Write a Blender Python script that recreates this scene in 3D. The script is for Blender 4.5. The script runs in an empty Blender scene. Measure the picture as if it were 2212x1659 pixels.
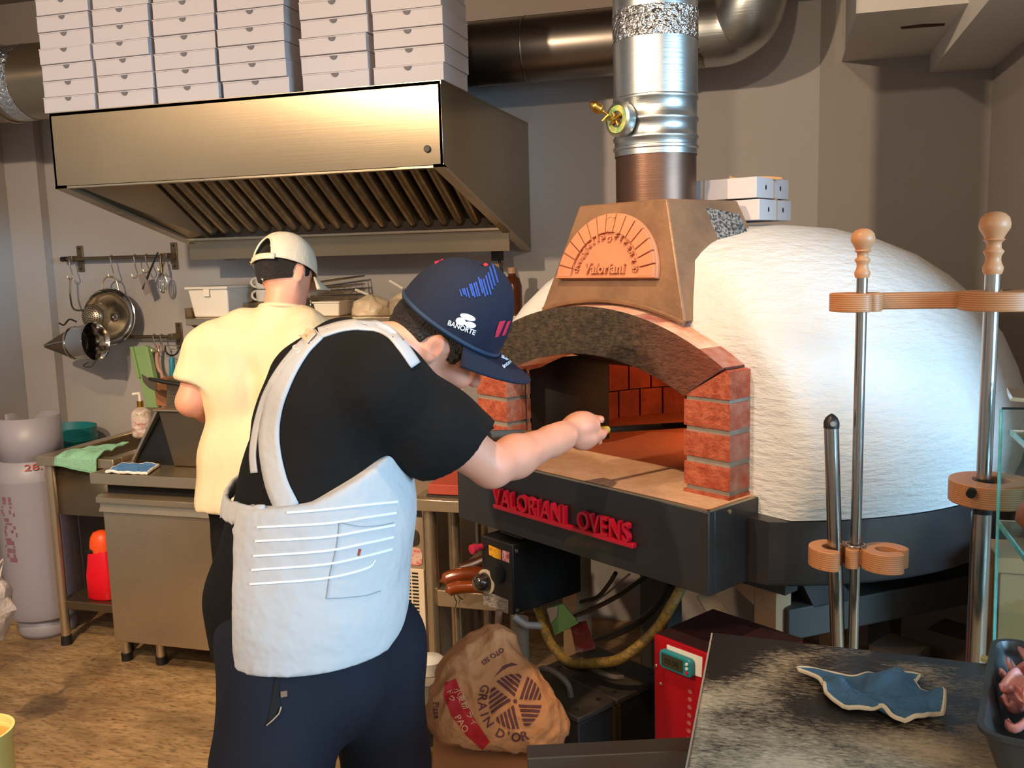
import bpy, bmesh, math, random
import numpy as np
from mathutils import Vector, Matrix, noise
from mathutils.bvhtree import BVHTree
R_ = math.radians
random.seed(7)
SC = bpy.context.scene
COL = SC.collection

# ------------------------------------------------------------------ camera
F, CX, CY, CAMH = 2000.0, 1106.0, 829.5, 1.55
_psi, _th, _rho = R_(16.5), R_(7.8), R_(1.55)
FW = Vector((-math.sin(_psi) * math.cos(_th), math.cos(_psi) * math.cos(_th), -math.sin(_th)))
_r0 = Vector((math.cos(_psi), math.sin(_psi), 0))
_u0 = _r0.cross(FW)
RT = _r0 * math.cos(_rho) - _u0 * math.sin(_rho)
UP = _u0 * math.cos(_rho) + _r0 * math.sin(_rho)
CAM = Vector((0, 0, CAMH))
cd = bpy.data.cameras.new('camera')
cd.sensor_fit = 'HORIZONTAL'; cd.sensor_width = 36.0; cd.lens = F / 2212.0 * 36.0
cd.clip_start = 0.05
co = bpy.data.objects.new('camera', cd); COL.objects.link(co)
co.matrix_world = Matrix(((RT.x, UP.x, -FW.x, CAM.x), (RT.y, UP.y, -FW.y, CAM.y), (RT.z, UP.z, -FW.z, CAM.z), (0, 0, 0, 1)))
SC.camera = co

# ------------------------------------------------------------------ world, lights, exposure
wd = bpy.data.worlds.new('world'); SC.world = wd; wd.use_nodes = True
wd.node_tree.nodes['Background'].inputs[0].default_value = (0.62, 0.74, 1.0, 1)
wd.node_tree.nodes['Background'].inputs[1].default_value = 0.30
SC.view_settings.view_transform = 'Standard'
SC.view_settings.look = 'None'
SC.view_settings.gamma = 1.0
SC.view_settings.use_curve_mapping = False
SC.view_settings.exposure = 0.15

def light(name, kind, loc, target, energy, color, size=0.1, size_y=None, cone=60, blend=0.5):
    ld = bpy.data.lights.new(name, kind)
    ld.energy = energy; ld.color = color
    if kind == 'AREA':
        ld.shape = 'RECTANGLE'; ld.size = size; ld.size_y = size_y or size
    elif kind == 'SPOT':
        ld.spot_size = R_(cone); ld.spot_blend = blend; ld.shadow_soft_size = size
    else:
        ld.shadow_soft_size = size
    o = bpy.data.objects.new(name, ld); COL.objects.link(o)
    o.location = loc
    d = Vector(target) - Vector(loc)
    o.rotation_euler = d.to_track_quat('-Z', 'Y').to_euler()
    return o
WARM = (1.0, 0.71, 0.44)
# ceiling spotlights over the oven, the cook and the prep counter
light('ceiling_spot_oven', 'SPOT', (-0.45, 1.20, 2.66), (-0.42, 2.25, 1.10), 85, WARM, 0.03, cone=70, blend=0.9)
light('ceiling_spot_counter', 'SPOT', (-2.05, 1.15, 2.66), (-1.95, 2.75, 0.55), 165, WARM, 0.03, cone=72, blend=0.8)
light('ceiling_spot_hood', 'SPOT', (-1.90, -0.10, 2.66), (-1.55, 3.5, 1.45), 260, (1.0, 0.76, 0.53), 0.04, cone=95, blend=0.8)
light('fill_spot_flue', 'SPOT', (-0.25, 0.30, 2.66), (-0.35, 3.6, 2.05), 60, (1.0, 0.78, 0.56), 0.04, cone=58, blend=0.8)  # added fill lamp, brightens the wall right of the hood and the flue
# fill lights added behind the camera so the steel reflects a brighter room
light('room_fill_light', 'AREA', (-1.9, -1.5, 2.70), (-1.9, -1.5, 0), 45, (1.0, 0.78, 0.55), 1.2, 1.2)
light('room_fill_light', 'AREA', (1.0, -1.3, 2.70), (1.0, -1.3, 0), 45, (1.0, 0.80, 0.60), 1.2, 1.2)
# daylight of the shop front, right of and behind the camera
light('shopfront_daylight', 'AREA', (3.85, -0.25, 1.85), (-0.1, 1.7, 1.15), 330, (0.40, 0.71, 1.0), 2.4, 1.4)

# ------------------------------------------------------------------ points from directions
def ray(x, y): return FW + RT * ((x - CX) / F) - UP * ((y - CY) / F)
def at_z(x, y, z):
    d = ray(x, y); return CAM + d * ((z - CAMH) / d.z)
def at_y(x, y, Y):
    d = ray(x, y); return CAM + d * (Y / d.y)
def at_x(x, y, X):
    d = ray(x, y); return CAM + d * (X / d.x)
def at_d(x, y, t): return CAM + ray(x, y) * t
def at_pl(x, y, P, n):
    d = ray(x, y); return CAM + d * ((Vector(P) - CAM).dot(n) / d.dot(n))

# ------------------------------------------------------------------ materials
def lin(c):
    if isinstance(c, str):
        c = tuple(int(c[i:i + 2], 16) / 255 for i in (0, 2, 4))
    return tuple(((x / 12.92) if x <= 0.04045 else ((x + 0.055) / 1.055) ** 2.4) for x in c)
MATS = {}
def mat(name, col, rough=0.5, metal=0.0, var=None, bump=None, spec=0.5, aniso=0.0, alpha=1.0, trans=0.0, emit=None,
        coat=0.0, rvar=None, sheen=0.0, stripes=None, sss=0.0, stain=None):
    """var=(colour2, scale, contrast, stretch) noise mix; bump=(scale, strength, stretch, detail); stripes=(axis, freq, colour, width)"""
    if name in MATS: return MATS[name]
    m = bpy.data.materials.new(name); m.use_nodes = True
    nt = m.node_tree; N = nt.nodes; L = nt.links
    b = N['Principled BSDF']
    c = lin(col) + (1,)
    b.inputs['Base Color'].default_value = c
    b.inputs['Roughness'].default_value = rough
    b.inputs['Metallic'].default_value = metal
    b.inputs['Specular IOR Level'].default_value = spec
    b.inputs['Coat Weight'].default_value = coat
    if sheen: b.inputs['Sheen Weight'].default_value = sheen
    if sss:
        b.inputs['Subsurface Weight'].default_value = sss
        b.inputs['Subsurface Radius'].default_value = (0.012, 0.004, 0.002)
        b.inputs['Subsurface Scale'].default_value = 1.0
    if trans:
        b.inputs['Transmission Weight'].default_value = trans; b.inputs['IOR'].default_value = 1.45
    if alpha < 1: b.inputs['Alpha'].default_value = alpha
    if emit:
        b.inputs['Emission Color'].default_value = lin(emit[0]) + (1,); b.inputs['Emission Strength'].default_value = emit[1]
    tc = N.new('ShaderNodeTexCoord')
    def mapped(st):
        mp = N.new('ShaderNodeMapping'); mp.inputs['Scale'].default_value = st or (1, 1, 1)
        L.new(tc.outputs['Object'], mp.inputs['Vector']); return mp.outputs[0]
    def noise_(scale, st, detail=4, rough_=0.6):
        n = N.new('ShaderNodeTexNoise'); n.inputs['Scale'].default_value = scale
        n.inputs['Detail'].default_value = detail; n.inputs['Roughness'].default_value = rough_
        L.new(mapped(st), n.inputs['Vector']); return n.outputs['Fac']
    last = None
    vs = var if isinstance(var, list) else ([var] if var else [])
    for v in vs:
        c2, scale, contrast = v[0], v[1], v[2]; st = v[3] if len(v) > 3 else None
        off = v[4] if len(v) > 4 else 0.5
        r = N.new('ShaderNodeMapRange'); r.inputs['From Min'].default_value = off - 0.5 / contrast
        r.inputs['From Max'].default_value = off + 0.5 / contrast
        L.new(noise_(scale, st, 6), r.inputs['Value'])
        mx = N.new('ShaderNodeMix'); mx.data_type = 'RGBA'
        L.new(r.outputs[0], mx.inputs['Factor'])
        if last is None: mx.inputs[6].default_value = c
        else: L.new(last, mx.inputs[6])
        mx.inputs[7].default_value = lin(c2) + (1,)
        last = mx.outputs[2]
    if stain:      # (colour or material variations list, axis, from, to, wobble): a stain that spreads along one axis with a ragged edge
        c2, axis, f0, f1, wob = stain
        sx = N.new('ShaderNodeSeparateXYZ'); L.new(tc.outputs['Object'], sx.inputs[0])
        ma = N.new('ShaderNodeMath'); ma.operation = 'MULTIPLY_ADD'; ma.inputs[1].default_value = wob; L.new(noise_(14, None), ma.inputs[0]); L.new(sx.outputs[axis], ma.inputs[2])
        r = N.new('ShaderNodeMapRange'); r.inputs['From Min'].default_value = f0 + wob / 2; r.inputs['From Max'].default_value = f1 + wob / 2; L.new(ma.outputs[0], r.inputs['Value'])
        mx = N.new('ShaderNodeMix'); mx.data_type = 'RGBA'; L.new(r.outputs[0], mx.inputs['Factor'])
        if last is None: mx.inputs[6].default_value = c
        else: L.new(last, mx.inputs[6])
        mx.inputs[7].default_value = lin(c2) + (1,)
        last = mx.outputs[2]
    if stripes:
        axis, freq, c2, width = stripes
        sx = N.new('ShaderNodeSeparateXYZ'); L.new(tc.outputs['Object'], sx.inputs[0])
        mu = N.new('ShaderNodeMath'); mu.operation = 'MULTIPLY'; mu.inputs[1].default_value = freq; L.new(sx.outputs[axis], mu.inputs[0])
        fr = N.new('ShaderNodeMath'); fr.operation = 'FRACT'; L.new(mu.outputs[0], fr.inputs[0])
        lt = N.new('ShaderNodeMath'); lt.operation = 'LESS_THAN'; lt.inputs[1].default_value = width; L.new(fr.outputs[0], lt.inputs[0])
        mx = N.new('ShaderNodeMix'); mx.data_type = 'RGBA'; L.new(lt.outputs[0], mx.inputs['Factor'])
        if last is None: mx.inputs[6].default_value = c
        else: L.new(last, mx.inputs[6])
        mx.inputs[7].default_value = lin(c2) + (1,)
        last = mx.outputs[2]
    if last is not None: L.new(last, b.inputs['Base Color'])
    if rvar:
        r = N.new('ShaderNodeMapRange'); r.inputs['From Min'].default_value = 0.3; r.inputs['From Max'].default_value = 0.7
        r.inputs['To Min'].default_value = rvar[1]; r.inputs['To Max'].default_value = rvar[2]
        L.new(noise_(rvar[0], rvar[3] if len(rvar) > 3 else None), r.inputs['Value']); L.new(r.outputs[0], b.inputs['Roughness'])
    if bump:
        scale, strength = bump[0], bump[1]; st = bump[2] if len(bump) > 2 else None; det = bump[3] if len(bump) > 3 else 4
        bp = N.new('ShaderNodeBump'); bp.inputs['Strength'].default_value = strength; bp.inputs['Distance'].default_value = bump[4] if len(bump) > 4 else 0.01
        L.new(noise_(scale, st, det), bp.inputs['Height']); L.new(bp.outputs[0], b.inputs['Normal'])
    if aniso:
        b.inputs['Anisotropic'].default_value = aniso
        tg = N.new('ShaderNodeTangent'); tg.direction_type = 'RADIAL'; tg.axis = 'Z'
        L.new(tg.outputs[0], b.inputs['Tangent'])
    MATS[name] = m
    return m

# ------------------------------------------------------------------ objects
WM = {}       # python-side world matrices of the roots
def tag(o, label=None, cat=None, group=None, kind=None):
    if label: o['label'] = label
    if cat: o['category'] = cat
    if group: o['group'] = group
    if kind: o['kind'] = kind
    return o
def thing(name, label, cat, loc=(0, 0, 0), rz=0.0, group=None):
    o = bpy.data.objects.new(name, None); COL.objects.link(o)
    o.empty_display_size = 0.1
    o.location = loc; o.rotation_euler = (0, 0, rz)
    WM[o.name] = Matrix.Translation(Vector(loc)) @ Matrix.Rotation(rz, 4, 'Z')
    return tag(o, label, cat, group)
def copy_tree(o, parent=None, M=None):
    c = o.copy(); COL.objects.link(c); c.parent = parent
    for ch in o.children: copy_tree(ch, c)
    return c

class MB:
    """collects geometry in a frame M (world by default)"""
    def __init__(s, M=None):
        s.v = []; s.f = []; s.mi = []; s.M = M; s.cur = 0
    def add(s, vs, fs, M=None):
        n = len(s.v)
        T = s.M
        if M is not None: T = (s.M @ M) if s.M is not None else M
        for p in vs:
            p = Vector(p); s.v.append(T @ p if T is not None else p)
        for f in fs:
            s.f.append(tuple(i + n for i in f)); s.mi.append(s.cur)
        return s
    def box(s, a, b, M=None):
        (x0, y0, z0), (x1, y1, z1) = a, b
        return s.add([(x0, y0, z0), (x1, y0, z0), (x1, y1, z0), (x0, y1, z0), (x0, y0, z1), (x1, y0, z1), (x1, y1, z1), (x0, y1, z1)],
                     [(0, 3, 2, 1), (4, 5, 6, 7), (0, 1, 5, 4), (1, 2, 6, 5), (2, 3, 7, 6), (3, 0, 4, 7)], M)
    def hexa(s, p):   # 8 points, bottom loop then top loop
        return s.add(p, [(0, 3, 2, 1), (4, 5, 6, 7), (0, 1, 5, 4), (1, 2, 6, 5), (2, 3, 7, 6), (3, 0, 4, 7)])
    def prism(s, poly, d, M=None):   # poly in xy of frame, extruded z 0..d
        n = len(poly)
        vs = [(p[0], p[1], 0) for p in poly] + [(p[0], p[1], d) for p in poly]
        fs = [tuple(range(n - 1, -1, -1)), tuple(range(n, 2 * n))] + [(i, (i + 1) % n, n + (i + 1) % n, n + i) for i in range(n)]
        return s.add(vs, fs, M)
    def cyl(s, p0, p1, r0, r1=None, seg=20, caps=True):
        return s.tube([p0, p1], [r0, r0 if r1 is None else r1], seg, caps)
    def tube(s, path, r, seg=10, caps=True, closed=False):
        path = [Vector(p) for p in path]; n = len(path)
        rr = r if isinstance(r, (list, tuple)) else [r] * n
        tang = []
        for i in range(n):
            a = path[i - 1] if (i > 0 or closed) else path[i]
            b = path[(i + 1) % n] if (i < n - 1 or closed) else path[i]
            t = (b - a); tang.append(t.normalized() if t.length > 1e-9 else Vector((0, 0, 1)))
        u = tang[0].orthogonal().normalized()
        vs = []; fs = []
        for i in range(n):
            u = (u - tang[i] * u.dot(tang[i]))
            u = u.normalized() if u.length > 1e-6 else tang[i].orthogonal().normalized()
            w = tang[i].cross(u)
            for k in range(seg):
                a = 2 * math.pi * k / seg
                vs.append(path[i] + (u * math.cos(a) + w * math.sin(a)) * rr[i])
        m = n if closed else n - 1
        for i in range(m):
            for k in range(seg):
                a = i * seg + k; b = i * seg + (k + 1) % seg; j = ((i + 1) % n) * seg
                fs.append((a, b, j + (k + 1) % seg, j + k))
        if caps and not closed:
            fs.append(tuple(range(seg - 1, -1, -1))); fs.append(tuple((n - 1) * seg + k for k in range(seg)))
        return s.add(vs, fs)
    def lathe(s, prof, center=(0, 0, 0), seg=32, M=None, a0=0.0, a1=2 * math.pi, cap=False):
        full = abs(a1 - a0 - 2 * math.pi) < 1e-6
        n = seg if full else seg + 1
        vs = []; fs = []; c = Vector(center)
        for (r, z) in prof:
            for k in range(n):
                a = a0 + (a1 - a0) * k / seg
                vs.append(c + Vector((r * math.cos(a), r * math.sin(a), z)))
        for i in range(len(prof) - 1):
            for k in range(n if full else n - 1):
                k2 = (k + 1) % n
                fs.append((i * n + k, i * n + k2, (i + 1) * n + k2, (i + 1) * n + k))
        if cap and full:
            fs.append(tuple(range(n - 1, -1, -1))); fs.append(tuple((len(prof) - 1) * n + k for k in range(n)))
        return s.add(vs, fs, M)
    def grid(s, fn, nu, nv, M=None, wrap=False):
        vs = [fn(i / nu, j / nv) for j in range(nv + 1) for i in range(nu + 1)]
        fs = [(j * (nu + 1) + i, j * (nu + 1) + i + 1, (j + 1) * (nu + 1) + i + 1, (j + 1) * (nu + 1) + i) for j in range(nv) for i in range(nu)]
        return s.add(vs, fs, M)
    def mesh(s, name):
        me = bpy.data.meshes.new(name)
        me.from_pydata([tuple(p) for p in s.v], [], s.f); return me
    def obj(s, name, material, parent=None, smooth=40, bevel=0.0, label=None, cat=None, group=None, kind=None, solid=0.0, subsurf=0, origin=None, weld=False, bseg=2):
        me = bpy.data.meshes.new(name)
        if parent is not None:
            p = parent
            while p.parent is not None: p = p.parent
            T = WM[p.name].inverted(); vs = [tuple(T @ q) for q in s.v]
        else:
            if origin is None:
                lo = [min(q[i] for q in s.v) for i in range(3)]; hi = [max(q[i] for q in s.v) for i in range(3)]
                origin = Vector(((lo[0] + hi[0]) / 2, (lo[1] + hi[1]) / 2, lo[2]))
            origin = Vector(origin); vs = [tuple(q - origin) for q in s.v]
        me.from_pydata(vs, [], s.f)
        mats = material if isinstance(material, (list, tuple)) else [material]
        for m in mats: me.materials.append(m)
        if len(mats) > 1:
            for p_, i_ in zip(me.polygons, s.mi): p_.material_index = i_
        bm = bmesh.new(); bm.from_mesh(me)
        if weld: bmesh.ops.remove_doubles(bm, verts=bm.verts, dist=1e-5)
        bmesh.ops.recalc_face_normals(bm, faces=bm.faces); bm.to_mesh(me); bm.free()
        if smooth:
            for p_ in me.polygons: p_.use_smooth = True
            me.set_sharp_from_angle(angle=R_(smooth))
        o = bpy.data.objects.new(name, me); COL.objects.link(o)
        if parent is not None: o.parent = parent
        else:
            o.location = origin; WM[o.name] = Matrix.Translation(origin)
        if solid:
            md = o.modifiers.new('solid', 'SOLIDIFY'); md.thickness = solid; md.offset = 0
        if bevel:
            md = o.modifiers.new('bevel', 'BEVEL'); md.width = bevel; md.segments = bseg; md.limit_method = 'ANGLE'; md.angle_limit = R_(40)
        if subsurf:
            md = o.modifiers.new('sub', 'SUBSURF'); md.levels = subsurf; md.render_levels = subsurf
        return tag(o, label, cat, group, kind)

def frame(o, x, y, z):
    x, y, z, o = Vector(x), Vector(y), Vector(z), Vector(o)
    return Matrix(((x.x, y.x, z.x, o.x), (x.y, y.y, z.y, o.y), (x.z, y.z, z.z, o.z), (0, 0, 0, 1)))
def frame_n(o, n, up=(0, 0, 1)):   # z = outward normal n, y = up-ish
    n = Vector(n).normalized(); up = Vector(up)
    x = up.cross(n).normalized(); y = n.cross(x)
    return frame(o, x, y, n)
def bez(pts, n=8):   # smooth path through points
    P = [Vector(p) for p in pts]; out = []
    for i in range(len(P) - 1):
        p0 = P[i - 1] if i else P[i] * 2 - P[i + 1]; p1 = P[i]; p2 = P[i + 1]
        p3 = P[i + 2] if i + 2 < len(P) else P[i + 1] * 2 - P[i]
        for k in range(n):
            t = k / n
            out.append(0.5 * ((2 * p1) + (p2 - p0) * t + (2 * p0 - 5 * p1 + 4 * p2 - p3) * t * t + (3 * p1 - p0 - 3 * p2 + p3) * t ** 3))
    out.append(P[-1]); return out
def text_mb(body, size, depth, M, align='CENTER', spacing=1.0, shear=0.0, bold=0.0, sx=1.0):
    """lettering as geometry, in frame M (x right, y up, z out)"""
    cu = bpy.data.curves.new('txt', 'FONT'); cu.body = body; cu.size = size; cu.extrude = depth / 2; cu.align_x = align
    cu.space_character = spacing; cu.shear = shear; cu.offset = bold; cu.resolution_u = 3
    o = bpy.data.objects.new('txt', cu); COL.objects.link(o)
    dg = bpy.context.evaluated_depsgraph_get()
    me = o.evaluated_get(dg).to_mesh()
    vs = [(v.co.x * sx, v.co.y, v.co.z + depth / 2) for v in me.vertices]; fs = [tuple(p.vertices) for p in me.polygons]
    o.evaluated_get(dg).to_mesh_clear()
    bpy.data.objects.remove(o); bpy.data.curves.remove(cu)
    b = MB(); b.add(vs, fs, M); return b
# ------------------------------------------------------------------ materials of the place
m_wall = mat('wall_plaster', 'B7B1AE', 0.85, var=('ABA4A0', 1.3, 1.2), bump=(60, 0.08))
m_wall2 = mat('wall_plaster_grey', 'A39B94', 0.85, var=('978F88', 1.5, 1.2), bump=(60, 0.08))
m_ceil = mat('ceiling_paint', '94867C', 0.9, var=('877A70', 2, 1))
m_white_ceil = mat('soffit_paint', 'D6D0C8', 0.85)
m_floor = mat('stained_concrete', 'A07F56', 0.42, var=[('7A5D3C', 1.1, 1.8, (1, 2.2, 1)), ('C6A678', 9, 2.0, (1, 3.5, 1), 0.57), ('4C3A29', 2.0, 3.0, (1, 1.7, 1), 0.62), ('3E3023', 34, 4, (1, 3, 1), 0.63)],
              bump=(14, 0.35, (1, 2.5, 1), 8), rvar=(3, 0.3, 0.65))
m_steel = mat('brushed_steel', 'C4B194', 0.26, 0.85, bump=(6, 0.06, (1, 60, 60)), rvar=(3, 0.2, 0.36))
m_steel_hood = mat('hood_steel', 'A8977D', 0.28, 0.85, var=('8C7A60', 1.6, 1.0), aniso=0.85, bump=(3, 0.008, (1, 1, 60)))
m_steel_dull = mat('dull_steel', '8A7A64', 0.40, 0.9, var=('746651', 4, 1.2))
m_chrome = mat('chrome', 'D6D2CC', 0.10, 1.0)
m_galv = mat('galvanised_pipe', 'BFC2C0', 0.36, 1.0, var=('A9ACAA', 8, 1.2), bump=(5, 0.08, (1, 1, 30)))
m_foil = mat('foil_tape', 'DDDDDB', 0.14, 1.0, bump=(55, 0.9, None, 3, 0.02))
m_black = mat('black_plastic', '161514', 0.45)
m_dark = mat('dark_void', '0B0A09', 0.9)
m_box = mat('white_card', 'C9C0BF', 0.65, var=('C0B6B5', 2.5, 1))
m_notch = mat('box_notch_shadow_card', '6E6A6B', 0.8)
m_navy = mat('navy', '1B2233', 0.8)

# ------------------------------------------------------------------ room
YW = 3.75; XL = -3.62; XR = 0.69; ZC = 2.75
def struct(name, mb, m, bevel=0, **k): return mb.obj(name, m, bevel=bevel, kind='structure', **k)
struct('floor', MB().box((XL - 0.1, -2.6, -0.05), (4.0, YW + 0.1, 0)), m_floor)
struct('wall_back', MB().box((XL, YW, 0), (XR + 0.1, YW + 0.1, ZC)), m_wall)
struct('wall_left', MB().box((XL - 0.1, -2.6, 0), (XL, YW + 0.1, ZC)), m_wall)
struct('wall_right', MB().box((XR, 2.05, 0), (XR + 0.1, YW + 0.1, ZC)), m_wall2)
struct('ceiling', MB().box((XL - 0.1, -2.6, ZC), (4.0, YW + 0.1, ZC + 0.08)), m_ceil)
# the rest of the shop: wall behind the camera and the glazed front on the right
struct('wall_front', MB().box((XL - 0.1, -2.7, 0), (4.0, -2.6, ZC)), m_wall)
sw = MB()
sw.box((3.95, -2.6, 0), (4.05, 2.1, 0.5)).box((3.95, -2.6, 2.6), (4.05, 2.1, ZC)).box((3.95, -2.6, 0.5), (4.05, -2.4, 2.6)).box((3.95, 1.9, 0.5), (4.05, 2.1, 2.6))
struct('wall_shopfront', sw, m_wall2)
fr = MB()
for y in (-2.4, -0.95, 0.5, 1.84): fr.box((3.96, y, 0.5), (4.04, y + 0.06, 2.6))
for z in (0.5, 2.54): fr.box((3.96, -2.4, z), (4.04, 1.9, z + 0.06))
struct('window_1', fr, m_black)
struct('wall_dining', MB().box((XR + 0.1, 2.05, 0), (4.05, 2.15, ZC)), m_wall2)
# corner pilaster at the left, stepped wall panel at the right
struct('trim_1', MB().box((XL, YW - 0.05, 0), (XL + 0.19, YW, ZC)), m_wall)
pp = MB(); pp.prism([(0.115, YW), (0.165, YW - 0.05), (XR, YW - 0.05), (XR, YW)], ZC)
struct('trim_2', pp, m_wall2)
# beam under the ceiling along the back wall, dropped soffit and beam at the right corner
struct('trim_3', MB().box((XL, YW - 0.16, 2.468), (0.17, YW, ZC)), m_ceil)
struct('trim_4', MB().box((0.188, 2.975, 2.222), (0.50, YW - 0.05, ZC)), m_white_ceil)
struct('trim_5', MB().box((0.485, 1.0, 2.160), (XR, YW - 0.05, ZC)), m_white_ceil)
sl = MB(); P = [at_z(x, y, 2.2218) for x, y in ((1944, 58), (1990, 52), (2042, 50), (2040, 56), (1985, 60), (1948, 63))]
sl.add([p for p in P] + [p + Vector((0, 0, 0.002)) for p in P], [tuple(range(6)), tuple(range(11, 5, -1))] + [(i, (i + 1) % 6, 6 + (i + 1) % 6, 6 + i) for i in range(6)])
sl.obj('soffit_slot', mat('slot_brown', '4A2A1E', 0.9), label='dark narrow slot torn in the pale soffit at the top right', cat='slot')
struct('baseboard_left', MB().box((XL, -1, 0), (XL + 0.012, YW - 0.05, 0.09)), m_wall2)

# ------------------------------------------------------------------ extraction hood
HX0, HX1, HY0, HY1, HZT, HZF, HZB = -2.469, -1.012, 2.741, 3.748, 2.09, 1.835, 1.575
t = 0.012
hood = thing('extractor_hood', 'large brushed steel extractor hood with slanted filters on the back wall', 'extractor hood', ((HX0 + HX1) / 2, HY1, HZB))
MB().box((HX0, HY0, HZF), (HX1, HY0 + t, HZT)).obj('front_panel', m_steel_hood, hood, bevel=0.002)
MB().box((HX0, HY0, HZT - t), (HX1, HY1, HZT)).obj('top_panel', m_steel_hood, hood)
for x in (HX0, HX1 - t):
    sp = MB(frame((x, 0, 0), (0, 1, 0), (0, 0, 1), (1, 0, 0)))
    sp.prism([(HY0, HZF), (HY1, HZB), (HY1, HZT), (HY0, HZT)], t).obj('side_panel', m_steel_hood, hood, bevel=0.002)
# inward lips along the lower rim
lp = MB(); lp.box((HX0, HY0, HZF - 0.004), (HX1, HY0 + 0.035, HZF + 0.004)); lp.obj('lower_lip', m_steel, hood)
for x0, x1 in ((HX0, HX0 + 0.05), (HX1 - 0.035, HX1)):
    q = MB(); q.hexa([(x0, HY0, HZF - 0.004), (x1, HY0, HZF - 0.004), (x1, HY1, HZB - 0.004), (x0, HY1, HZB - 0.004), (x0, HY0, HZF + 0.006), (x1, HY0, HZF + 0.006), (x1, HY1, HZB + 0.006), (x0, HY1, HZB + 0.006)])
    q.obj('lower_lip', m_steel, hood)
# filter bank: tilted plane from under the front panel down to a ledge near the wall
FT = Vector((0, 2.86, 2.035)); FB = Vector((0, 3.46, 1.665))
fx0, fx1 = -2.345, -1.045
dirf = (FB - FT).normalized(); nf = Vector((0, dirf.z, -dirf.y)); nf = nf if nf.z < 0 else -nf
bk = MB(); o = -nf * 0.045
bk.hexa([Vector((fx0, 0, 0)) + FT + o, Vector((fx1, 0, 0)) + FT + o, Vector((fx1, 0, 0)) + FB + o, Vector((fx0, 0, 0)) + FB + o] + [Vector((x, 0, 0)) + q + o - nf * 0.01 for x, q in ((fx0, FT), (fx1, FT), (fx1, FB), (fx0, FB))])
bk.obj('filter_backing', mat('backing_dark', '2A221A', 0.5, 0.6), hood)  # plain dark brown backing, seen between the baffles
m_baf = mat('baffle_steel', 'D2BE9C', 0.26, 0.8, var=('9C8460', 9, 1.5, (1, 3, 1)), bump=(25, 0.12))
nb = 20
for i in range(nb):
    x = fx0 + (i + 0.5) * (fx1 - fx0) / nb; w = 0.0185
    b = MB()
    prof = [(-w, -0.03), (-w, -0.006), (-w * 0.7, 0.004), (0, 0.009), (w * 0.7, 0.004), (w, -0.006), (w, -0.03)]
    L0 = (FB - FT).length
    def pt(k, s_): return Vector((x + prof[k][0], 0, 0)) + FT + dirf * s_ + nf * prof[k][1]
    n = len(prof); ss = [0, L0 - 0.05, L0 - 0.032, L0 - 0.026]
    vs = [pt(k, s_) if s_ < L0 - 0.03 else (Vector((x, 0, 0)) + FT + dirf * s_ + (pt(k, s_) - Vector((x, 0, 0)) - FT - dirf * s_) * (0.35 if s_ > L0 - 0.027 else 0.8)) for s_ in ss for k in range(n)]
    fs = [(j * n + k, j * n + k + 1, (j + 1) * n + k + 1, (j + 1) * n + k) for j in range(3) for k in range(n - 1)] + [tuple(3 * n + k for k in range(n))]
    b.add(vs, fs).obj('filter_baffle', m_baf, hood, smooth=60)
lg = MB(); lg.box((HX0 + t, FB.y - 0.035, FB.z - 0.012), (HX1 - t, FB.y + 0.02, FB.z)); lg.obj('filter_ledge', m_steel, hood, bevel=0.002)
MB().box((HX0 + t, FB.y + 0.01, HZB + 0.0), (HX1 - t, FB.y + 0.022, FB.z)).obj('grease_trough', m_steel_hood, hood)
lf = MB(); lf.hexa([(HX0 + t, HY0 + .05, HZF + .02), (fx0 - .005, HY0 + .09, 2.05), (fx0 - .005, FB.y, FB.z), (HX0 + t, FB.y, FB.z - .02), (HX0 + t, HY0 + .05, HZF + .035), (fx0 - .005, HY0 + .09, 2.065), (fx0 - .005, FB.y, FB.z + .015), (HX0 + t, FB.y, FB.z)])
lf.obj('inner_panel', mat('hood_inner', 'C2AA8A', 0.34, 0.8, var=('A58D6C', 2, 1)), hood)
MB().cyl(at_y(924, 322, HY0) + Vector((0, 0.004, 0)), at_y(924, 322, HY0) - Vector((0, 0.008, 0)), 0.011).obj('switch_knob', m_black, hood, bevel=0.002)

# ------------------------------------------------------------------ pizza boxes on the hood
stacks = [(100, 215, 249, 8), (216, 341, 236, 8), (343, 480, 226, 8), (481, 630, 213, 7), (656, 806, 196, 7), (809, 966, 179, 6)]
ordn = ['lowest', 'second', 'third', 'fourth', 'fifth', 'sixth', 'seventh', 'eighth']
stn = ['leftmost stack', 'second stack from left', 'third stack from left', 'fourth stack from left', 'fifth stack from left', 'rightmost stack']
bw, bh = 0.0, 0.0545
proto = None
def make_pizza_box(w):
    r = thing('pizza_box', 'x', 'pizza box', (0, 0, 0))
    h = bh - 0.0015
    b = MB(); b.box((-w / 2, 0, 0.0005), (w / 2, w, h - 0.004)); b.obj('tray', m_box, r, bevel=0.0015)
    MB().box((-w / 2 - 0.0012, -0.0012, h - 0.0045), (w / 2 + 0.0012, w, h)).obj('lid', m_box, r, bevel=0.0012)
    n = 10; arc = [(0.0125 * math.cos(math.pi + math.pi * k / n), 0.0125 * math.sin(math.pi + math.pi * k / n)) for k in range(n + 1)]
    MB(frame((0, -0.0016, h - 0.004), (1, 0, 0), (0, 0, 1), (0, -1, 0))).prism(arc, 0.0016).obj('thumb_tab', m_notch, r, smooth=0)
    return r
WB = 0.232
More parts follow.
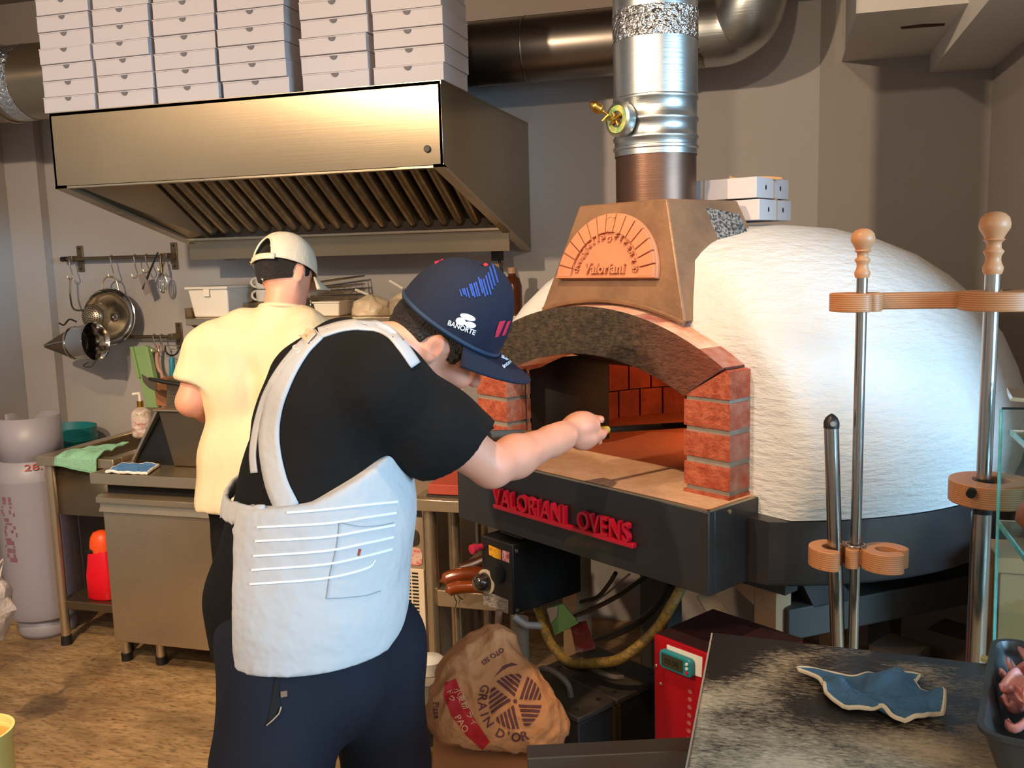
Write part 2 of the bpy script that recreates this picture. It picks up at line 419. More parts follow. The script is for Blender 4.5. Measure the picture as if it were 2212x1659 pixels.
for si, (xa, xb, yb, n) in enumerate(stacks):
    A = at_y(xa, yb, 2.765); B = at_y(xb, yb, 2.765); w = (B.x - A.x)
    pr = make_pizza_box(w - 0.011)
    for k in range(n):
        o = pr if k == 0 else copy_tree(pr)
        jx = random.uniform(-0.0025, 0.0025) + (-0.004 if (si == 4 and k < 3) else 0) + (0.0025 * math.sin(k * 1.1 + si))
        jy = random.uniform(-0.006, 0.006)
        o.location = ((A.x + B.x) / 2 + jx * (0.4 if k == 0 else 1), 2.757 + jy, HZT + 0.0015 + k * bh)
        o.rotation_euler = (0, 0, R_(random.uniform(-0.5, 0.5)))
        tag(o, 'white pizza box, %s in the %s on the hood' % (ordn[k] + ('' if k == 0 else ' up'), stn[si]), 'pizza box', 'pizza boxes stacked on the hood')

# ------------------------------------------------------------------ ducts near the ceiling
d = thing('exhaust_duct', 'grey round sheet-metal duct running along the back wall behind the flue', 'duct', (-0.6, 3.47, 2.38))
yd = 3.47; c0 = at_y(1000, 122, yd); c1 = at_y(1330, 82, yd); zc = (c0.z + c1.z) / 2 - 0.005; rd = 0.117
MB().cyl((-2.2, yd, zc), (-0.28, yd, zc), rd, seg=40).obj('pipe', mat('duct_metal', '8C847C', 0.33, 1.0, var=('78706A', 3, 1)), d)
for x in (-0.93, -1.6, -0.45):
    b = MB(); n = 48
    b.tube([(x + 0.06 * 0, yd + rd * 1.005 * math.cos(2 * math.pi * k / n), zc + rd * 1.005 * math.sin(2 * math.pi * k / n)) for k in range(n)], 0.004, 6, closed=True)
    b.obj('seam_ring', MATS['duct_metal'], d)
elb = bez([(-0.30, yd, zc), (-0.19, yd - 0.01, zc + 0.01), (-0.12, yd - 0.06, zc + 0.09), (-0.10, yd - 0.08, 2.74)], 10)
MB().tube(elb, rd, 36).obj('elbow', m_galv, d)
d2 = thing('exhaust_duct', 'wide steel duct with a foil-taped joint at the upper left', 'duct', (-3.2, 3.2, 2.3))
ya = 3.15; ca = at_y(15, 183, ya); rb = 0.145
MB().cyl((-3.6, ya, ca.z), (-2.45, ya, ca.z), rb, seg=40).obj('pipe', m_steel_hood, d2)
for x in (at_y(22, 183, ya).x,):
    b = MB(); n = 48
    b.tube([(x, ya + rb * 1.01 * math.cos(2 * math.pi * k / n), ca.z + rb * 1.01 * math.sin(2 * math.pi * k / n)) for k in range(n)], 0.006, 6, closed=True).obj('seam_ring', m_steel, d2)
x0 = at_y(40, 183, ya).x; MB().cyl((x0, ya, ca.z), (x0 + 0.075, ya, ca.z), rb * 1.012, seg=48).obj('foil_band', m_foil, d2)
# ------------------------------------------------------------------ pizza oven
_al = R_(33)
AX = Vector((math.sin(_al), math.cos(_al), 0)); LAT = Vector((math.cos(_al), -math.sin(_al), 0))
OC = Vector((-0.125, 2.647, 0))
OM = frame(OC, LAT, AX, (0, 0, 1))
def ol(x, y, a):   # point on the plane ax = a, in oven coordinates
    return OM.inverted() @ at_pl(x, y, OC + AX * a, AX)
m_plaster = mat('white_plaster', 'D2D1CF', 0.6, var=('C7C5C2', 3, 1), bump=(22, 0.55, (1, 1, 3.2), 5, 0.014))
m_brick = mat('red_brick', 'B4502F', 0.85, var=[('8A3420', 14, 1.6), ('CC7350', 45, 2.2, None, 0.6)], bump=(90, 1.0, None, 6, 0.008))
m_brick_top = mat('brick_with_mortar_smear', 'C9744C', 0.85, var=[('D8C0A4', 16, 3.0, None, 0.48)], bump=(70, 0.6, None, 5, 0.006))
m_soot = mat('sooty_brick', '463A2C', 0.9, var=[('2C241C', 6, 1.4), ('6A5640', 60, 2.4, None, 0.62)], bump=(60, 1.0, (1, 1, 2.4), 6, 0.014), stain=('8A4128', 0, 0.10, 0.42, 0.12))
m_soot_red = m_soot
m_mortar = mat('mortar', '9C9283', 0.9, var=('7E7466', 20, 1.2), bump=(60, 0.5))
m_panel = mat('anthracite_panel', '2B2A2B', 0.38, 0.0, coat=0.2, var=('242426', 2, 1))
m_smoke = mat('smoke_hood_metal', '9C7656', 0.45, 0.3, var=[('866348', 3, 1.2), ('5C463A', 6, 2.4, None, 0.68)], bump=(30, 0.25, (1, 1, 3)))
m_terra = mat('terracotta', 'C98560', 0.8, var=('B87350', 12, 1.2), bump=(50, 0.2))
m_tile = mat('sill_tile', 'C79A78', 0.8, var=[('AE7F5F', 7, 1.4), ('D8B494', 20, 1.6, None, 0.6)], bump=(50, 0.4))
m_inner = mat('oven_inner_brick', 'A8492A', 0.85, var=[('6E2B18', 8, 1.4), ('3A1B12', 4, 2, None, 0.64)], bump=(40, 1.0, None, 5, 0.01))
m_sootblack = mat('soot_black', '0D0B0A', 0.85)
oven = thing('pizza_oven', 'white domed wood-fired pizza oven with brick arched mouth and red lettering', 'pizza oven', OC, -_al)
def OB(): return MB(OM)
# dome: lathe with the mouth tunnel left open towards the front
prof = [(0.690, 0.985), (0.708, 1.03), (0.718, 1.09), (0.719, 1.14), (0.710, 1.19), (0.690, 1.25), (0.655, 1.33), (0.598, 1.41), (0.53, 1.475), (0.45, 1.53), (0.36, 1.57), (0.25, 1.602), (0.13, 1.616), (0.001, 1.62)]
seg = 96
def dlim(z): return float(np.interp(z, [1.37, 1.43, 1.50, 1.62], [-0.487, -0.46, -0.42, -0.36]))
def flat(v, lim):   # the front of the round shell is cut flat behind the brick arch
    return Vector((v.x, max(v.y, lim), v.z))
def dome_pt(r, z, k): a = 2 * math.pi * k / seg; return flat(Vector((r * math.cos(a), r * math.sin(a), z)), dlim(z))
pr2 = []
for i in range(len(prof) - 1):
    for s_ in range(2):
        t_ = s_ / 2; pr2.append((prof[i][0] * (1 - t_) + prof[i + 1][0] * t_, prof[i][1] * (1 - t_) + prof[i + 1][1] * t_))
pr2.append(prof[-1])
b = OB(); vs = [dome_pt(r, z, k) for r, z in pr2 for k in range(seg)]
fs = []
for i in range(len(pr2) - 1):
    for k in range(seg):
        k2 = (k + 1) % seg; q = (i * seg + k, i * seg + k2, (i + 1) * seg + k2, (i + 1) * seg + k)
        c = sum((vs[j] for j in q), Vector()) / 4
        if c.y < -0.3 and -0.40 < c.x < 0.33 and c.z < 1.34: continue
        fs.append(q)
b.add(vs, fs).obj('dome', m_plaster, oven, smooth=80)
b = OB(); b.lathe([(0.686, 0.842), (0.692, 0.85), (0.692, 0.983), (0.62, 0.988)], seg=96); b.v = [OM @ flat(OM.inverted() @ v, -0.52) for v in b.v]; b.obj('base_ring', m_panel, oven, smooth=40)
b = OB(); b.lathe([(0.688, 0.842), (0.3, 0.842), (0.001, 0.842)], seg=48); b.v = [OM @ flat(OM.inverted() @ v, -0.52) for v in b.v]; b.obj('base_plate', m_panel, oven)
# front box under the mouth, with side panels
LX0, LX1, LY0, ZS = -0.442, 0.407, -0.660, 1.024
b = OB(); b.box((LX0, LY0, 0.843), (LX1, LY0 + 0.02, ZS - 0.002)); b.obj('front_panel', m_panel, oven, bevel=0.002)
b = OB(); b.box((LX1 - 0.015, LY0 + 0.02, 0.843), (LX1, -0.42, ZS - 0.002)); b.obj('side_panel', m_panel, oven, bevel=0.002)
b = OB(); b.box((LX0, LY0 + 0.02, 0.843), (LX0 + 0.015, -0.42, ZS - 0.002)); b.obj('side_panel', m_panel, oven, bevel=0.002)
b = OB(); b.box((LX0 + 0.015, LY0 + 0.02, 0.843), (LX1 - 0.015, -0.42, 0.855)); b.obj('bottom_panel', m_panel, oven)
b = OB(); b.box((LX0, LY0, ZS - 0.002), (LX1, LY0 + 0.006, ZS + 0.003)); b.box((LX1 - 0.006, LY0, ZS - 0.002), (LX1, -0.5, ZS + 0.003)); b.obj('edge_strip', m_steel, oven)
for (px, py) in ((1575, 1105),):
    q = OM.inverted() @ at_pl(px, py, OC + LAT * LX1, LAT)
    b = OB(); b.cyl((LX1, q.y, q.z), (LX1 + 0.003, q.y, q.z), 0.005); b.obj('bolt', m_steel, oven)
# sill tiles
ys = [LY0 + 0.006, -0.575, -0.48]; xs = [LX0 + 0.006, -0.28, -0.10, 0.08, 0.26, LX1 - 0.008]
for i in range(len(xs) - 1):
    b = OB(); b.box((xs[i] + 0.0006, LY0 + 0.007, ZS - 0.02), (xs[i + 1] - 0.0006, -0.40, ZS)); b.obj('sill_tile', m_tile, oven, bevel=0.001)
# brick pillars: rough faced courses with recessed mortar
def rough_brick(x0, x1, y0, y1, z0, z1, mats, name='brick', taper=None, seed=0, amp=0.0035):
    """front (-y) face is a displaced grid, other faces flat"""
    nx, nz = max(4, int((x1 - x0) / 0.008)), max(4, int((z1 - z0) / 0.007))
    vs = []; fs = []; mi = []
    P = lambda i, j: j * (nx + 1) + i
    for j in range(nz + 1):
        for i in range(nx + 1):
            u, v = i / nx, j / nz
            x = x0 + (x1 - x0) * u; z = z0 + (z1 - z0) * v
            if taper: x, z = taper(u, v)
            e = min(i, j, nx - i, nz - j)
            d_ = (noise.noise(Vector((x * 60 + seed, z * 110, 3.1 * seed))) * amp + noise.noise(Vector((x * 160, z * 200 + seed, seed))) * amp * 0.6) * (1 if e else 0) + (0.0012 if e == 0 else 0)
            vs.append((x, y0 + d_, z))
    for j in range(nz):
        for i in range(nx): fs.append((P(i, j), P(i + 1, j), P(i + 1, j + 1), P(i, j + 1))); mi.append(0)
    loop = [P(i, 0) for i in range(nx + 1)] + [P(nx, j) for j in range(1, nz + 1)] + [P(i, nz) for i in range(nx - 1, -1, -1)] + [P(0, j) for j in range(nz - 1, 0, -1)]
    n0 = len(vs)
    for q in loop: vs.append((vs[q][0], y1, vs[q][2]))
    m = len(loop)
    for k in range(m): fs.append((loop[k], n0 + k, n0 + (k + 1) % m, loop[(k + 1) % m])); mi.append(1)
    fs.append(tuple(n0 + k for k in range(m))); mi.append(1)
    b = OB(); b.add(vs, fs); b.mi = mi
    return b.obj(name, mats, oven, smooth=35)
YF = -0.560
RX0, RX1, LX_0, LX_1 = 0.262, 0.384, -0.470, -0.345
zc_ = [1.036, 1.095, 1.107, 1.163, 1.175, 1.232]
m_bs = mat('brick_side', 'B35A3C', 0.85, var=[('C9B8A6', 22, 2.6, None, 0.52), ('94412A', 12, 1.5)], bump=(80, 0.6, None, 5, 0.005))
for (xa, xb, nm) in ((RX0, RX1, 'r'), (LX_0, LX_1, 'l')):
    for k, (za, zb) in enumerate(((1.026, 1.0345), (1.042, 1.093), (1.107, 1.162), (1.174, 1.231))):
        if k == 0: continue
        rough_brick(xa, xb, YF, -0.47, za, zb, [m_brick, m_bs], seed=k * 3.7 + (9 if nm == 'l' else 0))
    b = OB(); b.box((xa + 0.004, YF + 0.006, ZS), (xb - 0.004, -0.475, 1.245)); b.obj('mortar_joint', m_mortar, oven)
    b = OB(); b.box((xa + 0.001, YF - 0.002, ZS), (xb + 0.001 if nm == 'r' else xb, -0.47, 1.031)); b.obj('brick', m_brick, oven)
# arch geometry: inner and outer circles
def circ(p, q, r):
    ax_, ay, bx_, by, cx_, cy = *p, *q, *r
    d_ = 2 * (ax_ * (by - cy) + bx_ * (cy - ay) + cx_ * (ay - by))
    ux = ((ax_ ** 2 + ay ** 2) * (by - cy) + (bx_ ** 2 + by ** 2) * (cy - ay) + (cx_ ** 2 + cy ** 2) * (ay - by)) / d_
    uy = ((ax_ ** 2 + ay ** 2) * (cx_ - bx_) + (bx_ ** 2 + by ** 2) * (ax_ - cx_) + (cx_ ** 2 + cy ** 2) * (bx_ - ax_)) / d_
    return ux, uy, math.hypot(ax_ - ux, ay - uy)
ci = circ((LX_1, 1.240), (-0.0415, 1.312), (RX0, 1.240)); cc = circ((-0.452, 1.308), (-0.0415, 1.428), (0.369, 1.308))
def arc_pt(c, x): return c[1] + math.sqrt(max(1e-6, c[2] ** 2 - (x - c[0]) ** 2))
NV = 13
# joints radiate: parameter t -> inner x, outer x
def xi(t_): return LX_1 + (RX0 - LX_1) * t_
def xo(t_): return -0.452 + (0.369 + 0.452) * t_
for i in range(NV):
    t0, t1 = i / NV + 0.0001, (i + 1) / NV - 0.0001
    def tp(u, v, t0=t0, t1=t1):
        t_ = t0 + (t1 - t0) * u; xa, xb = xi(t_), xo(t_)
        return xa + (xb - xa) * v, arc_pt(ci, xa) * (1 - v) + arc_pt(cc, xb) * v
    rough_brick(0, 0.06, YF - 0.004, -0.44, 0, 0.11, [m_soot if i < NV - 4 else m_soot_red, m_brick_top if i % 3 else m_bs], 'arch_brick', tp, seed=40 + i * 1.7, amp=0.0045)
# skewback bricks at both springings
for sx, (pi_, po, pl) in (('r', ((RX0, 1.240), (0.369, 1.308), (0.384, 1.240))), ('l', ((LX_1, 1.240), (-0.452, 1.308), (-0.470, 1.240)))):
    poly = [pi_, pl, (pl[0], 1.300), (po[0] + (0.003 if sx == 'r' else -0.003), po[1] - 0.006)]
    mm = MB(OM @ frame((0, YF + 0.001, 0), (1, 0, 0), (0, 0, 1), (0, -1, 0)))
    mm.prism(poly, -0.09); mm.obj('skew_brick', m_brick, oven, smooth=0)
# mortar ring behind the voussoirs
n = 24; vs = []
for y in (YF + 0.008, -0.45):
    for k in range(n + 1): t_ = k / n; vs.append((xi(t_), y, arc_pt(ci, xi(t_)) + 0.004))
    for k in range(n + 1): t_ = k / n; vs.append((xo(t_), y, arc_pt(cc, xo(t_)) - 0.004))
m_ = n + 1; fs = [(k, k + 1, m_ + k + 1, m_ + k) for k in range(n)] + [(2 * m_ + m_ + k, 2 * m_ + m_ + k + 1, 2 * m_ + k + 1, 2 * m_ + k) for k in range(n)]
fs += [(k, 2 * m_ + k, 2 * m_ + k + 1, k + 1) for k in range(n)] + [(m_ + k + 1, 3 * m_ + k + 1, 3 * m_ + k, m_ + k) for k in range(n)]
OB().add(vs, fs).obj('mortar_ring', m_soot, oven)
# collar of plaster joining the arch to the dome
vs = []; fs = []
rows = [(-0.47, 0.0), (-0.40, -0.004), (-0.30, -0.012), (-0.12, -0.02)]
oc_ = [(0.384, ZS - 0.03), (0.386, 1.15), (0.386, 1.30)] + [(xo(k / 20), arc_pt(cc, xo(k / 20))) for k in range(20, -1, -1)] + [(-0.472, 1.30), (-0.472, 1.15), (-0.472, ZS - 0.03)]
for (y, d_) in rows:
    for (x, z) in oc_: vs.append((x, y, z + d_))
m_ = len(oc_); fs = [(r * m_ + k, r * m_ + k + 1, (r + 1) * m_ + k + 1, (r + 1) * m_ + k) for r in range(len(rows) - 1) for k in range(m_ - 1)]
OB().add(vs, fs).obj('plaster_collar', m_plaster, oven, smooth=50)
# vestibule and chamber
b = OB()
b.add([(LX_1, -0.47, ZS), (LX_1, -0.47, 1.27), (-0.275, -0.235, 1.27), (-0.275, -0.235, ZS)], [(0, 1, 2, 3)])
b.add([(RX0, -0.47, ZS), (RX0, -0.47, 1.27), (0.20, -0.30, 1.27), (0.20, -0.30, ZS)], [(3, 2, 1, 0)])
b.add([(-0.36, -0.47, 1.325), (0.28, -0.47, 1.325), (0.22, -0.2, 1.24), (-0.29, -0.2, 1.24)], [(0, 1, 2, 3)])
b.obj('vestibule', m_sootblack, oven, solid=0.012)
b = OB(); b.lathe([(0.54, 1.005), (0.54, 1.012), (0.001, 1.012)], seg=48); b.obj('oven_floor', mat('oven_floor_tile', 'C2683C', 0.8, var=('A1502C', 6, 1.4), bump=(40, 0.3)), oven)
b = OB(); rr_ = 0.54
nn = 40
for row, (za, zb) in enumerate(((1.012, 1.10), (1.104, 1.20), (1.204, 1.30))):
    for k in range(nn):
        a = 2 * math.pi * (k + 0.5 * (row % 2)) / nn; a2 = a + 2 * math.pi / nn - 0.012
        if math.sin((a + a2) / 2) < -0.55: continue
        bb = OB(); pts = [(rr_ * math.cos(a), rr_ * math.sin(a)), (rr_ * math.cos(a2), rr_ * math.sin(a2)), ((rr_ + .05) * math.cos(a2), (rr_ + .05) * math.sin(a2)), ((rr_ + .05) * math.cos(a), (rr_ + .05) * math.sin(a))]
        if math.cos(a) > 0.2: continue
        bb.prism(pts, zb - za, Matrix.Translation((0, 0, za))).obj('inner_brick', m_inner, oven)
b = OB(); b.lathe([(0.60, 1.0), (0.60, 1.30), (0.52, 1.34), (0.3, 1.42), (0.001, 1.45)], seg=40, a0=R_(-58), a1=R_(238)); b.obj('chamber_vault', m_sootblack, oven)
# gas burner with a blue flame
fl = OM.inverted() @ at_pl(1455, 872, OC + Vector((0, 0, 1.02)), Vector((0, 0, 1)))
b = OB(); b.lathe([(0.035, 1.012), (0.045, 1.015), (0.045, 1.028), (0.033, 1.03), (0.033, 1.016)], center=(fl.x, fl.y, 0), seg=24); b.obj('burner_ring', m_sootblack, oven)
b = OB(); b.lathe([(0.024, 1.028), (0.027, 1.045), (0.019, 1.075), (0.006, 1.105), (0.0005, 1.12)], center=(fl.x, fl.y, 0), seg=16)
b.obj('flame', mat('gas_flame', '3A62C8', 0.5, emit=('5A8CFF', 3.0)), oven)
lf = light('burner_light', 'POINT', OM @ Vector((0.05, 0.12, 1.16)), (0, 0, 0), 6.0, (1.0, 0.42, 0.16), 0.06)

# red raised lettering on the front panel
m_red = mat('red_letter', 'C8102E', 0.35, coat=0.3)
pl = ol(1075, 1098, LY0); pr = ol(1377, 1172, LY0)
LM = OM @ frame((0, LY0, 0), (1, 0, 0), (0, 0, 1), (0, -1, 0))
wt = pr.x - pl.x
def tw_(t_):
    q = text_mb(t_ + '|', 0.062, 0.0, Matrix.Identity(4), 'LEFT', 1.06, bold=0.0008); return max(v.x for v in q.v)
zb = 0.9165; w0 = tw_('VALORIANI OVENS') + 0.024
for k, chx in enumerate('VALORIANI OVENS'):
    if chx == ' ': continue
    x_off = (tw_('VALORIANI OVENS'[:k]) - tw_('') + (0.024 if k > 9 else 0))
    q = text_mb(chx, 0.062, 0.012, Matrix.Identity(4), 'LEFT', bold=0.0008)
    MB().add([((v.x + x_off) * wt / w0 + pl.x, v.y + zb, v.z + 0.004) for v in q.v], q.f, LM).obj('letter', m_red, oven, smooth=30)
b = MB(LM); b.box((pl.x, zb - 0.011, 0.002), (pr.x, zb - 0.001, 0.016)); b.obj('letter_bar', m_red, oven, bevel=0.001)

# smoke hood above the arch
def sh(): return OB()
TX0, TX1, TY0, TY1, TZ = -0.172, 0.116, -0.440, -0.165, 1.676
BX0, BX1, BY0, BY1, BZ = -0.262, 0.222, -0.505, -0.10, 1.395
b = sh(); b.hexa([(BX0, BY0, BZ), (BX1, BY0, BZ), (BX1, BY1, BZ), (BX0, BY1, BZ), (TX0, TY0, TZ), (TX1, TY0, TZ), (TX1, TY1, TZ), (TX0, TY1, TZ)])
b.obj('smoke_hood', m_smoke, oven, bevel=0.004)
# moulded band along the foot of the smoke hood
vs = []; n = 20
for k in range(n + 1):
    x = BX0 + 0.02 + (BX1 - BX0 - 0.02) * k / n; z = arc_pt(cc, x) + 0.012
    vs.append((x, BY0 - 0.004 + 0.012 * 0, z))
b = sh(); b.tube(vs, 0.006, 6); b.obj('hood_foot_bead', m_smoke, oven)
# flashing mesh between smoke hood and dome
b = sh(); b.hexa([(TX1 + 0.07, -0.36, 1.40), (0.20, -0.16, 1.50), (0.12, -0.10, 1.55), (0.05, -0.12, 1.5), (TX1 - 0.01, -0.34, 1.665), (TX1 + 0.045, -0.22, 1.640), (0.08, -0.12, 1.62), (0.02, -0.16, 1.63)])
b.obj('flashing', mat('stippled_flashing', '8C857D', 0.6, 0.4, var=('2C2826', 160, 6), bump=(120, 0.6)), oven)
# terracotta plaque
fnorm = ((Vector((BX1, BY0, BZ)) - Vector((BX0, BY0, BZ))).cross(Vector((TX0, TY0, TZ)) - Vector((BX0, BY0, BZ)))).normalized()
fwd = OM.to_3x3() @ fnorm; fp = OM @ Vector((BX0, BY0, BZ))
A = at_pl(1213, 604, fp, fwd); B = at_pl(1425, 603, fp, fwd); T_ = at_pl(1330, 463, fp, fwd)
mid = (A + B) / 2; yv = (T_ - mid); xv = (B - A).normalized(); nv = fwd.normalized()
if nv.dot(FW) > 0: nv = -nv
yv = (yv - xv * yv.dot(xv)); hp = yv.length; yv.normalize(); wp = (B - A).length / 2
PM = frame(mid, xv, yv, nv)
def half(rx, ry, n=28, x0=1): return [(rx * math.cos(math.pi * k / n), ry * math.sin(math.pi * k / n)) for k in range(n + 1)]
b = MB(PM); b.prism(half(wp, hp), 0.012); b.obj('plaque', m_terra, oven, bevel=0.002, label='terracotta half-round plaque with raised lettering')
ri, rj = 0.70, 0.70
nb_ = 15
for k in range(nb_):
    a0, a1 = math.pi * k / nb_ + 0.012, math.pi * (k + 1) / nb_ - 0.012
    pts = [(wp * ri * math.cos(a0), hp * rj * math.sin(a0)), (wp * 0.985 * math.cos(a0), hp * 0.985 * math.sin(a0)), (wp * 0.985 * math.cos((a0 + a1) / 2), hp * .985 * math.sin((a0 + a1) / 2)), (wp * 0.985 * math.cos(a1), hp * 0.985 * math.sin(a1)), (wp * ri * math.cos(a1), hp * rj * math.sin(a1)), (wp * ri * math.cos((a0 + a1) / 2), hp * rj * math.sin((a0 + a1) / 2))]
    b = MB(PM @ Matrix.Translation((0, 0, 0.012))); b.prism(pts, 0.009).obj('plaque_brick', m_terra, oven, bevel=0.0012)
b = MB(PM @ Matrix.Translation((0, 0, 0.012))); b.box((-wp, 0, 0), (wp, 0.004, 0.009)); b.obj('plaque_edge', m_terra, oven)
tm = text_mb('Valoriani', 0.036, 0.010, PM @ Matrix.Translation((0, 0.012, 0.0115)), 'CENTER', 1.05, bold=0.0008)
for word, a_s, a_e in (('Reggello', 168, 102), ('Firenze', 76, 10)):
    for k, ch in enumerate(word):
        a = R_(a_s + (a_e - a_s) * k / (len(word) - 1)); rad = 0.56
        p = Matrix.Translation((wp * rad * math.cos(a), hp * rad * math.sin(a) + 0.008, 0.0115)) @ Matrix.Rotation(a - math.pi / 2, 4, 'Z')
        q = text_mb(ch, 0.021, 0.010, PM @ p, 'CENTER', bold=0.0005); tm.add(q.v, q.f)
for (x, y) in ((0, hp * 0.60), (-wp * 0.60, 0.022), (wp * 0.60, 0.022)):
    for k in range(6):
        a = k * math.pi / 3; c_ = PM @ Vector((x + 0.006 * math.cos(a), y + 0.006 * math.sin(a), 0.012)); tm.tube([c_, c_ + nv * 0.005], 0.0028, 6)
tm.obj('plaque_lettering', m_terra, oven, smooth=30, label='raised letters Valoriani, Reggello and Firenze')
kk = MB(PM @ Matrix.Translation((0, hp * 0.85, 0.021))); kk.tube([(0.008, 0.012, 0), (-0.004, -0.022, 0)], 0.0028, 6).tube([(-0.014, 0.010, 0), (0.0, 0.0135, 0), (0.014, 0.010, 0)], 0.0022, 6); kk.obj('plaque_emblem', m_terra, oven)

# flue pipe with damper, on the smoke hood
PCo = Vector((-0.036, -0.300)); rp = 0.105
flue = thing('flue_pipe', 'upright galvanised flue pipe with foil tape and damper on top of the oven', 'flue pipe', OM @ Vector((PCo.x, PCo.y, 1.676)))
pc = OM @ Vector((PCo.x, PCo.y, 0))
def zpx(y): return at_pl(1421, y, pc, AX).z
def pipe(name, ya, yb, r, m, **k):
    return MB().lathe([(r, zpx(ya)), (r, zpx(yb))], center=(pc.x, pc.y, 0), seg=56).obj(name, m, flue, **k)
zb0 = 1.676
m_burnt = mat('heat_tinted_pipe', '5E4A42', 0.40, 0.85, var=[('3A2E2A', 3, 1.6), ('7A5A48', 5, 1.4)], bump=(6, 0.06, (1, 1, 40)))
MB().lathe([(rp * 0.965, zb0), (rp * 0.965, zpx(330))], center=(pc.x, pc.y, 0), seg=56).obj('lower_pipe', m_burnt, flue)
zl = [(rp * 0.985, zpx(338)), (rp * 0.985, zpx(326)), (rp * 1.02, zpx(324)), (rp * 1.02, zpx(319)), (rp * 0.985, zpx(317)), (rp * .985, zpx(306)), (rp * 1.02, zpx(303)), (rp * 1.02, zpx(298)), (rp * .985, zpx(295)), (rp * .985, zpx(268)), (rp * 1.02, zpx(265)), (rp * 1.02, zpx(259)), (rp * .985, zpx(256)), (rp * .985, zpx(222)), (rp * 1.015, zpx(219)), (rp * 1.015, zpx(213)), (rp * .99, zpx(211))]
MB().lathe(zl, center=(pc.x, pc.y, 0), seg=56).obj('damper_section', m_galv, flue, smooth=50)
MB().lathe([(rp, zpx(212)), (rp, 2.745)], center=(pc.x, pc.y, 0), seg=56).obj('upper_pipe', m_galv, flue)
MB().lathe([(rp * 1.012, zpx(92)), (rp * 1.014, zpx(62)), (rp * 1.012, zpx(28))], center=(pc.x, pc.y, 0), seg=64).obj('foil_band', m_foil, flue)
for (px, py) in ((1393, 201), (1390, 335), (1492, 331)):
    q = at_pl(px, py, pc - FW * rp, FW); dd = (Vector((q.x, q.y, 0)) - Vector((pc.x, pc.y, 0))).normalized()
    s0 = Vector((pc.x, pc.y, q.z)) + dd * rp * 0.99; MB().cyl(s0, s0 + dd * 0.006, 0.004, seg=8).obj('screw', m_steel, flue)
# draught regulator with brass handle
dd = (-Vector((RT.x, RT.y, 0)) * 0.80 - Vector((FW.x, FW.y, 0)) * 0.60).normalized()
q = Vector((pc.x, pc.y, zpx(264))) + dd * (rp + 0.022)
DMt = frame_n(q, dd)
for dz in (-0.034, 0.034): MB().cyl(q - dd * 0.03 + Vector((0, 0, dz)), q - dd * 0.005 + Vector((0, 0, dz * 0.8)), 0.011, 0.009, 14).obj('regulator_lug', m_galv, flue)
MB(DMt).lathe([(0.04, -0.02), (0.042, -0.01), (0.042, 0.004), (0.036, 0.008), (0.034, 0.003), (0.001, 0.003)], seg=32).obj('regulator_ring', m_galv, flue)
MB(DMt @ Matrix.Translation((0, 0, 0.0045))).lathe([(0.0335, 0), (0.0335, 0.002), (0.020, 0.002), (0.020, 0)], seg=32).obj('dial', mat('green_dial', '3E8A5A', 0.5, var=('C8C070', 40, 3)), flue)
db = MB(DMt)
for k in range(4):
    a = k * math.pi / 2 + 0.5; db.cyl((0.006 * math.cos(a), 0.006 * math.sin(a), 0.01), (0.019 * math.cos(a), 0.019 * math.sin(a), 0.01), 0.004, seg=8)
db.cyl((0, 0, 0), (0, 0, 0.03), 0.006); db.obj('spindle', mat('brass', 'C29A4E', 0.3, 1.0), flue)
h0 = DMt @ Vector((-0.012, 0.010, 0.022)); h1 = at_d(1274, 222, (h0 - CAM).dot(FW) - 0.005)
MB().tube([h0, h0 - Vector((0, 0, 0.014)) - Vector((RT.x, RT.y, 0)) * 0.016], [0.005, 0.003], 8).obj('wing_nut', MATS['brass'], flue)
pth = [h0, h0.lerp(h1, 0.3), h0.lerp(h1, 0.45), h0.lerp(h1, 0.75), h1]; MB().tube(bez(pth, 5), [0.004] * 6 + [0.006, 0.008, 0.010, 0.012] + [0.0135] * 6 + [0.012, 0.010, 0.008, 0.006, 0.003], 12).obj('brass_handle', MATS['brass'], flue, smooth=60)

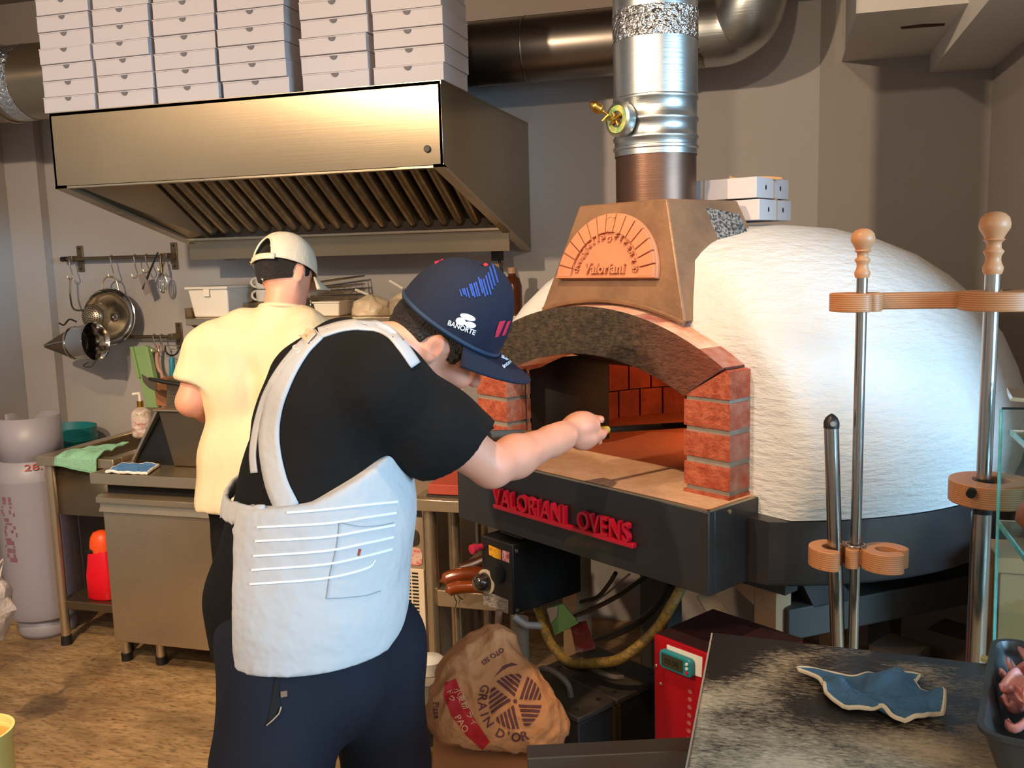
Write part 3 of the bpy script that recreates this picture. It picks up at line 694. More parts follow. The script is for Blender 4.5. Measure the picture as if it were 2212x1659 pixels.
# boxes on top of the dome
pb = [at_y(1553, 470, 2.62), at_y(1750, 480, 2.62)]
for k, (yt, lab) in enumerate((('low', 'lower white tray box tied with string on the oven dome'), ('up', 'upper white tray box tied with string on the oven dome'))):
    bx = thing('cake_box', lab, 'box', (0, 0, 0), 0, 'string-tied boxes on the oven')
    # right-hand front corner edge at (1635..1643)
    c0 = at_y(1640 if k == 0 else 1634, 478 if k == 0 else 436, 2.46)
    z0 = 1.627 + k * 0.056
    cpt = Vector((c0.x, c0.y, z0))
    e1 = (at_z(1752, 477, z0) - at_z(1640, 480, z0)); e1 = Vector((math.cos(R_(14)), math.sin(R_(14)), 0)); e2 = Vector((-math.sin(R_(14)), math.cos(R_(14)), 0))
    e2 = Vector((-0.92, 0.39, 0)).normalized(); e1 = Vector((0.39, 0.92, 0)).normalized()
    fr_ = frame(cpt, e1, e2, (0, 0, 1)); w_, l_ = 0.20, 0.185
    MB(fr_).box((0, 0, 0), (w_, l_, 0.052)).obj('carton', m_box, bx, bevel=0.001)
    for u in (0.055, 0.145):
        MB(fr_).prism([(0.0035 * math.cos(a_ * math.pi / 4) + u, 0.0065 * math.sin(a_ * math.pi / 4) + 0.027) for a_ in range(8)], 0.0012, frame((0, 0, 0), (1, 0, 0), (0, 0, 1), (0, -1, 0))).obj('air_hole', m_dark, bx)
    st = mat('jute_string', 'B08A60', 0.9)
    s_ = MB(fr_); s_.tube([(0.105, -0.001, -0.0), (0.105, -0.0015, 0.0535), (0.105, l_ / 2, 0.0535), (0.105, l_, 0.0535)], 0.0014, 6); s_.tube([(-0.0012, 0.145, 0), (-0.0012, 0.145, 0.053), (w_, 0.145, 0.0535)], 0.0014, 6); s_.obj('string', st, bx)
tg = at_y(1605, 392, 2.56)
MB().tube(bez([at_y(1575, 384, 2.55), at_y(1605, 388, 2.55), at_y(1650, 384, 2.55), at_y(1690, 386, 2.55)], 5), [0.006] + [0.0045] * 14 + [0.003], 8).obj('wooden_spatula', mat('pale_wood', 'B98A5C', 0.6), label='thin wooden stick lying on the tied boxes', cat='stick')
# ------------------------------------------------------------------ prep corner at the left
m_teal = mat('teal_plastic', '1E7F86', 0.4)
m_towel_g = mat('mint_towel', '9AD0AE', 0.95, var=('84BD9A', 60, 1.4), bump=(220, 0.7, None, 3))
m_towel_b = mat('blue_towel', '5C93CF', 0.95, var=('4A80BE', 60, 1.4), bump=(220, 0.7, None, 3))
m_white = mat('white_plastic', 'E9E2D4', 0.45)
m_cyl = mat('grey_enamel', '9D98A0', 0.45, var=('8E8890', 3, 1.2))
m_wood = mat('plywood', 'C98B5A', 0.5, var=('B37646', 6, 1.4, (1, 1, 8)))
m_redp = mat('red_plastic', 'E3001F', 0.35, coat=0.3)
m_orange = mat('orange_plastic', 'F0541A', 0.4)
m_skin = mat('skin', 'E2A184', 0.5, var=('D98E70', 7, 1.0), sss=0.12)
m_clear = mat('clear_film', 'E9DFCF', 0.2, alpha=0.45, bump=(30, 0.8))

def cloth(name, mat_, corners, label, cat, drop=None, n=26, amp=0.006, edge=None, thick=0.006, seed=1.0, fold=None):
    """corners: 4 world points (u,v); drop(u,v,p)->p shapes the drape"""
    c00, c10, c11, c01 = [Vector(c) for c in corners]
    def f(u, v):
        p = c00.lerp(c10, u).lerp(c01.lerp(c11, u), v)
        h = noise.noise(Vector((u * 3.1 + seed, v * 3.3, seed))) * amp + noise.noise(Vector((u * 8 + seed, v * 7, seed * 2))) * amp * 0.4
        p = p + Vector((0, 0, abs(h)))
        return drop(u, v, p) if drop else p
    r = thing(name, label, cat, tuple((c00 + c11) / 2))
    MB().grid(f, n, n).obj('fabric', mat_, r, smooth=80, solid=thick)
    rim = [f(i / n, 0) for i in range(n)] + [f(1, i / n) for i in range(n)] + [f(1 - i / n, 1) for i in range(n)] + [f(0, 1 - i / n) for i in range(n)]
    MB().tube(rim, thick * 0.62, 6, closed=True).obj('stitched_edge', edge or mat_, r)
    return r

# --- sink table
SY0 = 2.97; SX0 = at_y(76, 986, SY0).x; SX1 = -2.52; SZ = at_y(76, 986, SY0).z; SY1 = 3.60
sink = thing('sink_table', 'stainless steel sink table with tubular legs in the left corner', 'sink', ((SX0 + SX1) / 2, SY0, 0))
rim = 0.05
b = MB()
b.box((SX0, SY0, SZ - 0.038), (SX1, SY0 + rim, SZ)).box((SX0, SY1 - rim, SZ - 0.038), (SX1, SY1, SZ)).box((SX0, SY0 + rim, SZ - 0.038), (SX0 + rim, SY1 - rim, SZ)).box((SX1 - rim, SY0 + rim, SZ - 0.038), (SX1, SY1 - rim, SZ))
b.obj('rim', m_steel, sink, bevel=0.003)
MB().box((SX0, SY1 - 0.012, SZ), (SX1, SY1, SZ + 0.10)).obj('backsplash', m_steel, sink, bevel=0.002)
b = MB(); x0, x1, y0, y1, z0, z1 = SX0 + rim, SX1 - rim, SY0 + rim, SY1 - rim, SZ - 0.25, SZ - 0.01
b.add([(x0, y0, z1), (x1, y0, z1), (x1, y1, z1), (x0, y1, z1), (x0, y0, z0), (x1, y0, z0), (x1, y1, z0), (x0, y1, z0)], [(4, 5, 6, 7), (0, 1, 5, 4), (1, 2, 6, 5), (2, 3, 7, 6), (3, 0, 4, 7)])
b.obj('basin', m_steel_dull, sink, solid=0.004)
for x, y in ((SX0 + 0.035, SY0 + 0.035), (SX1 - 0.035, SY0 + 0.035), (SX0 + 0.035, SY1 - 0.035), (SX1 - 0.035, SY1 - 0.035)):
    lg = MB().cyl((x, y, 0.03), (x, y, SZ - 0.03), 0.019).obj('leg', m_steel, sink)
    MB().cyl((x, y, 0), (x, y, 0.04), 0.024, 0.02).obj('leg_foot', m_black, lg)
MB().box((SX0 + 0.02, SY0 + 0.03, 0.155), (SX1 - 0.02, 3.18, 0.19)).obj('lower_shelf', m_steel_dull, sink, bevel=0.003)

# --- under-counter fridge
FX0, FX1, FY0, FZ = -2.51, -1.40, 2.825, 0.785
fridge = thing('counter_fridge', 'stainless under-counter fridge with a flat steel worktop and door', 'fridge', ((FX0 + FX1) / 2, FY0, 0))
MB().box((FX0, FY0, FZ - 0.042), (FX1, 3.52, FZ)).obj('worktop', m_steel, fridge, bevel=0.003)
MB().box((FX0 + 0.03, FY0 + 0.06, 0.13), (FX1 - 0.02, 3.5, FZ - 0.042)).obj('body', m_steel_dull, fridge)
MB().box((FX0 + 0.035, FY0 + 0.05, FZ - 0.085), (FX1 - 0.02, FY0 + 0.06, FZ - 0.045)).obj('vent_gap', m_dark, fridge)
for k, (xa, xb) in enumerate(((FX0 + 0.03, FX0 + 0.565), (FX0 + 0.575, FX1 - 0.02))):
    dr = MB().box((xa, FY0 + 0.02, 0.115), (xb, FY0 + 0.058, FZ - 0.135)).obj('door', m_steel, fridge, bevel=0.004)
    h = MB(frame((xa - 0.008, 0, 0), (0, 1, 0), (0, 0, 1), (1, 0, 0)))
    h.prism([(FY0 + 0.055, FZ - 0.085), (FY0 + 0.012, FZ - 0.085), (FY0 - 0.004, FZ - 0.092), (FY0 - 0.004, FZ - 0.112), (FY0 + 0.016, FZ - 0.112), (FY0 + 0.016, FZ - 0.13), (FY0 + 0.006, FZ - 0.150), (FY0 + 0.055, FZ - 0.150)], xb - xa + 0.012)
    h.obj('door_handle', m_steel, dr, bevel=0.0015)
for x, y in ((at_y(272, 1385, 2.93).x, 2.93), (at_y(348, 1410, 2.93).x, 2.93), (FX1 - 0.12, 3.02), (FX0 + 0.1, 3.42), (FX1 - 0.12, 3.42)):
    lg = MB().cyl((x, y, 0.03), (x, y, 0.13), 0.018).obj('leg', m_steel, fridge); MB().cyl((x, y, 0), (x, y, 0.032), 0.022).obj('leg_foot', m_black, lg)

# --- gas cylinders
def gas(c, r, h, label, writing):
    g = thing('gas_cylinder', label, 'gas cylinder', c, 0, 'gas cylinders')
    x, y, _ = c
    MB().lathe([(0.001, 0.06), (r * 0.6, 0.06), (r * 0.93, 0.09), (r, 0.13), (r, h - 0.12), (r * 1.006, h - 0.117), (r * 1.006, h - 0.112), (r * 0.985, h - 0.09), (r * 0.87, h - 0.04), (r * 0.6, h - 0.01), (0.001, h)], (x, y, 0), 40).obj('body', m_cyl, g)
    MB().lathe([(r * 0.72, 0.0), (r * 0.75, 0.02), (r * 0.75, 0.085)], (x, y, 0), 32).obj('foot_ring', m_cyl, g, solid=0.004)
    n = 40; vs = []; rc = r * 0.80; z0, z1 = h - 0.06, h + 0.145
    for k in range(n + 1):
        a = R_(-150) + R_(330) * k / n
        dip = 0.05 * max(0, 1 - abs((k / n - 0.86) / 0.08)) 
        for z in (z0, z1 - dip): vs.append((x + rc * math.cos(a), y + rc * math.sin(a), z))
    fs = [(2 * k, 2 * k + 2, 2 * k + 3, 2 * k + 1) for k in range(n)]
    MB().add(vs, fs).obj('collar', m_cyl, g, solid=0.005)
    MB().cyl((x, y, h - 0.01), (x, y, h + 0.07), 0.022).cyl((x, y, h + 0.07), (x, y, h + 0.09), 0.03, 0.026).obj('valve', mat('valve_brass', '7A6A4A', 0.4, 0.8), g)
    if writing:
        tb = text_mb('28.1', 0.055, 0.0, Matrix.Identity(4), 'CENTER'); vs = []
        d0 = math.atan2(-y, -x)
        for v in tb.v:
            a = d0 + v.x / r + 0.10; z = h - 0.052 + v.y * 0.75; rr = r * (0.93 - 0.55 * (v.y)) ; vs.append((x + rr * math.cos(a) * 1.01, y + rr * math.sin(a) * 1.01, z - 0.012))
        MB().add(vs, tb.f).obj('painted_number', mat('faded_red_paint', 'B4503C', 0.7), g, solid=0.002)
        tb = text_mb('GAS LPG', 0.05, 0.0, Matrix.Identity(4), 'CENTER'); vs = []
        for v in tb.v:
            a = d0 - 0.62 + v.y / r * 0.9; z = h * 0.64 + v.x; vs.append((x + r * 1.004 * math.cos(a), y + r * 1.004 * math.sin(a), z))
        MB().add(vs, tb.f).obj('painted_letters', mat('faded_maroon', '94505A', 0.7), g)
    return g
gp = at_z(92, 1372, 0)
gas((gp.x - 0.02, gp.y + 0.06, 0), 0.152, 0.80, 'grey gas cylinder with open collar left of the sink table leg', False)
gas((-2.66, 3.34, 0), 0.125, 0.40, 'grey gas cylinder standing under the sink behind the red bottle', False)
# painted number on the front cylinder
g0 = bpy.data.objects['gas_cylinder']; cx_, cy_ = g0.location.x, g0.location.y
tb = text_mb('28.1', 0.06, 0.0, Matrix.Identity(4), 'CENTER'); d0 = math.atan2(-cy_, -cx_); vs = []
for v in tb.v:
    z = 0.735 + v.y * 0.6; rr = 0.152 * (0.995 - max(0, (z - 0.70)) * 2.2 * 1.0) + 0.006; a = d0 + v.x / 0.15 + 0.1; vs.append((cx_ + rr * math.cos(a), cy_ + rr * math.sin(a), z))
MB().add(vs, tb.f).obj('painted_number', mat('faded_red_paint', 'B4503C', 0.7), g0, solid=0.004)
vs = []; fs = []; random.seed(11)
for k in range(16):      # worn, unreadable vertical writing
    zc_k = 0.62 - k * 0.017 + random.uniform(-.003, .003); w_k = random.uniform(0.012, 0.03); h_k = random.uniform(0.004, 0.010); a_k = d0 - 0.80 + random.uniform(-0.08, 0.08)
    n0 = len(vs)
    for (da, dz) in ((-w_k, -h_k), (w_k, -h_k), (w_k, h_k), (-w_k, h_k)): vs.append((cx_ + 0.1532 * math.cos(a_k + da / 0.152), cy_ + 0.1532 * math.sin(a_k + da / 0.152), zc_k + dz))
    fs.append((n0, n0 + 1, n0 + 2, n0 + 3))
MB().add(vs, fs).obj('worn_writing', mat('faded_maroon', '7E5560', 0.7), g0, kind='stuff')

# --- teal tub, standing behind the sink rim
TY = 3.56; tc_ = at_y(150, 975, TY); zt = at_y(150, 920, TY).z - 0.140
tub = thing('teal_tub', 'teal plastic tub with a handle slot behind the gas cylinder', 'tub', (tc_.x, TY, zt - 0.05))
b = MB(); s_ = 1.0
def oval(r, z, n=36): return [(tc_.x + r * 0.92 * math.cos(2 * math.pi * k / n), TY + r * 0.8 * math.sin(2 * math.pi * k / n), z) for k in range(n)]
rings = [(0.115, zt - 0.05), (0.130, zt), (0.142, zt + 0.075), (0.150, zt + 0.076), (0.151, zt + 0.094), (0.143, zt + 0.095), (0.150, zt + 0.138), (0.144, zt + 0.140), (0.135, zt + 0.09), (0.10, zt - 0.04), (0.001, zt - 0.04)]
vs = [p for r, z in rings for p in oval(r, z)]; n = 36
b.add(vs, [(i * n + k, i * n + (k + 1) % n, (i + 1) * n + (k + 1) % n, (i + 1) * n + k) for i in range(len(rings) - 1) for k in range(n)] + [tuple(range(n - 1, -1, -1))])
b.obj('shell', m_teal, tub, smooth=50)
MB().box((tc_.x - 0.12, TY - 0.11, 0.0), (tc_.x + 0.12, TY + 0.11, zt - 0.051)).obj('storage_box', m_cyl, label='plain grey box under the teal tub in the corner', cat='box', bevel=0.004)
MB(frame((tc_.x, TY - 0.1215, zt + 0.118), (1, 0, 0), (0, 0, 1), (0, -1, 0))).prism([(0.05 * math.cos(2 * math.pi * k / 20), 0.009 * math.sin(2 * math.pi * k / 20)) for k in range(20)], 0.003).obj('handle_slot', mat('slot_grey', 'A79B90', 0.8), tub)
MB(frame((tc_.x + 0.035, TY - 0.107, zt + 0.04), (1, 0.1, 0), (0, 0, 1), (0, -1, 0))).prism([(-0.035, -0.012), (0.03, -0.004), (0.035, 0.012), (-0.03, 0.010)], 0.004).obj('sticker', mat('dark_red_sticker', '5A2320', 0.6), tub)

# --- towels
def dr1(u, v, p):
    if v < 0.32:
        d_ = (0.32 - v); e = SY0 - 0.004
        return Vector((p.x + 0.01 * math.sin(u * 9), e - 0.004 - 0.003 * math.sin(u * 6 + 1), SZ + 0.004 - d_ * 0.16 * (0.6 + 0.6 * u)))
    return p
k1 = at_y(120, 1000, SY0 - 0.005); k2 = at_y(205, 1003, SY0 - 0.005)
zt2 = SZ + 0.006
cloth('dish_towel', m_towel_g, [(k1.x, SY0 - 0.03, zt2), (k2.x, SY0 - 0.03, zt2), (k2.x + 0.02, SY0 + 0.17, zt2 + 0.02), (k1.x + 0.03, SY0 + 0.16, zt2)], 'mint green towel hanging over the front rim of the sink', 'towel', dr1, amp=0.02, seed=2.3)
A = at_z(230, 1020, FZ + 0.006); B = at_z(318, 1023, FZ + 0.006); C_ = at_z(342, 1006, FZ + 0.006); D_ = at_z(262, 1003, FZ + 0.006)
cloth('dish_cloth', m_towel_b, [A, B, C_, D_], 'folded blue cloth lying on the counter fridge top', 'cloth', amp=0.008, edge=mat('white_hem', 'E6E2DC', 0.9), seed=5.1, thick=0.009)
# --- stainless bin with leaning lid
BY = 2.98; bz = FZ + 0.001
q0, q1 = at_y(374, 996, BY), at_y(470, 1003, BY); t0, t1 = at_y(346, 886, BY), at_y(470, 890, BY)
bn = thing('steel_bin', 'tapered stainless container with slanted side standing on the fridge top', 'container', (q0.x + 0.1, BY, bz))
zt_ = t0.z; wx0, wx1 = q0.x, q0.x + 0.30
b = MB(); b.hexa([(wx0, BY, bz), (wx1, BY, bz), (wx1, BY + 0.26, bz), (wx0, BY + 0.26, bz), (t0.x, BY - 0.015, zt_), (wx1 + 0.03, BY - 0.015, zt_), (wx1 + 0.03, BY + 0.29, zt_), (t0.x, BY + 0.29, zt_)])
b.obj('body', m_steel_dull, bn, bevel=0.006)
b = MB(); b.box((t0.x - 0.012, BY - 0.03, zt_), (wx1 + 0.042, BY + 0.30, zt_ + 0.008)); b.obj('top_rim', m_steel, bn, bevel=0.002)
ld = at_y(286, 995, BY + 0.02)
b = MB(); b.hexa([(ld.x, BY, bz), (ld.x + 0.012, BY, bz), (ld.x + 0.012, BY + 0.27, bz), (ld.x, BY + 0.27, bz), (t0.x - 0.012, BY - 0.015, zt_), (t0.x, BY - 0.015, zt_), (t0.x, BY + 0.27, zt_), (t0.x - 0.012, BY + 0.27, zt_)])
b.obj('leaning_lid', mat('pale_edge_steel', 'C9BBA6', 0.35, 0.9), bn, bevel=0.001)
MB().hexa([(ld.x + 0.014, BY + 0.02, bz), (wx0 - 0.001, BY + 0.02, bz), (wx0 - 0.001, BY + 0.25, bz), (ld.x + 0.014, BY + 0.25, bz), (t0.x + 0.001, BY + 0.02, zt_ - 0.004), (t0.x + 0.002, BY + 0.02, zt_ - 0.004), (t0.x + 0.002, BY + 0.25, zt_ - 0.004), (t0.x + 0.001, BY + 0.25, zt_ - 0.004)]).obj('gap_shade', m_black, bn)  # black filler standing in for the shade between lid and container
# knife block + grater + cleaver on top
kz = zt_ + 0.0085
kx = at_y(341, 880, BY + 0.05).x
MB().box((kx, BY + 0.04, kz), (kx + 0.055, BY + 0.16, kz + 0.105)).obj('spice_tin', mat('brown_carton', '8A5A38', 0.7), label='brown carton standing on the steel container', cat='carton', bevel=0.003)
gr = thing('grater', 'steel grater with rows of holes on the steel container', 'grater', (kx + 0.11, BY + 0.08, kz))
gx = kx + 0.06
b = MB(); b.hexa([(gx, BY + 0.02, kz), (gx + 0.11, BY + 0.02, kz), (gx + 0.11, BY + 0.09, kz), (gx, BY + 0.09, kz), (gx + 0.01, BY + 0.03, kz + 0.11), (gx + 0.10, BY + 0.03, kz + 0.11), (gx + 0.10, BY + 0.08, kz + 0.11), (gx + 0.01, BY + 0.08, kz + 0.11)]); b.obj('plate', m_steel_dull, gr)
b = MB()
for r in range(8):
    for c in range(8):
        p = (gx + 0.02 + c * 0.0098 + 0.005 * (r % 2), BY + 0.0185 + r * 0.0013, kz + 0.012 + r * 0.0122); b.add([(p[0] - 0.0035, p[1], p[2]), (p[0] + 0.0035, p[1], p[2]), (p[0], p[1] - 0.003, p[2] + 0.005)], [(0, 1, 2)])
b.obj('teeth', m_chrome, gr, kind='stuff')
cv = thing('cleaver', 'dark-handled blade held out level above the steel container', 'knife', at_y(350, 822, BY + 0.0))
yk = BY - 0.03
b = MB(frame(Vector((0, yk, 0)), (1, 0, 0), (0, 0, 1), (0, -1, 0)))
pts = [at_y(x, y, yk) for x, y in ((306, 808), (318, 815), (338, 826), (338, 846), (322, 838), (310, 825))]
b.prism([(p.x, p.z) for p in pts], 0.002).obj('blade', m_steel_dull, cv, smooth=0)
MB().tube([at_y(322, 818, yk), at_y(350, 824, yk), at_y(392, 831, yk)], [0.006, 0.009, 0.008], 8).obj('handle', m_black, cv)

# --- soap bottle
sb = at_y(309, 945, 3.40); sz0 = SZ + 0.002
sx = sb.x
bt = thing('soap_bottle', 'pump soap bottle with a patterned red and white label beside the sink', 'bottle', (sx, 3.40, sz0))
s1 = (at_y(309, 885, 3.40).z - sz0)
MB().lathe([(0.001, 0), (0.036, 0.0), (0.043, 0.008), (0.043, s1 * 0.86), (0.040, s1 * 0.95), (0.022, s1 * 1.06), (0.014, s1 * 1.1), (0.001, s1 * 1.1)], (sx, 3.40, sz0), 28).obj('body', mat('bottle_glaze', 'D9CDBF', 0.35, var=('8A6248', 60, 3.0, None, 0.58)), bt)
MB().lathe([(0.0435, s1 * 0.14), (0.0437, s1 * 0.15), (0.0437, s1 * 0.74), (0.0435, s1 * 0.75)], (sx, 3.40, sz0), 28).obj('label_band', mat('bottle_label', 'E8E0D6', 0.5, var=[('A63A34', 26, 3.5, (1, 1, 2), 0.55)]), bt)
MB().cyl((sx, 3.4, sz0 + s1 * 1.08), (sx, 3.4, sz0 + s1 * 1.32), 0.014).obj('pump_collar', mat('gold_cap', 'B98A3A', 0.3, 0.9), bt)
MB().cyl((sx, 3.4, sz0 + s1 * 1.3), (sx, 3.4, sz0 + s1 * 1.58), 0.007).tube([(sx + 0.006, 3.4, sz0 + s1 * 1.6), (sx - 0.035, 3.4, sz0 + s1 * 1.56)], 0.007, 8).obj('pump_head', m_white, bt)
# small cup holding the tap end on the backsplash
# --- red detergent bottle on the sink shelf
rb_ = at_y(205, 1322, 3.03)
rd = thing('detergent_bottle', 'bright red plastic bottle with orange cap on the sink shelf', 'bottle', (rb_.x, 3.07, 0.191))
zt3 = at_y(205, 1150, 3.05).z
b = MB(); H_ = zt3 - 0.191
prof = [(0.0, 0.062, 0.05), (0.02, 0.068, 0.055), (0.35, 0.068, 0.055), (0.50, 0.060, 0.05), (0.66, 0.054, 0.046), (0.72, 0.050, 0.042)]
n = 28; vs = []
for h, rx, ry in prof:
    for k in range(n):
        a = 2 * math.pi * k / n; e = 0.7
        vs.append((rb_.x + 0.02 + rx * math.copysign(abs(math.cos(a)) ** e, math.cos(a)), 3.08 + ry * math.copysign(abs(math.sin(a)) ** e, math.sin(a)), 0.191 + h * H_))
b.add(vs, [(i * n + k, i * n + (k + 1) % n, (i + 1) * n + (k + 1) % n, (i + 1) * n + k) for i in range(len(prof) - 1) for k in range(n)] + [tuple(range(n - 1, -1, -1)), tuple((len(prof) - 1) * n + k for k in range(n))])
b.obj('body', m_redp, rd, smooth=50)
vs = []
pf2 = [(0.70, 0.052, 0.044), (0.80, 0.052, 0.044), (0.90, 0.046, 0.040), (0.97, 0.034, 0.03), (1.0, 0.012, 0.012)]
for h, rx, ry in pf2:
    for k in range(n): a = 2 * math.pi * k / n; vs.append((rb_.x + 0.022 + rx * math.cos(a), 3.08 + ry * math.sin(a), 0.191 + h * H_))
MB().add(vs, [(i * n + k, i * n + (k + 1) % n, (i + 1) * n + (k + 1) % n, (i + 1) * n + k) for i in range(len(pf2) - 1) for k in range(n)] + [tuple((len(pf2) - 1) * n + k for k in range(n))]).obj('cap', m_orange, rd, smooth=50)
MB().box((rb_.x - 0.028, 3.034, 0.191 + 0.69 * H_), (rb_.x + 0.012, 3.05, 0.191 + 0.745 * H_)).obj('clip', m_black, rd, bevel=0.004)

# ------------------------------------------------------------------ utensil rails
WY = YW - 0.002
def rail(xa, ya, xb, yb, brk, label):
    A = at_y(xa, ya, 3.69); B = at_y(xb, yb, 3.69); z = (A.z + B.z) / 2
    r = thing('utensil_rail', label, 'rail', ((A.x + B.x) / 2, WY, z))
    MB().cyl((A.x, 3.69, z), (B.x, 3.69, z), 0.0085, seg=14).obj('bar', m_steel_dull, r)
    MB().cyl((A.x - 0.008, 3.69, z), (A.x + 0.022, 3.69, z), 0.012).obj('end_cap', m_black, r)
    for px in brk:
        x = at_y(px, ya, 3.69).x
        k = MB().box((x - 0.017, WY - 0.006, z - 0.062), (x + 0.017, WY, z + 0.062)).box((x - 0.012, 3.675, z - 0.014), (x + 0.012, WY - 0.004, z + 0.014)).obj('bracket', m_steel_dull, r, bevel=0.0015)
        for dz in (-0.048, 0.048): MB().cyl((x, WY - 0.0075, z + dz), (x, WY - 0.004, z + dz), 0.005, seg=8).obj('screw', m_black, k)
    return z
z1 = rail(136, 560, 366, 553, (156, 361), 'upper steel utensil rail on the back wall left of the hood')
z2 = rail(240, 731, 376, 724, (372,), 'lower steel utensil rail above the soap bottle')
def shook(px, z, h, label, flip=1, group='steel hooks on the rails'):
    x = at_y(px, 560, 3.685).x; p = []
    for k in range(9): a = math.pi * k / 8; p.append((x + 0.004 * flip * k / 8, 3.69 + 0.0125 * math.cos(a), z + 0.0125 * math.sin(a)))
    p += [(x + 0.01 * flip, 3.675, z - h * 0.4), (x + 0.022 * flip, 3.672, z - h * 0.75)]
    for k in range(1, 9): a = math.pi * k / 8; p.append((x + 0.022 * flip - 0.015 * (1 - math.cos(a)) * flip, 3.670, z - h * 0.75 - 0.018 * math.sin(a)))
    return MB().tube(bez(p, 2), 0.0027, 7).obj('s_hook', m_steel, label=label, cat='hook', group=group)
for px, h, l in ((150, 0.105, 'steel hook at the left end of the upper rail, holding the sieve'), (239, 0.10, 'steel hook in the middle of the upper rail, holding the wok lid'), (290, 0.105, 'empty steel hook on the upper rail, left of the spatula'), (315, 0.075, 'short steel hook on the upper rail behind the spatula'), (347, 0.07, 'short steel hook on the upper rail holding the tongs')):
    shook(px, z1, h, l)
for px, l in ((318, 'bent steel hook on the lower rail holding the green slicer'), (334, 'bent steel hook on the lower rail beside the pink handle')):
    shook(px, z2, 0.07, l)
# wok lid: shallow polished bowl seen from the inside
wc = at_y(238, 686, 3.655); rw = 0.133
wn = Vector((0.12, -1, 0.10)).normalized(); WMx = frame_n(wc + Vector((0, 0.03, 0)), wn)
wk = thing('wok', 'round polished steel wok hanging from the upper rail', 'wok', wc)
MB(WMx).lathe([(rw, 0.042), (rw * 1.005, 0.045), (rw * 0.985, 0.046), (rw * 0.93, 0.032), (rw * 0.75, 0.014), (rw * 0.5, 0.004), (rw * 0.2, 0.0), (0.001, 0.0)], seg=56).obj('bowl', m_chrome, wk, smooth=60, solid=0.003)
hp_ = [WMx @ Vector(v) for v in ((-0.042, rw * 0.93, 0.03), (-0.036, rw + 0.03, 0.03), (-0.018, rw + 0.052, 0.03), (0.012, rw + 0.054, 0.03), (0.034, rw + 0.034, 0.03), (0.044, rw * 0.93, 0.03))]
MB().tube(bez(hp_, 5), 0.0035, 8).obj('loop_handle', m_steel, wk)
# small colander (perforated cup) in front of the wok, with long handle
sc_ = at_y(203, 684, 3.585); SMx = frame_n(sc_, Vector((0.05, -1, 0.05)))
sv = thing('strainer', 'small perforated steel strainer hanging in front of the wok', 'strainer', sc_)
MB(SMx).lathe([(0.062, -0.03), (0.066, -0.028), (0.065, -0.022), (0.058, 0.006), (0.045, 0.022), (0.025, 0.032), (0.001, 0.036)], seg=36).obj('cup', m_steel, sv, smooth=60)
b = MB(SMx)
for r_ in range(1, 7):
    rr = 0.0093 * r_; zz = float(np.interp(rr, [0.0, 0.025, 0.045, 0.058], [0.036, 0.032, 0.022, 0.006])) + 0.0006
    for k in range(int(6 * r_)):
        a = 2 * math.pi * k / (6 * r_) + r_ * 0.3; b.lathe([(0.0032, -0.001), (0.0026, 0.0012), (0.0001, 0.0012)], (rr * math.cos(a), rr * math.sin(a), zz + 0.0004), 6)
b.obj('holes', mat('hole_dark', '2E2218', 0.6), sv, kind='stuff')
MB().tube(bez([sc_ + Vector((-0.05, 0.02, 0.03)), at_y(160, 668, 3.62), at_y(152, 640, 3.66), at_y(152, 600, 3.675)], 6), 0.0045, 8).obj('handle', m_steel_dull, sv)
# conical sieve (chinois): cone with wire frame, cylinder collar
ap = at_y(97, 747, 3.46); ba = at_y(163, 741, 3.46); ca2 = at_y(206, 737, 3.46)
dv = (ca2 - ap).normalized(); Fx = frame(ap, dv.orthogonal().normalized(), dv.cross(dv.orthogonal().normalized()), dv)
Lc = (ba - ap).length; Lt = (ca2 - ap).length
ch = thing('conical_sieve', 'conical steel sieve hanging point to the left below the wok', 'sieve', ap)
MB(Fx).lathe([(0.006, 0), (0.072, Lc)], seg=32).obj('mesh_cone', mat('sieve_mesh', '6B5A48', 0.5, 0.8, bump=(400, 0.8)), ch)
MB(Fx).lathe([(0.0725, Lc - 0.003), (0.078, Lc), (0.078, Lc + 0.006), (0.074, Lc + 0.008), (0.086, Lt), (0.09, Lt + 0.004)], seg=40).obj('collar', m_chrome, ch, smooth=40)
b = MB()
for k in range(4):
    a = 2 * math.pi * k / 4 + 0.6; b.tube([Fx @ Vector((0.006 * math.cos(a), 0.006 * math.sin(a), -0.003)), Fx @ Vector((0.0745 * math.cos(a), 0.0745 * math.sin(a), Lc))], 0.0025, 6)
b.obj('frame_wires', m_chrome, ch)
MB().tube(bez([at_y(190, 783, 3.56), at_y(180, 790, 3.56), at_y(196, 793, 3.56), at_y(207, 780, 3.58)], 5), 0.003, 7).obj('hook_loop', m_steel_dull, ch)
MB().tube(bez([at_y(165, 695, 3.62), at_y(150, 690, 3.62), at_y(138, 702, 3.64), at_y(128, 698, 3.64)], 5), 0.004, 7).obj('handle', m_black, ch)
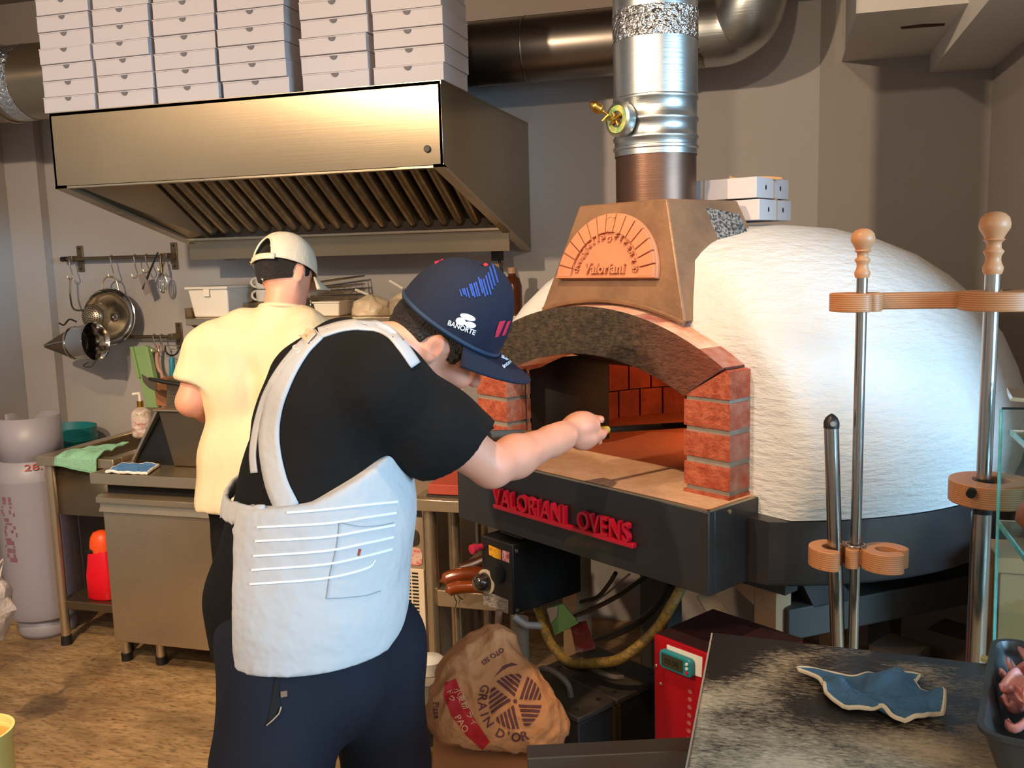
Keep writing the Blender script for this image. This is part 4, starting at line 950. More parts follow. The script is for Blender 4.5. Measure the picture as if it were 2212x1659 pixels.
# spatula + tongs hanging at the right of the upper rail
sp_ = thing('turner', 'dark slotted kitchen turner hanging at the right of the upper rail', 'turner', at_y(320, 600, 3.66))
MB().tube([at_y(341, 545, 3.665), at_y(322, 590, 3.66), at_y(309, 625, 3.655)], [0.004, 0.005, 0.006], 8).obj('shaft', m_black, sp_)
bl = [at_y(x, y, 3.652) for x, y in ((298, 594), (312, 590), (326, 632), (313, 639))]
MB().add(bl + [p + Vector((0, 0.003, 0)) for p in bl], [(0, 1, 2, 3), (7, 6, 5, 4), (0, 4, 5, 1), (1, 5, 6, 2), (2, 6, 7, 3), (3, 7, 4, 0)]).obj('blade', mat('pale_steel', 'D5B8A0', 0.3, 0.9), sp_)
tg = thing('whisk', 'small wire whisk hanging beside the turner at the rail end', 'whisk', at_y(350, 600, 3.66))
for k in range(6):
    a = math.pi * k / 6; c_ = at_y(351, 612, 3.65); p = []
    for j in range(13):
        th_ = math.pi * j / 12; w_ = 0.022 * math.sin(th_) ; sgn = 1
        p.append(c_ + Vector((0.022 * math.cos(a) * math.sin(2 * math.pi * j / 12), 0.018 * math.sin(a) * math.sin(2 * math.pi * j / 12), 0.045 * math.cos(2 * math.pi * j / 12))))
    MB().tube(p, 0.0016, 5).obj('wire_loop', m_chrome, tg)
MB().tube([at_y(350, 590, 3.655), at_y(347, 560, 3.67)], 0.006, 8).obj('grip', m_steel_dull, tg)
# green mandoline, pink handled tool, peeler
m_green = mat('mint_plastic', '9DBE82', 0.5, var=('8CAF72', 3, 1))
md_ = thing('mandoline', 'pale green plastic vegetable slicer hanging from the lower rail', 'slicer', at_y(310, 820, 3.68))
def plate(pts, y, th, name, m, par, bevel=0.002):
    P = [at_y(px, py, y) for px, py in pts]
    MB(frame((0, y, 0), (1, 0, 0), (0, 0, 1), (0, -1, 0))).prism([(p.x, p.z) for p in P], th).obj(name, m, par, bevel=bevel)
plate([(286, 748), (296, 766), (340, 760), (322, 746)], 3.715, 0.012, 'grip_bar', m_green, md_)
plate([(292, 766), (321, 762), (345, 885), (322, 890)], 3.715, 0.012, 'deck', m_green, md_)
plate([(318, 745), (327, 748), (346, 840), (342, 846)], 3.712, 0.03, 'side_rail', m_green, md_)
plate([(286, 748), (292, 748), (308, 815), (302, 815)], 3.712, 0.022, 'side_rail', m_green, md_)
tl = thing('scraper', 'pink plastic handled scraper hanging beside the green slicer', 'scraper', at_y(345, 800, 3.68))
MB().tube(bez([at_y(341, 746, 3.69), at_y(339, 775, 3.69), at_y(343, 797, 3.69), at_y(350, 810, 3.69), at_y(352, 848, 3.69)], 5), [0.009] * 14 + [0.007] * 7, 10).obj('handle', mat('pink_plastic', 'C9997F', 0.5), tl)
plr = thing('peeler', 'vegetable peeler with blue handle and black fork head on the lower rail', 'peeler', at_y(371, 790, 3.68))
MB().tube(bez([at_y(357, 745, 3.69), at_y(357, 755, 3.685), at_y(363, 765, 3.68), at_y(372, 768, 3.68), at_y(381, 764, 3.68), at_y(386, 755, 3.685), at_y(386, 746, 3.69)], 5), 0.0042, 8).obj('fork', m_black, plr)
MB().cyl(at_y(356, 746, 3.688), at_y(388, 747, 3.688), 0.003, seg=8).obj('blade', m_steel, plr)
MB().tube([at_y(371, 771, 3.68), at_y(371, 776, 3.68), at_y(372, 800, 3.68), at_y(371, 817, 3.68), at_y(371, 822, 3.68)], [0.008, 0.013, 0.0135, 0.012, 0.006], 14).obj('handle', mat('blue_grip', '2E8CA8', 0.45), plr)

# ------------------------------------------------------------------ wall shelf with kitchen ware
shz = at_y(410, 688, 3.45).z; sx0 = at_y(403, 680, 3.45).x; sx1 = at_y(890, 660, 3.45).x
sh_ = thing('wall_shelf', 'long steel wall shelf behind the cook in the cream shirt', 'shelf', ((sx0 + sx1) / 2, 3.6, shz))
MB().box((sx0, 3.44, shz - 0.03), (sx1, 3.748, shz)).obj('board', m_steel, sh_, bevel=0.003)
for x in (sx0 + 0.015, sx1 - 0.1): MB(frame((x, 0, 0), (0, 1, 0), (0, 0, 1), (1, 0, 0))).prism([(3.45, shz - 0.03), (3.745, shz - 0.16), (3.745, shz - 0.03)], 0.006).obj('bracket', m_steel_dull, sh_)
MB().box((sx0, 3.44, shz), (sx0 + 0.006, 3.748, shz + 0.045)).obj('end_lip', m_steel_dull, sh_)
def on_shelf(px): return at_y(px, 650, 3.55).x
wb = thing('storage_bin', 'white plastic storage bin with rim on the shelf left of the cook', 'bin', (on_shelf(475), 3.57, shz))
x0, x1 = on_shelf(430), on_shelf(514); zt4 = at_y(475, 622, 3.5).z
b = MB(); b.hexa([(x0 + 0.012, 3.49, shz + 0.001), (x1 - 0.012, 3.49, shz + 0.001), (x1 - 0.012, 3.67, shz + 0.001), (x0 + 0.012, 3.67, shz + 0.001), (x0, 3.47, zt4), (x1, 3.47, zt4), (x1, 3.69, zt4), (x0, 3.69, zt4)]); b.obj('tub', m_white, wb, bevel=0.008)
MB().box((x0 - 0.008, 3.46, zt4 - 0.004), (x1 + 0.008, 3.70, zt4 + 0.008)).obj('rim', m_white, wb, bevel=0.003)
MB().box(((x0 + x1) / 2 - 0.015, 3.462, zt4 - 0.035), ((x0 + x1) / 2 + 0.015, 3.468, zt4 - 0.003)).obj('latch', m_white, wb, bevel=0.002)
pn = at_y(556, 660, 3.6).x
MB().lathe([(0.001, 0), (0.055, 0.0), (0.06, 0.01), (0.065, 0.055), (0.068, 0.056), (0.066, 0.06)], (pn + 0.03, 3.6, shz + 0.001), 28).obj('saucepan', m_steel_dull, label='dark steel pan on the shelf behind the cook neck', cat='pan')
for k, zz in enumerate((0.062, 0.118)):
    mg = thing('mug', ('lower' if k == 0 else 'upper') + ' white mug stacked on the shelf behind the cap', 'mug', (pn + 0.045, 3.6, shz + zz), 0, 'mugs on the shelf')
    MB().lathe([(0.001, 0), (0.035, 0), (0.04, 0.006), (0.042, 0.052), (0.039, 0.052), (0.036, 0.008), (0.001, 0.006)], (pn + 0.045, 3.6, shz + zz), 28).obj('cup', m_white, mg)
    c_ = Vector((pn + 0.045 - 0.04, 3.6, shz + zz + 0.027)); MB().tube([c_ + Vector((-0.0 - 0.028 * math.sin(math.pi * j / 10), 0, 0.02 * math.cos(math.pi * j / 10))) for j in range(11)], 0.0055, 8).obj('handle', m_white, mg)
# stacked wire racks
m_wire = mat('wire_rack_steel', 'B3A48E', 0.25, 1.0)
for k in range(4):
    rx0, rx1 = on_shelf(640), on_shelf(758); zz = shz + 0.072 + k * 0.019
    rk = thing('wire_rack', ['lowest', 'second', 'third', 'topmost'][k] + ' chrome wire rack in the stack on the shelf', 'rack', ((rx0 + rx1) / 2, 3.58, zz), 0, 'wire racks on the shelf')
    tl_ = 0.22 if k == 3 else 0.05 * k
    def zz_(x): return zz + (x - rx0) * tl_ * 0.5
    b = MB(); b.tube([(rx0, 3.48, zz_(rx0)), (rx1, 3.48, zz_(rx1)), (rx1, 3.69, zz_(rx1) + 0.005), (rx0, 3.69, zz_(rx0) + 0.005)], 0.0038, 6, closed=True); b.obj('rim_wire', m_wire, rk)
    b = MB()
    for j in range(9): x = rx0 + (rx1 - rx0) * (j + 0.5) / 9; b.tube([(x, 3.48, zz_(x)), (x, 3.69, zz_(x) + 0.005)], 0.0018, 5)
    b.obj('cross_wires', m_wire, rk)
MB().lathe([(0.001, 0), (0.033, 0), (0.036, 0.004), (0.036, 0.052), (0.031, 0.062), (0.031, 0.07), (0.001, 0.07)], (on_shelf(672), 3.56, shz + 0.001), 24).obj('jar', mat('dark_glass', '5A4E40', 0.1, trans=0.3), label='small dark glass jar on the shelf below the wire racks', cat='jar')
tb_ = thing('food_tub', 'small white food tub on the shelf below the wire racks', 'tub', (on_shelf(715), 3.55, shz))
b = MB(); x0, x1 = on_shelf(690), on_shelf(746); b.hexa([(x0 + 0.008, 3.5, shz + 0.001), (x1 - 0.008, 3.5, shz + 0.001), (x1 - 0.008, 3.62, shz + 0.001), (x0 + 0.008, 3.62, shz + 0.001), (x0, 3.49, shz + 0.06), (x1, 3.49, shz + 0.06), (x1, 3.63, shz + 0.06), (x0, 3.63, shz + 0.06)]); b.obj('tub', m_white, tb_, bevel=0.006)
MB().box((x0 - 0.004, 3.486, shz + 0.056), (x1 + 0.004, 3.634, shz + 0.063)).obj('lid', m_white, tb_, bevel=0.002)
# bagged goods at the right end of the shelf
for k, (pa, pb_, h_, lab) in enumerate(((755, 835, 0.085, 'clear film bag of pale food on the shelf beside the navy cap'), (835, 905, 0.10, 'clear film bag with clips on the shelf end behind the navy cap'))):
    bg = thing('food_bag', lab, 'bag', (on_shelf((pa + pb_) / 2), 3.58, shz), 0, 'bags on the shelf')
    x0, x1 = on_shelf(pa), on_shelf(pb_)
    def fb(u, v, x0=x0, x1=x1, h_=h_, k=k):
        a = 2 * math.pi * u; s_ = math.sin(math.pi * (0.08 + 0.92 * (1 - v))) ** 0.5 if v > 0.5 else 1
        s_ = (1 - v ** 3) * 0.9 + 0.1
        n_ = 1 + 0.15 * noise.noise(Vector((math.cos(a) * 2 + k * 9, math.sin(a) * 2, v * 4)))
        return Vector(((x0 + x1) / 2 + (x1 - x0) / 2 * math.cos(a) * s_ * n_, 3.58 + 0.075 * math.sin(a) * s_ * n_, shz + 0.002 + h_ * v * n_))
    MB().grid(fb, 32, 10).obj('film', mat('film_bag', 'E2CDB0', 0.25, alpha=0.8, bump=(40, 0.7)), bg, smooth=60)
    MB().tube([fb(0.55, 1), fb(0.5, 1) + Vector((-0.06, 0, 0.02 + 0.02 * k))], 0.006, 8).obj('clip', m_white, bg)
# hanging black holder and jars under the hood's right end
hb = thing('hanging_holder', 'black hanging bottle holder under the right end of the hood', 'holder', at_y(1072, 560, 3.60))
p_ = at_y(1073, 552, 3.62); MB().box((p_.x - 0.018, 3.60, p_.z - 0.022), (p_.x + 0.018, 3.66, p_.z + 0.022)).obj('clip_body', m_black, hb, bevel=0.003)
MB().tube([at_y(1078, 560, 3.61), at_y(1083, 580, 3.61), at_y(1087, 600, 3.61)], 0.006, 8).obj('strap', m_black, hb)
p2 = at_y(1076, 570, 3.63); MB().box((p2.x - 0.02, 3.635, p2.z - 0.012), (p2.x + 0.02, 3.65, p2.z + 0.006)).obj('paper_tag', mat('tan_paper', 'B08A68', 0.8), hb)
vb = at_y(1103, 640, 3.55); vz = shz + 0.001
vn = thing('vinegar_bottle', 'brown glass bottle with pale cap on the shelf behind the navy cap', 'bottle', (vb.x, 3.58, vz))
# the shelf goes on behind the cap up to the bottle
MB().box((sx1, 3.45, shz - 0.03), (vb.x + 0.07, 3.748, shz)).obj('board', m_steel, sh_, bevel=0.003)
zt5 = at_y(1100, 578, 3.55).z - vz
MB().lathe([(0.001, 0), (0.036, 0), (0.038, 0.01), (0.038, zt5 * 0.60), (0.030, zt5 * 0.75), (0.016, zt5 * 0.82), (0.016, zt5 * 0.88), (0.001, zt5 * 0.88)], (vb.x, 3.58, vz), 24).obj('glass', mat('brown_glass', '5A2E1C', 0.15, trans=0.2), vn)
MB().cyl((vb.x, 3.58, vz + zt5 * 0.87), (vb.x, 3.58, vz + zt5), 0.018).obj('cap', mat('tan_cap', 'B08A6A', 0.5), vn)

# ------------------------------------------------------------------ left edge: hanging bag and yellow bucket
bp = at_d(-12, 1330, 3.0)
bgl = thing('plastic_bag', 'crumpled translucent plastic bag at the left edge of the photo', 'bag', bp - Vector((0, 0, 0.12)))
def fbag(u, v):
    a = 2 * math.pi * u; s_ = 0.35 + 0.75 * math.sin(math.pi * min(1, 0.15 + v * 0.8)); nn_ = 1 + 0.3 * noise.noise(Vector((math.cos(a) * 2, math.sin(a) * 2, v * 5)))
    return bp + Vector((0.055 * math.cos(a) * s_ * nn_, 0.05 * math.sin(a) * s_ * nn_, 0.12 - 0.20 * v))
MB().grid(fbag, 24, 14).obj('film', mat('grey_film', 'B5A9A2', 0.3, alpha=0.85, bump=(30, 0.8)), bgl)
MB().tube([fbag(0.25, 0), fbag(0.25, 0) + Vector((0, 0.02, 0.05)), fbag(0.75, 0)], 0.004, 6).obj('handle_loop', MATS['grey_film'], bgl)
yp = at_d(-60, 1580, 2.35)
yb = thing('yellow_bucket', 'pale yellow plastic bucket cut by the lower left edge', 'bucket', (yp.x, yp.y, 0))
MB().lathe([(0.001, 0), (0.075, 0.0), (0.080, 0.01), (0.088, yp.z - 0.02), (0.095, yp.z - 0.018), (0.096, yp.z), (0.089, yp.z), (0.082, 0.02), (0.001, 0.02)], (yp.x, yp.y, 0), 40).obj('shell', mat('yellow_plastic', 'E4DE8E', 0.5), yb)
MB().lathe([(0.087, yp.z - 0.03), (0.001, yp.z - 0.026)], (yp.x, yp.y, 0), 30).obj('contents', mat('orange_scraps', 'D99A4A', 0.8), yb)
# ------------------------------------------------------------------ organic surfaces: distance fields turned into meshes
def A_(px, py, cz): return np.array(at_d(px, py, cz))
def nv_(v): return np.array(v, float)
def nrm(v): v = nv_(v); return v / np.linalg.norm(v)
def d_cap(P, a, b, ra, rb):
    a, b = nv_(a), nv_(b); ba = b - a; pa = P - a
    h = np.clip(pa @ ba / (ba @ ba + 1e-12), 0, 1)
    return np.linalg.norm(pa - h[:, None] * ba, axis=1) - (ra + (rb - ra) * h)
def d_ell(P, c, axes, rad):
    q = (P - nv_(c)) @ np.array(axes).T; rad = nv_(rad)
    k0 = np.linalg.norm(q / rad, axis=1); k1 = np.linalg.norm(q / rad ** 2, axis=1) + 1e-9
    return k0 * (k0 - 1.0) / k1
def smin(a, b, k):
    h = np.clip(0.5 + 0.5 * (b - a) / k, 0, 1)
    return b * (1 - h) + a * h - k * h * (1 - h)
def smax(a, b, k): return -smin(-a, -b, k)
def d_chain(P, pts, k=0.02):
    d = None
    for (a, ra), (b, rb) in zip(pts[:-1], pts[1:]):
        e = d_cap(P, a, b, ra, rb); d = e if d is None else smin(d, e, k)
    return d
def d_plane(P, o, n): return (P - nv_(o)) @ nrm(n)
def ripple(P, freq, amp, dirs, seed=0):
    s = 0
    rs = np.random.RandomState(seed)
    for d in dirs:
        ph = rs.rand() * 6; s = s + np.sin(P @ nv_(d) * freq + ph + 1.4 * np.sin(P @ nv_((d[1], d[2], d[0])) * freq * 0.6 + ph))
    return s * amp / len(dirs)
def nets(fn, lo, hi, h):
    lo, hi = nv_(lo), nv_(hi)
    n = np.ceil((hi - lo) / h).astype(int) + 1
    B = 5
    nb_ = np.ceil(n / B).astype(int); n = nb_ * B
    cen = [lo[i] + h * (np.arange(nb_[i]) * B + (B - 1) / 2) for i in range(3)]
    Cc = np.stack([a.ravel() for a in np.meshgrid(*cen, indexing='ij')], 1)
    dc = fn(Cc).reshape(nb_)
    V = np.repeat(np.repeat(np.repeat(dc, B, 0), B, 1), B, 2).astype(np.float32)
    K = np.argwhere(np.abs(dc) < h * B * 1.75)
    off = np.stack([a.ravel() for a in np.meshgrid(np.arange(B), np.arange(B), np.arange(B), indexing='ij')], 1)
    G = (K[:, None, :] * B + off[None]).reshape(-1, 3)
    vals = np.concatenate([fn(lo + h * c) for c in np.array_split(G, max(1, len(G) // 150000))])
    V[G[:, 0], G[:, 1], G[:, 2]] = vals
    ins = V < 0
    sl = lambda i, j, k: (slice(i, n[0] - 1 + i), slice(j, n[1] - 1 + j), slice(k, n[2] - 1 + k))
    cs = [(i, j, k) for i in (0, 1) for j in (0, 1) for k in (0, 1)]
    cnt = sum(ins[sl(*c)].astype(int) for c in cs)
    mix = (cnt > 0) & (cnt < 8)
    idx = -np.ones(mix.shape, int); I = np.argwhere(mix); idx[mix] = np.arange(len(I))
    acc = np.zeros((len(I), 3)); num = np.zeros(len(I))
    for c in cs:
        for ax in range(3):
            if c[ax]: continue
            c2 = list(c); c2[ax] = 1
            v1 = V[I[:, 0] + c[0], I[:, 1] + c[1], I[:, 2] + c[2]]; v2 = V[I[:, 0] + c2[0], I[:, 1] + c2[1], I[:, 2] + c2[2]]
            m = (v1 < 0) != (v2 < 0); t_ = np.where(m, v1 / np.where(m, v1 - v2, 1), 0)
            p = np.array(c, float)[None, :].repeat(len(I), 0); p[:, ax] += t_
            acc[m] += p[m]; num[m] += 1
    verts = lo + h * (I + acc / num[:, None])
    faces = []
    for ax in range(3):
        a1, a2 = (ax + 1) % 3, (ax + 2) % 3
        s0 = [slice(None)] * 3; s1 = [slice(None)] * 3
        s0[ax] = slice(0, n[ax] - 1); s1[ax] = slice(1, n[ax])
        E = ins[tuple(s0)] != ins[tuple(s1)]
        for q, flip in ((E & ins[tuple(s0)], False), (E & ~ins[tuple(s0)], True)):
            J = np.argwhere(q); ok = (J[:, a1] > 0) & (J[:, a2] > 0) & (J[:, a1] < n[a1] - 1) & (J[:, a2] < n[a2] - 1); J = J[ok]
            def cell(d1, d2):
                K = J.copy(); K[:, a1] -= d1; K[:, a2] -= d2; return idx[K[:, 0], K[:, 1], K[:, 2]]
            quad = np.stack([cell(1, 1), cell(0, 1), cell(0, 0), cell(1, 0)], 1)
            if flip: quad = quad[:, ::-1]
            faces.append(quad)
    F_ = np.concatenate(faces); F_ = F_[(F_ >= 0).all(1)]
    return verts, F_
def smooth_v(v, f, it):
    e = np.concatenate([f[:, [0, 1]], f[:, [1, 2]], f[:, [2, 3]], f[:, [3, 0]]]); 
    for _ in range(it):
        s = np.zeros_like(v); c = np.zeros(len(v))
        for a, b in ((0, 1), (1, 0)):
            np.add.at(s, e[:, a], v[e[:, b]]); np.add.at(c, e[:, a], 1)
        v = 0.5 * v + 0.5 * s / np.maximum(c, 1)[:, None]
    return v
BV = {}; BVD = {}
def sdf_obj(name, fn, lo, hi, h, material, parent=None, smooth_it=1, **kw):
    v, f = nets(fn, lo, hi, h)
    v = smooth_v(v, f, smooth_it)
    m = MB(); m.v = [Vector(p) for p in v]; m.f = [tuple(int(i) for i in q) for q in f]; m.mi = [0] * len(m.f)
    kw.setdefault('smooth', 180)
    o = m.obj(name, material, parent, **kw)
    o['_d'] = 0; del o['_d']
    BV[o.name] = BVHTree.FromPolygons(m.v, m.f); BVD[o.name] = (m.v, m.f)
    return o
def drape(bv, px, py, lift=0.0015):
    d = Vector(ray(px, py)).normalized(); hit = bv.ray_cast(CAM, d)
    if hit[0] is None: return None
    n = hit[1]; n = n if n.dot(d) < 0 else -n
    return hit[0] + n * lift
def decal(name, bv, polys, material, parent, lift=0.0016, thick=0.0012, label=None):
    """polys: list of (verts2d px, faces); laid on the surface seen along those directions"""
    m = MB()
    for vs, fs in polys:
        P = [drape(bv, x, y, lift) for x, y in vs]
        fs = [f for f in fs if all(P[i] is not None for i in f)]
        m.add([p if p is not None else Vector((0, 0, 0)) for p in P], fs)
    if not m.f: return None
    used = sorted({i for f in m.f for i in f}); mp = {o: k for k, o in enumerate(used)}
    m.v = [m.v[i] for i in used]; m.f = [tuple(mp[i] for i in f) for f in m.f]
    return m.obj(name, material, parent, solid=thick, smooth=0, label=label)
def dense(vs, fs, maxlen):
    bm = bmesh.new(); B = [bm.verts.new((x, y, 0)) for x, y in vs]
    for f in fs:
        try: bm.faces.new([B[i] for i in f])
        except ValueError: pass
    bmesh.ops.triangulate(bm, faces=bm.faces)
    for _ in range(5):
        e = [e_ for e_ in bm.edges if e_.calc_length() > maxlen]
        if not e: break
        bmesh.ops.subdivide_edges(bm, edges=e, cuts=1, use_grid_fill=False); bmesh.ops.triangulate(bm, faces=bm.faces)
    bm.verts.index_update(); out = ([(v.co.x, v.co.y) for v in bm.verts], [tuple(v.index for v in f.verts) for f in bm.faces]); bm.free(); return out
def txt_px(body, cx, cy, size, ang, sx=1.0, shear=0.0, bold=0.0, spacing=1.0, align='CENTER', maxlen=6):
    tb = text_mb(body, size, 0.0, Matrix.Identity(4), align, spacing, shear, bold * 1.0)
    c, s = math.cos(R_(ang)), math.sin(R_(ang))
    keep = {}; vs = []
    for v in tb.v: x, y = v.x * sx, v.y; vs.append((cx + x * c + y * s, cy + x * s - y * c))
    return dense(vs, tb.f, maxlen)
def poly_px(pts, maxlen=12): return dense(pts, [tuple(range(len(pts)))], maxlen)
# ------------------------------------------------------------------ cook reaching into the oven
RTh = nrm((RT.x, RT.y, 0)); FWh = nrm((FW.x, FW.y, 0)); ZU = nv_((0, 0, 1))
Fd = 0.966 * RTh + 0.259 * FWh; Rd = 0.259 * RTh - 0.966 * FWh
S = dict(pel=A_(668, 1275, 1.745), wst=A_(690, 1100, 1.755), chs=A_(702, 950, 1.775), upr=A_(722, 855, 1.785), sho=A_(752, 785, 1.80))
Lw = dict(pel=.035, wst=.045, chs=.065, upr=.085, sho=.11)
Rr = dict(pel=.162, wst=.146, chs=.130, upr=.120, sho=.082)
order = ['pel', 'wst', 'chs', 'upr', 'sho']
rsh = A_(818, 838, 1.645); rel = A_(1062, 1008, 1.775); rwr = A_(1212, 944, 1.965)
lsh = S['sho'] - 0.165 * Rd; lel = A_(790, 960, 2.02); lha = A_(905, 975, 2.10)
nk0 = A_(775, 765, 1.80); nk1 = A_(905, 752, 1.845)
hc_ear = A_(936, 753, 1.795)
TCv = -nv_(FW)
hf = nrm(nv_(RT) * 0.81 - nv_(UP) * 0.52 - TCv * 0.20); hu = nv_(RT) * 0.50 + nv_(UP) * 0.80 + TCv * 0.24
hu = nrm(hu - hf * (hu @ hf)); hr = np.cross(hf, hu)
hc = hc_ear - hr * 0.073 + hu * 0.022 + hf * 0.008
hax = [hf, hr, hu]
def torso(P, dr=0.0):
    d = None
    for sg in (-1, 1):
        e = d_chain(P, [(S[k] + sg * Lw[k] * Rd, Rr[k] + dr) for k in order], 0.03)
        d = e if d is None else smin(d, e, 0.05)
    return d
hip_r = A_(612, 1390, 1.665); kn_r = A_(592, 1650, 1.625); hip_l = A_(800, 1385, 1.815); kn_l = A_(836, 1650, 1.81)
ft_r = nv_((kn_r[0] - 0.02, kn_r[1] + 0.01, 0.09)); ft_l = nv_((kn_l[0] + 0.01, kn_l[1] + 0.02, 0.09))
# hand frame on the peel shaft
Hp = A_(1266, 931, 2.055)
Qp = np.array(OM @ Vector(ol(1500, 917, -0.36))); rhat = nrm(Qp - Hp)
uh = nrm(ZU - rhat * (ZU @ rhat)); nh = np.cross(rhat, uh)
if nh @ nv_(FW) > 0: nh = -nh
def hand(P):
    pc_ = Hp - rhat * 0.012 + uh * 0.012 + nh * 0.010
    d = d_ell(P, pc_ - rhat * 0.010, [rhat, uh, nh], (0.046, 0.035, 0.034))
    d = smin(d, d_ell(P, Hp - rhat * 0.022 - uh * 0.020 + nh * 0.016, [rhat, uh, nh], (0.034, 0.020, 0.022)), 0.015)
    for i in range(4):
        o = Hp + rhat * (-0.030 + 0.0205 * i); rr_ = 0.0096 - (0.0012 if i in (0, 3) else 0) - (0.001 if i == 0 else 0)
        pts = [(o + uh * 0.026 + nh * 0.012, rr_ * 1.1), (o + uh * 0.026 - nh * 0.018, rr_ * 1.08), (o - uh * 0.004 - nh * 0.031, rr_), (o - uh * 0.027 - nh * 0.010, rr_ * 0.95), (o - uh * 0.024 + nh * 0.012, rr_ * 0.9)]
        e = d_chain(P, pts, 0.004); d = smin(d, e, 0.006)
    th_ = [(Hp - rhat * 0.040 + nh * 0.020 - uh * 0.010, 0.017), (Hp - rhat * 0.008 + nh * 0.031 - uh * 0.012, 0.0125), (Hp + rhat * 0.024 + nh * 0.024 - uh * 0.006, 0.0105), (Hp + rhat * 0.044 + nh * 0.013 - uh * 0.002, 0.0088)]
    return smin(d, d_chain(P, th_, 0.006), 0.008)
def head(P):
    d = d_ell(P, hc, hax, (0.098, 0.076, 0.097))
    d = smin(d, d_ell(P, hc + hf * 0.030 - hu * 0.062, hax, (0.062, 0.054, 0.066)), 0.03)          # face
    d = smin(d, d_ell(P, hc + hf * 0.050 - hu * 0.112, hax, (0.034, 0.034, 0.022)), 0.03)          # chin
    d = smin(d, d_cap(P, hc - hf * 0.002 - hu * 0.072 + hr * 0.052, hc + hf * 0.052 - hu * 0.108 + hr * 0.020, 0.018, 0.014), 0.03)
    d = smin(d, d_cap(P, hc + hf * 0.090 - hu * 0.018, hc + hf * 0.108 - hu * 0.052, 0.009, 0.014), 0.014)  # nose
    for sg in (-1, 1):
        d = smin(d, d_ell(P, hc + hf * 0.066 - hu * 0.050 + hr * 0.036 * sg, hax, (0.03, 0.026, 0.026)), 0.02)   # cheeks
        d = smax(d, -d_ell(P, hc + hf * 0.098 - hu * 0.022 + hr * 0.032 * sg, hax, (0.014, 0.02, 0.010)), 0.012)  # eye sockets
        d = smin(d, d_ell(P, hc + hf * 0.080 - hu * 0.022 + hr * 0.032 * sg, hax, (0.012, 0.012, 0.012)), 0.002)
    d = smin(d, d_cap(P, hc + hf * 0.094 - hu * 0.084 - hr * 0.018, hc + hf * 0.094 - hu * 0.084 + hr * 0.018, 0.006, 0.006), 0.008)
    d = smin(d, d_cap(P, hc + hf * 0.092 - hu * 0.096 - hr * 0.016, hc + hf * 0.092 - hu * 0.096 + hr * 0.016, 0.007, 0.007), 0.008)
    for sg in (-1, 1):                                                                              # ears
        ec = hc - hf * 0.008 - hu * 0.022 + hr * 0.077 * sg
        eax = [nrm(hf * 0.9 + hr * 0.25 * sg), nrm(hr * sg - hf * 0.35), hu]
        e = d_ell(P, ec, eax, (0.019, 0.008, 0.032))
        e = smax(e, -d_ell(P, ec + hr * sg * 0.009 + hf * 0.004, eax, (0.011, 0.006, 0.021)), 0.004)
        d = smin(d, e, 0.005)
    return d
def cook_body(P):
    d = torso(P, -0.022)
    d = smin(d, d_cap(P, nk0, nk1 - hu * 0.0, 0.062, 0.055), 0.03)
    d = smin(d, head(P), 0.012)
    d = smin(d, d_chain(P, [(rsh, 0.058), (rsh * 0.5 + rel * 0.5, 0.050), (rel, 0.040)], 0.02), 0.03)
    fm = rel * 0.68 + rwr * 0.32
    d = smin(d, d_chain(P, [(rel, 0.039), (fm, 0.041), (rwr * 0.85 + rel * 0.15, 0.030), (rwr, 0.028), (Hp - rhat * 0.035 + uh * 0.008, 0.028)], 0.02), 0.015)
    d = smin(d, hand(P), 0.010)
    d = smin(d, d_chain(P, [(lsh, 0.06), (lel, 0.045), (lha, 0.03)], 0.02), 0.03)
    d = smin(d, d_ell(P, lha + nrm(lha - lel) * 0.05, [nrm(lha - lel), Rd, ZU], (0.055, 0.03, 0.038)), 0.02)
    for a, b, c in ((hip_r, kn_r, ft_r), (hip_l, kn_l, ft_l)):
        d = smin(d, d_chain(P, [(a, 0.085), (b, 0.06), (c, 0.042)], 0.02), 0.03)
        d = smin(d, d_cap(P, c - ZU * 0.045 - Fd * 0.03, c - ZU * 0.05 + Fd * 0.14, 0.036, 0.034), 0.02)
    return d
m_skin2 = mat('skin_face', 'E0A58C', 0.48, var=('D68F76', 9, 1.0), sss=0.12)
m_blackcloth = mat('black_cotton', '121110', 0.9, var=('181514', 5, 1), bump=(9, 0.6, None, 3, 0.02), spec=0.2)
m_pants = mat('navy_trousers', '1A1D2A', 0.85, var=('14161F', 4, 1), bump=(300, 0.2), spec=0.3)
m_apron = mat('white_cotton', 'BDBCBC', 0.9, var=('B3B3B5', 5, 1), bump=(11, 0.55, None, 3, 0.02), spec=0.2)
m_cap = mat('navy_cap', '141B2E', 0.8, var=('1A2134', 6, 1.2), bump=(500, 0.3), spec=0.3)
m_hair = mat('dark_hair', '15100D', 0.55, var=('241912', 60, 2, (1, 1, 1)), bump=(160, 1.0, (1, 4, 1), 3))
# fine hand/head mesh and coarser rest are one surface: sampled at 5.5 mm
cook = sdf_obj('person', cook_body, (-1.25, 1.15, 0.0), (-0.26, 2.30, 1.72), 0.0042, m_skin, None, 1,
               label='cook in black T-shirt, white apron and navy cap bending to the oven with a peel', cat='person')

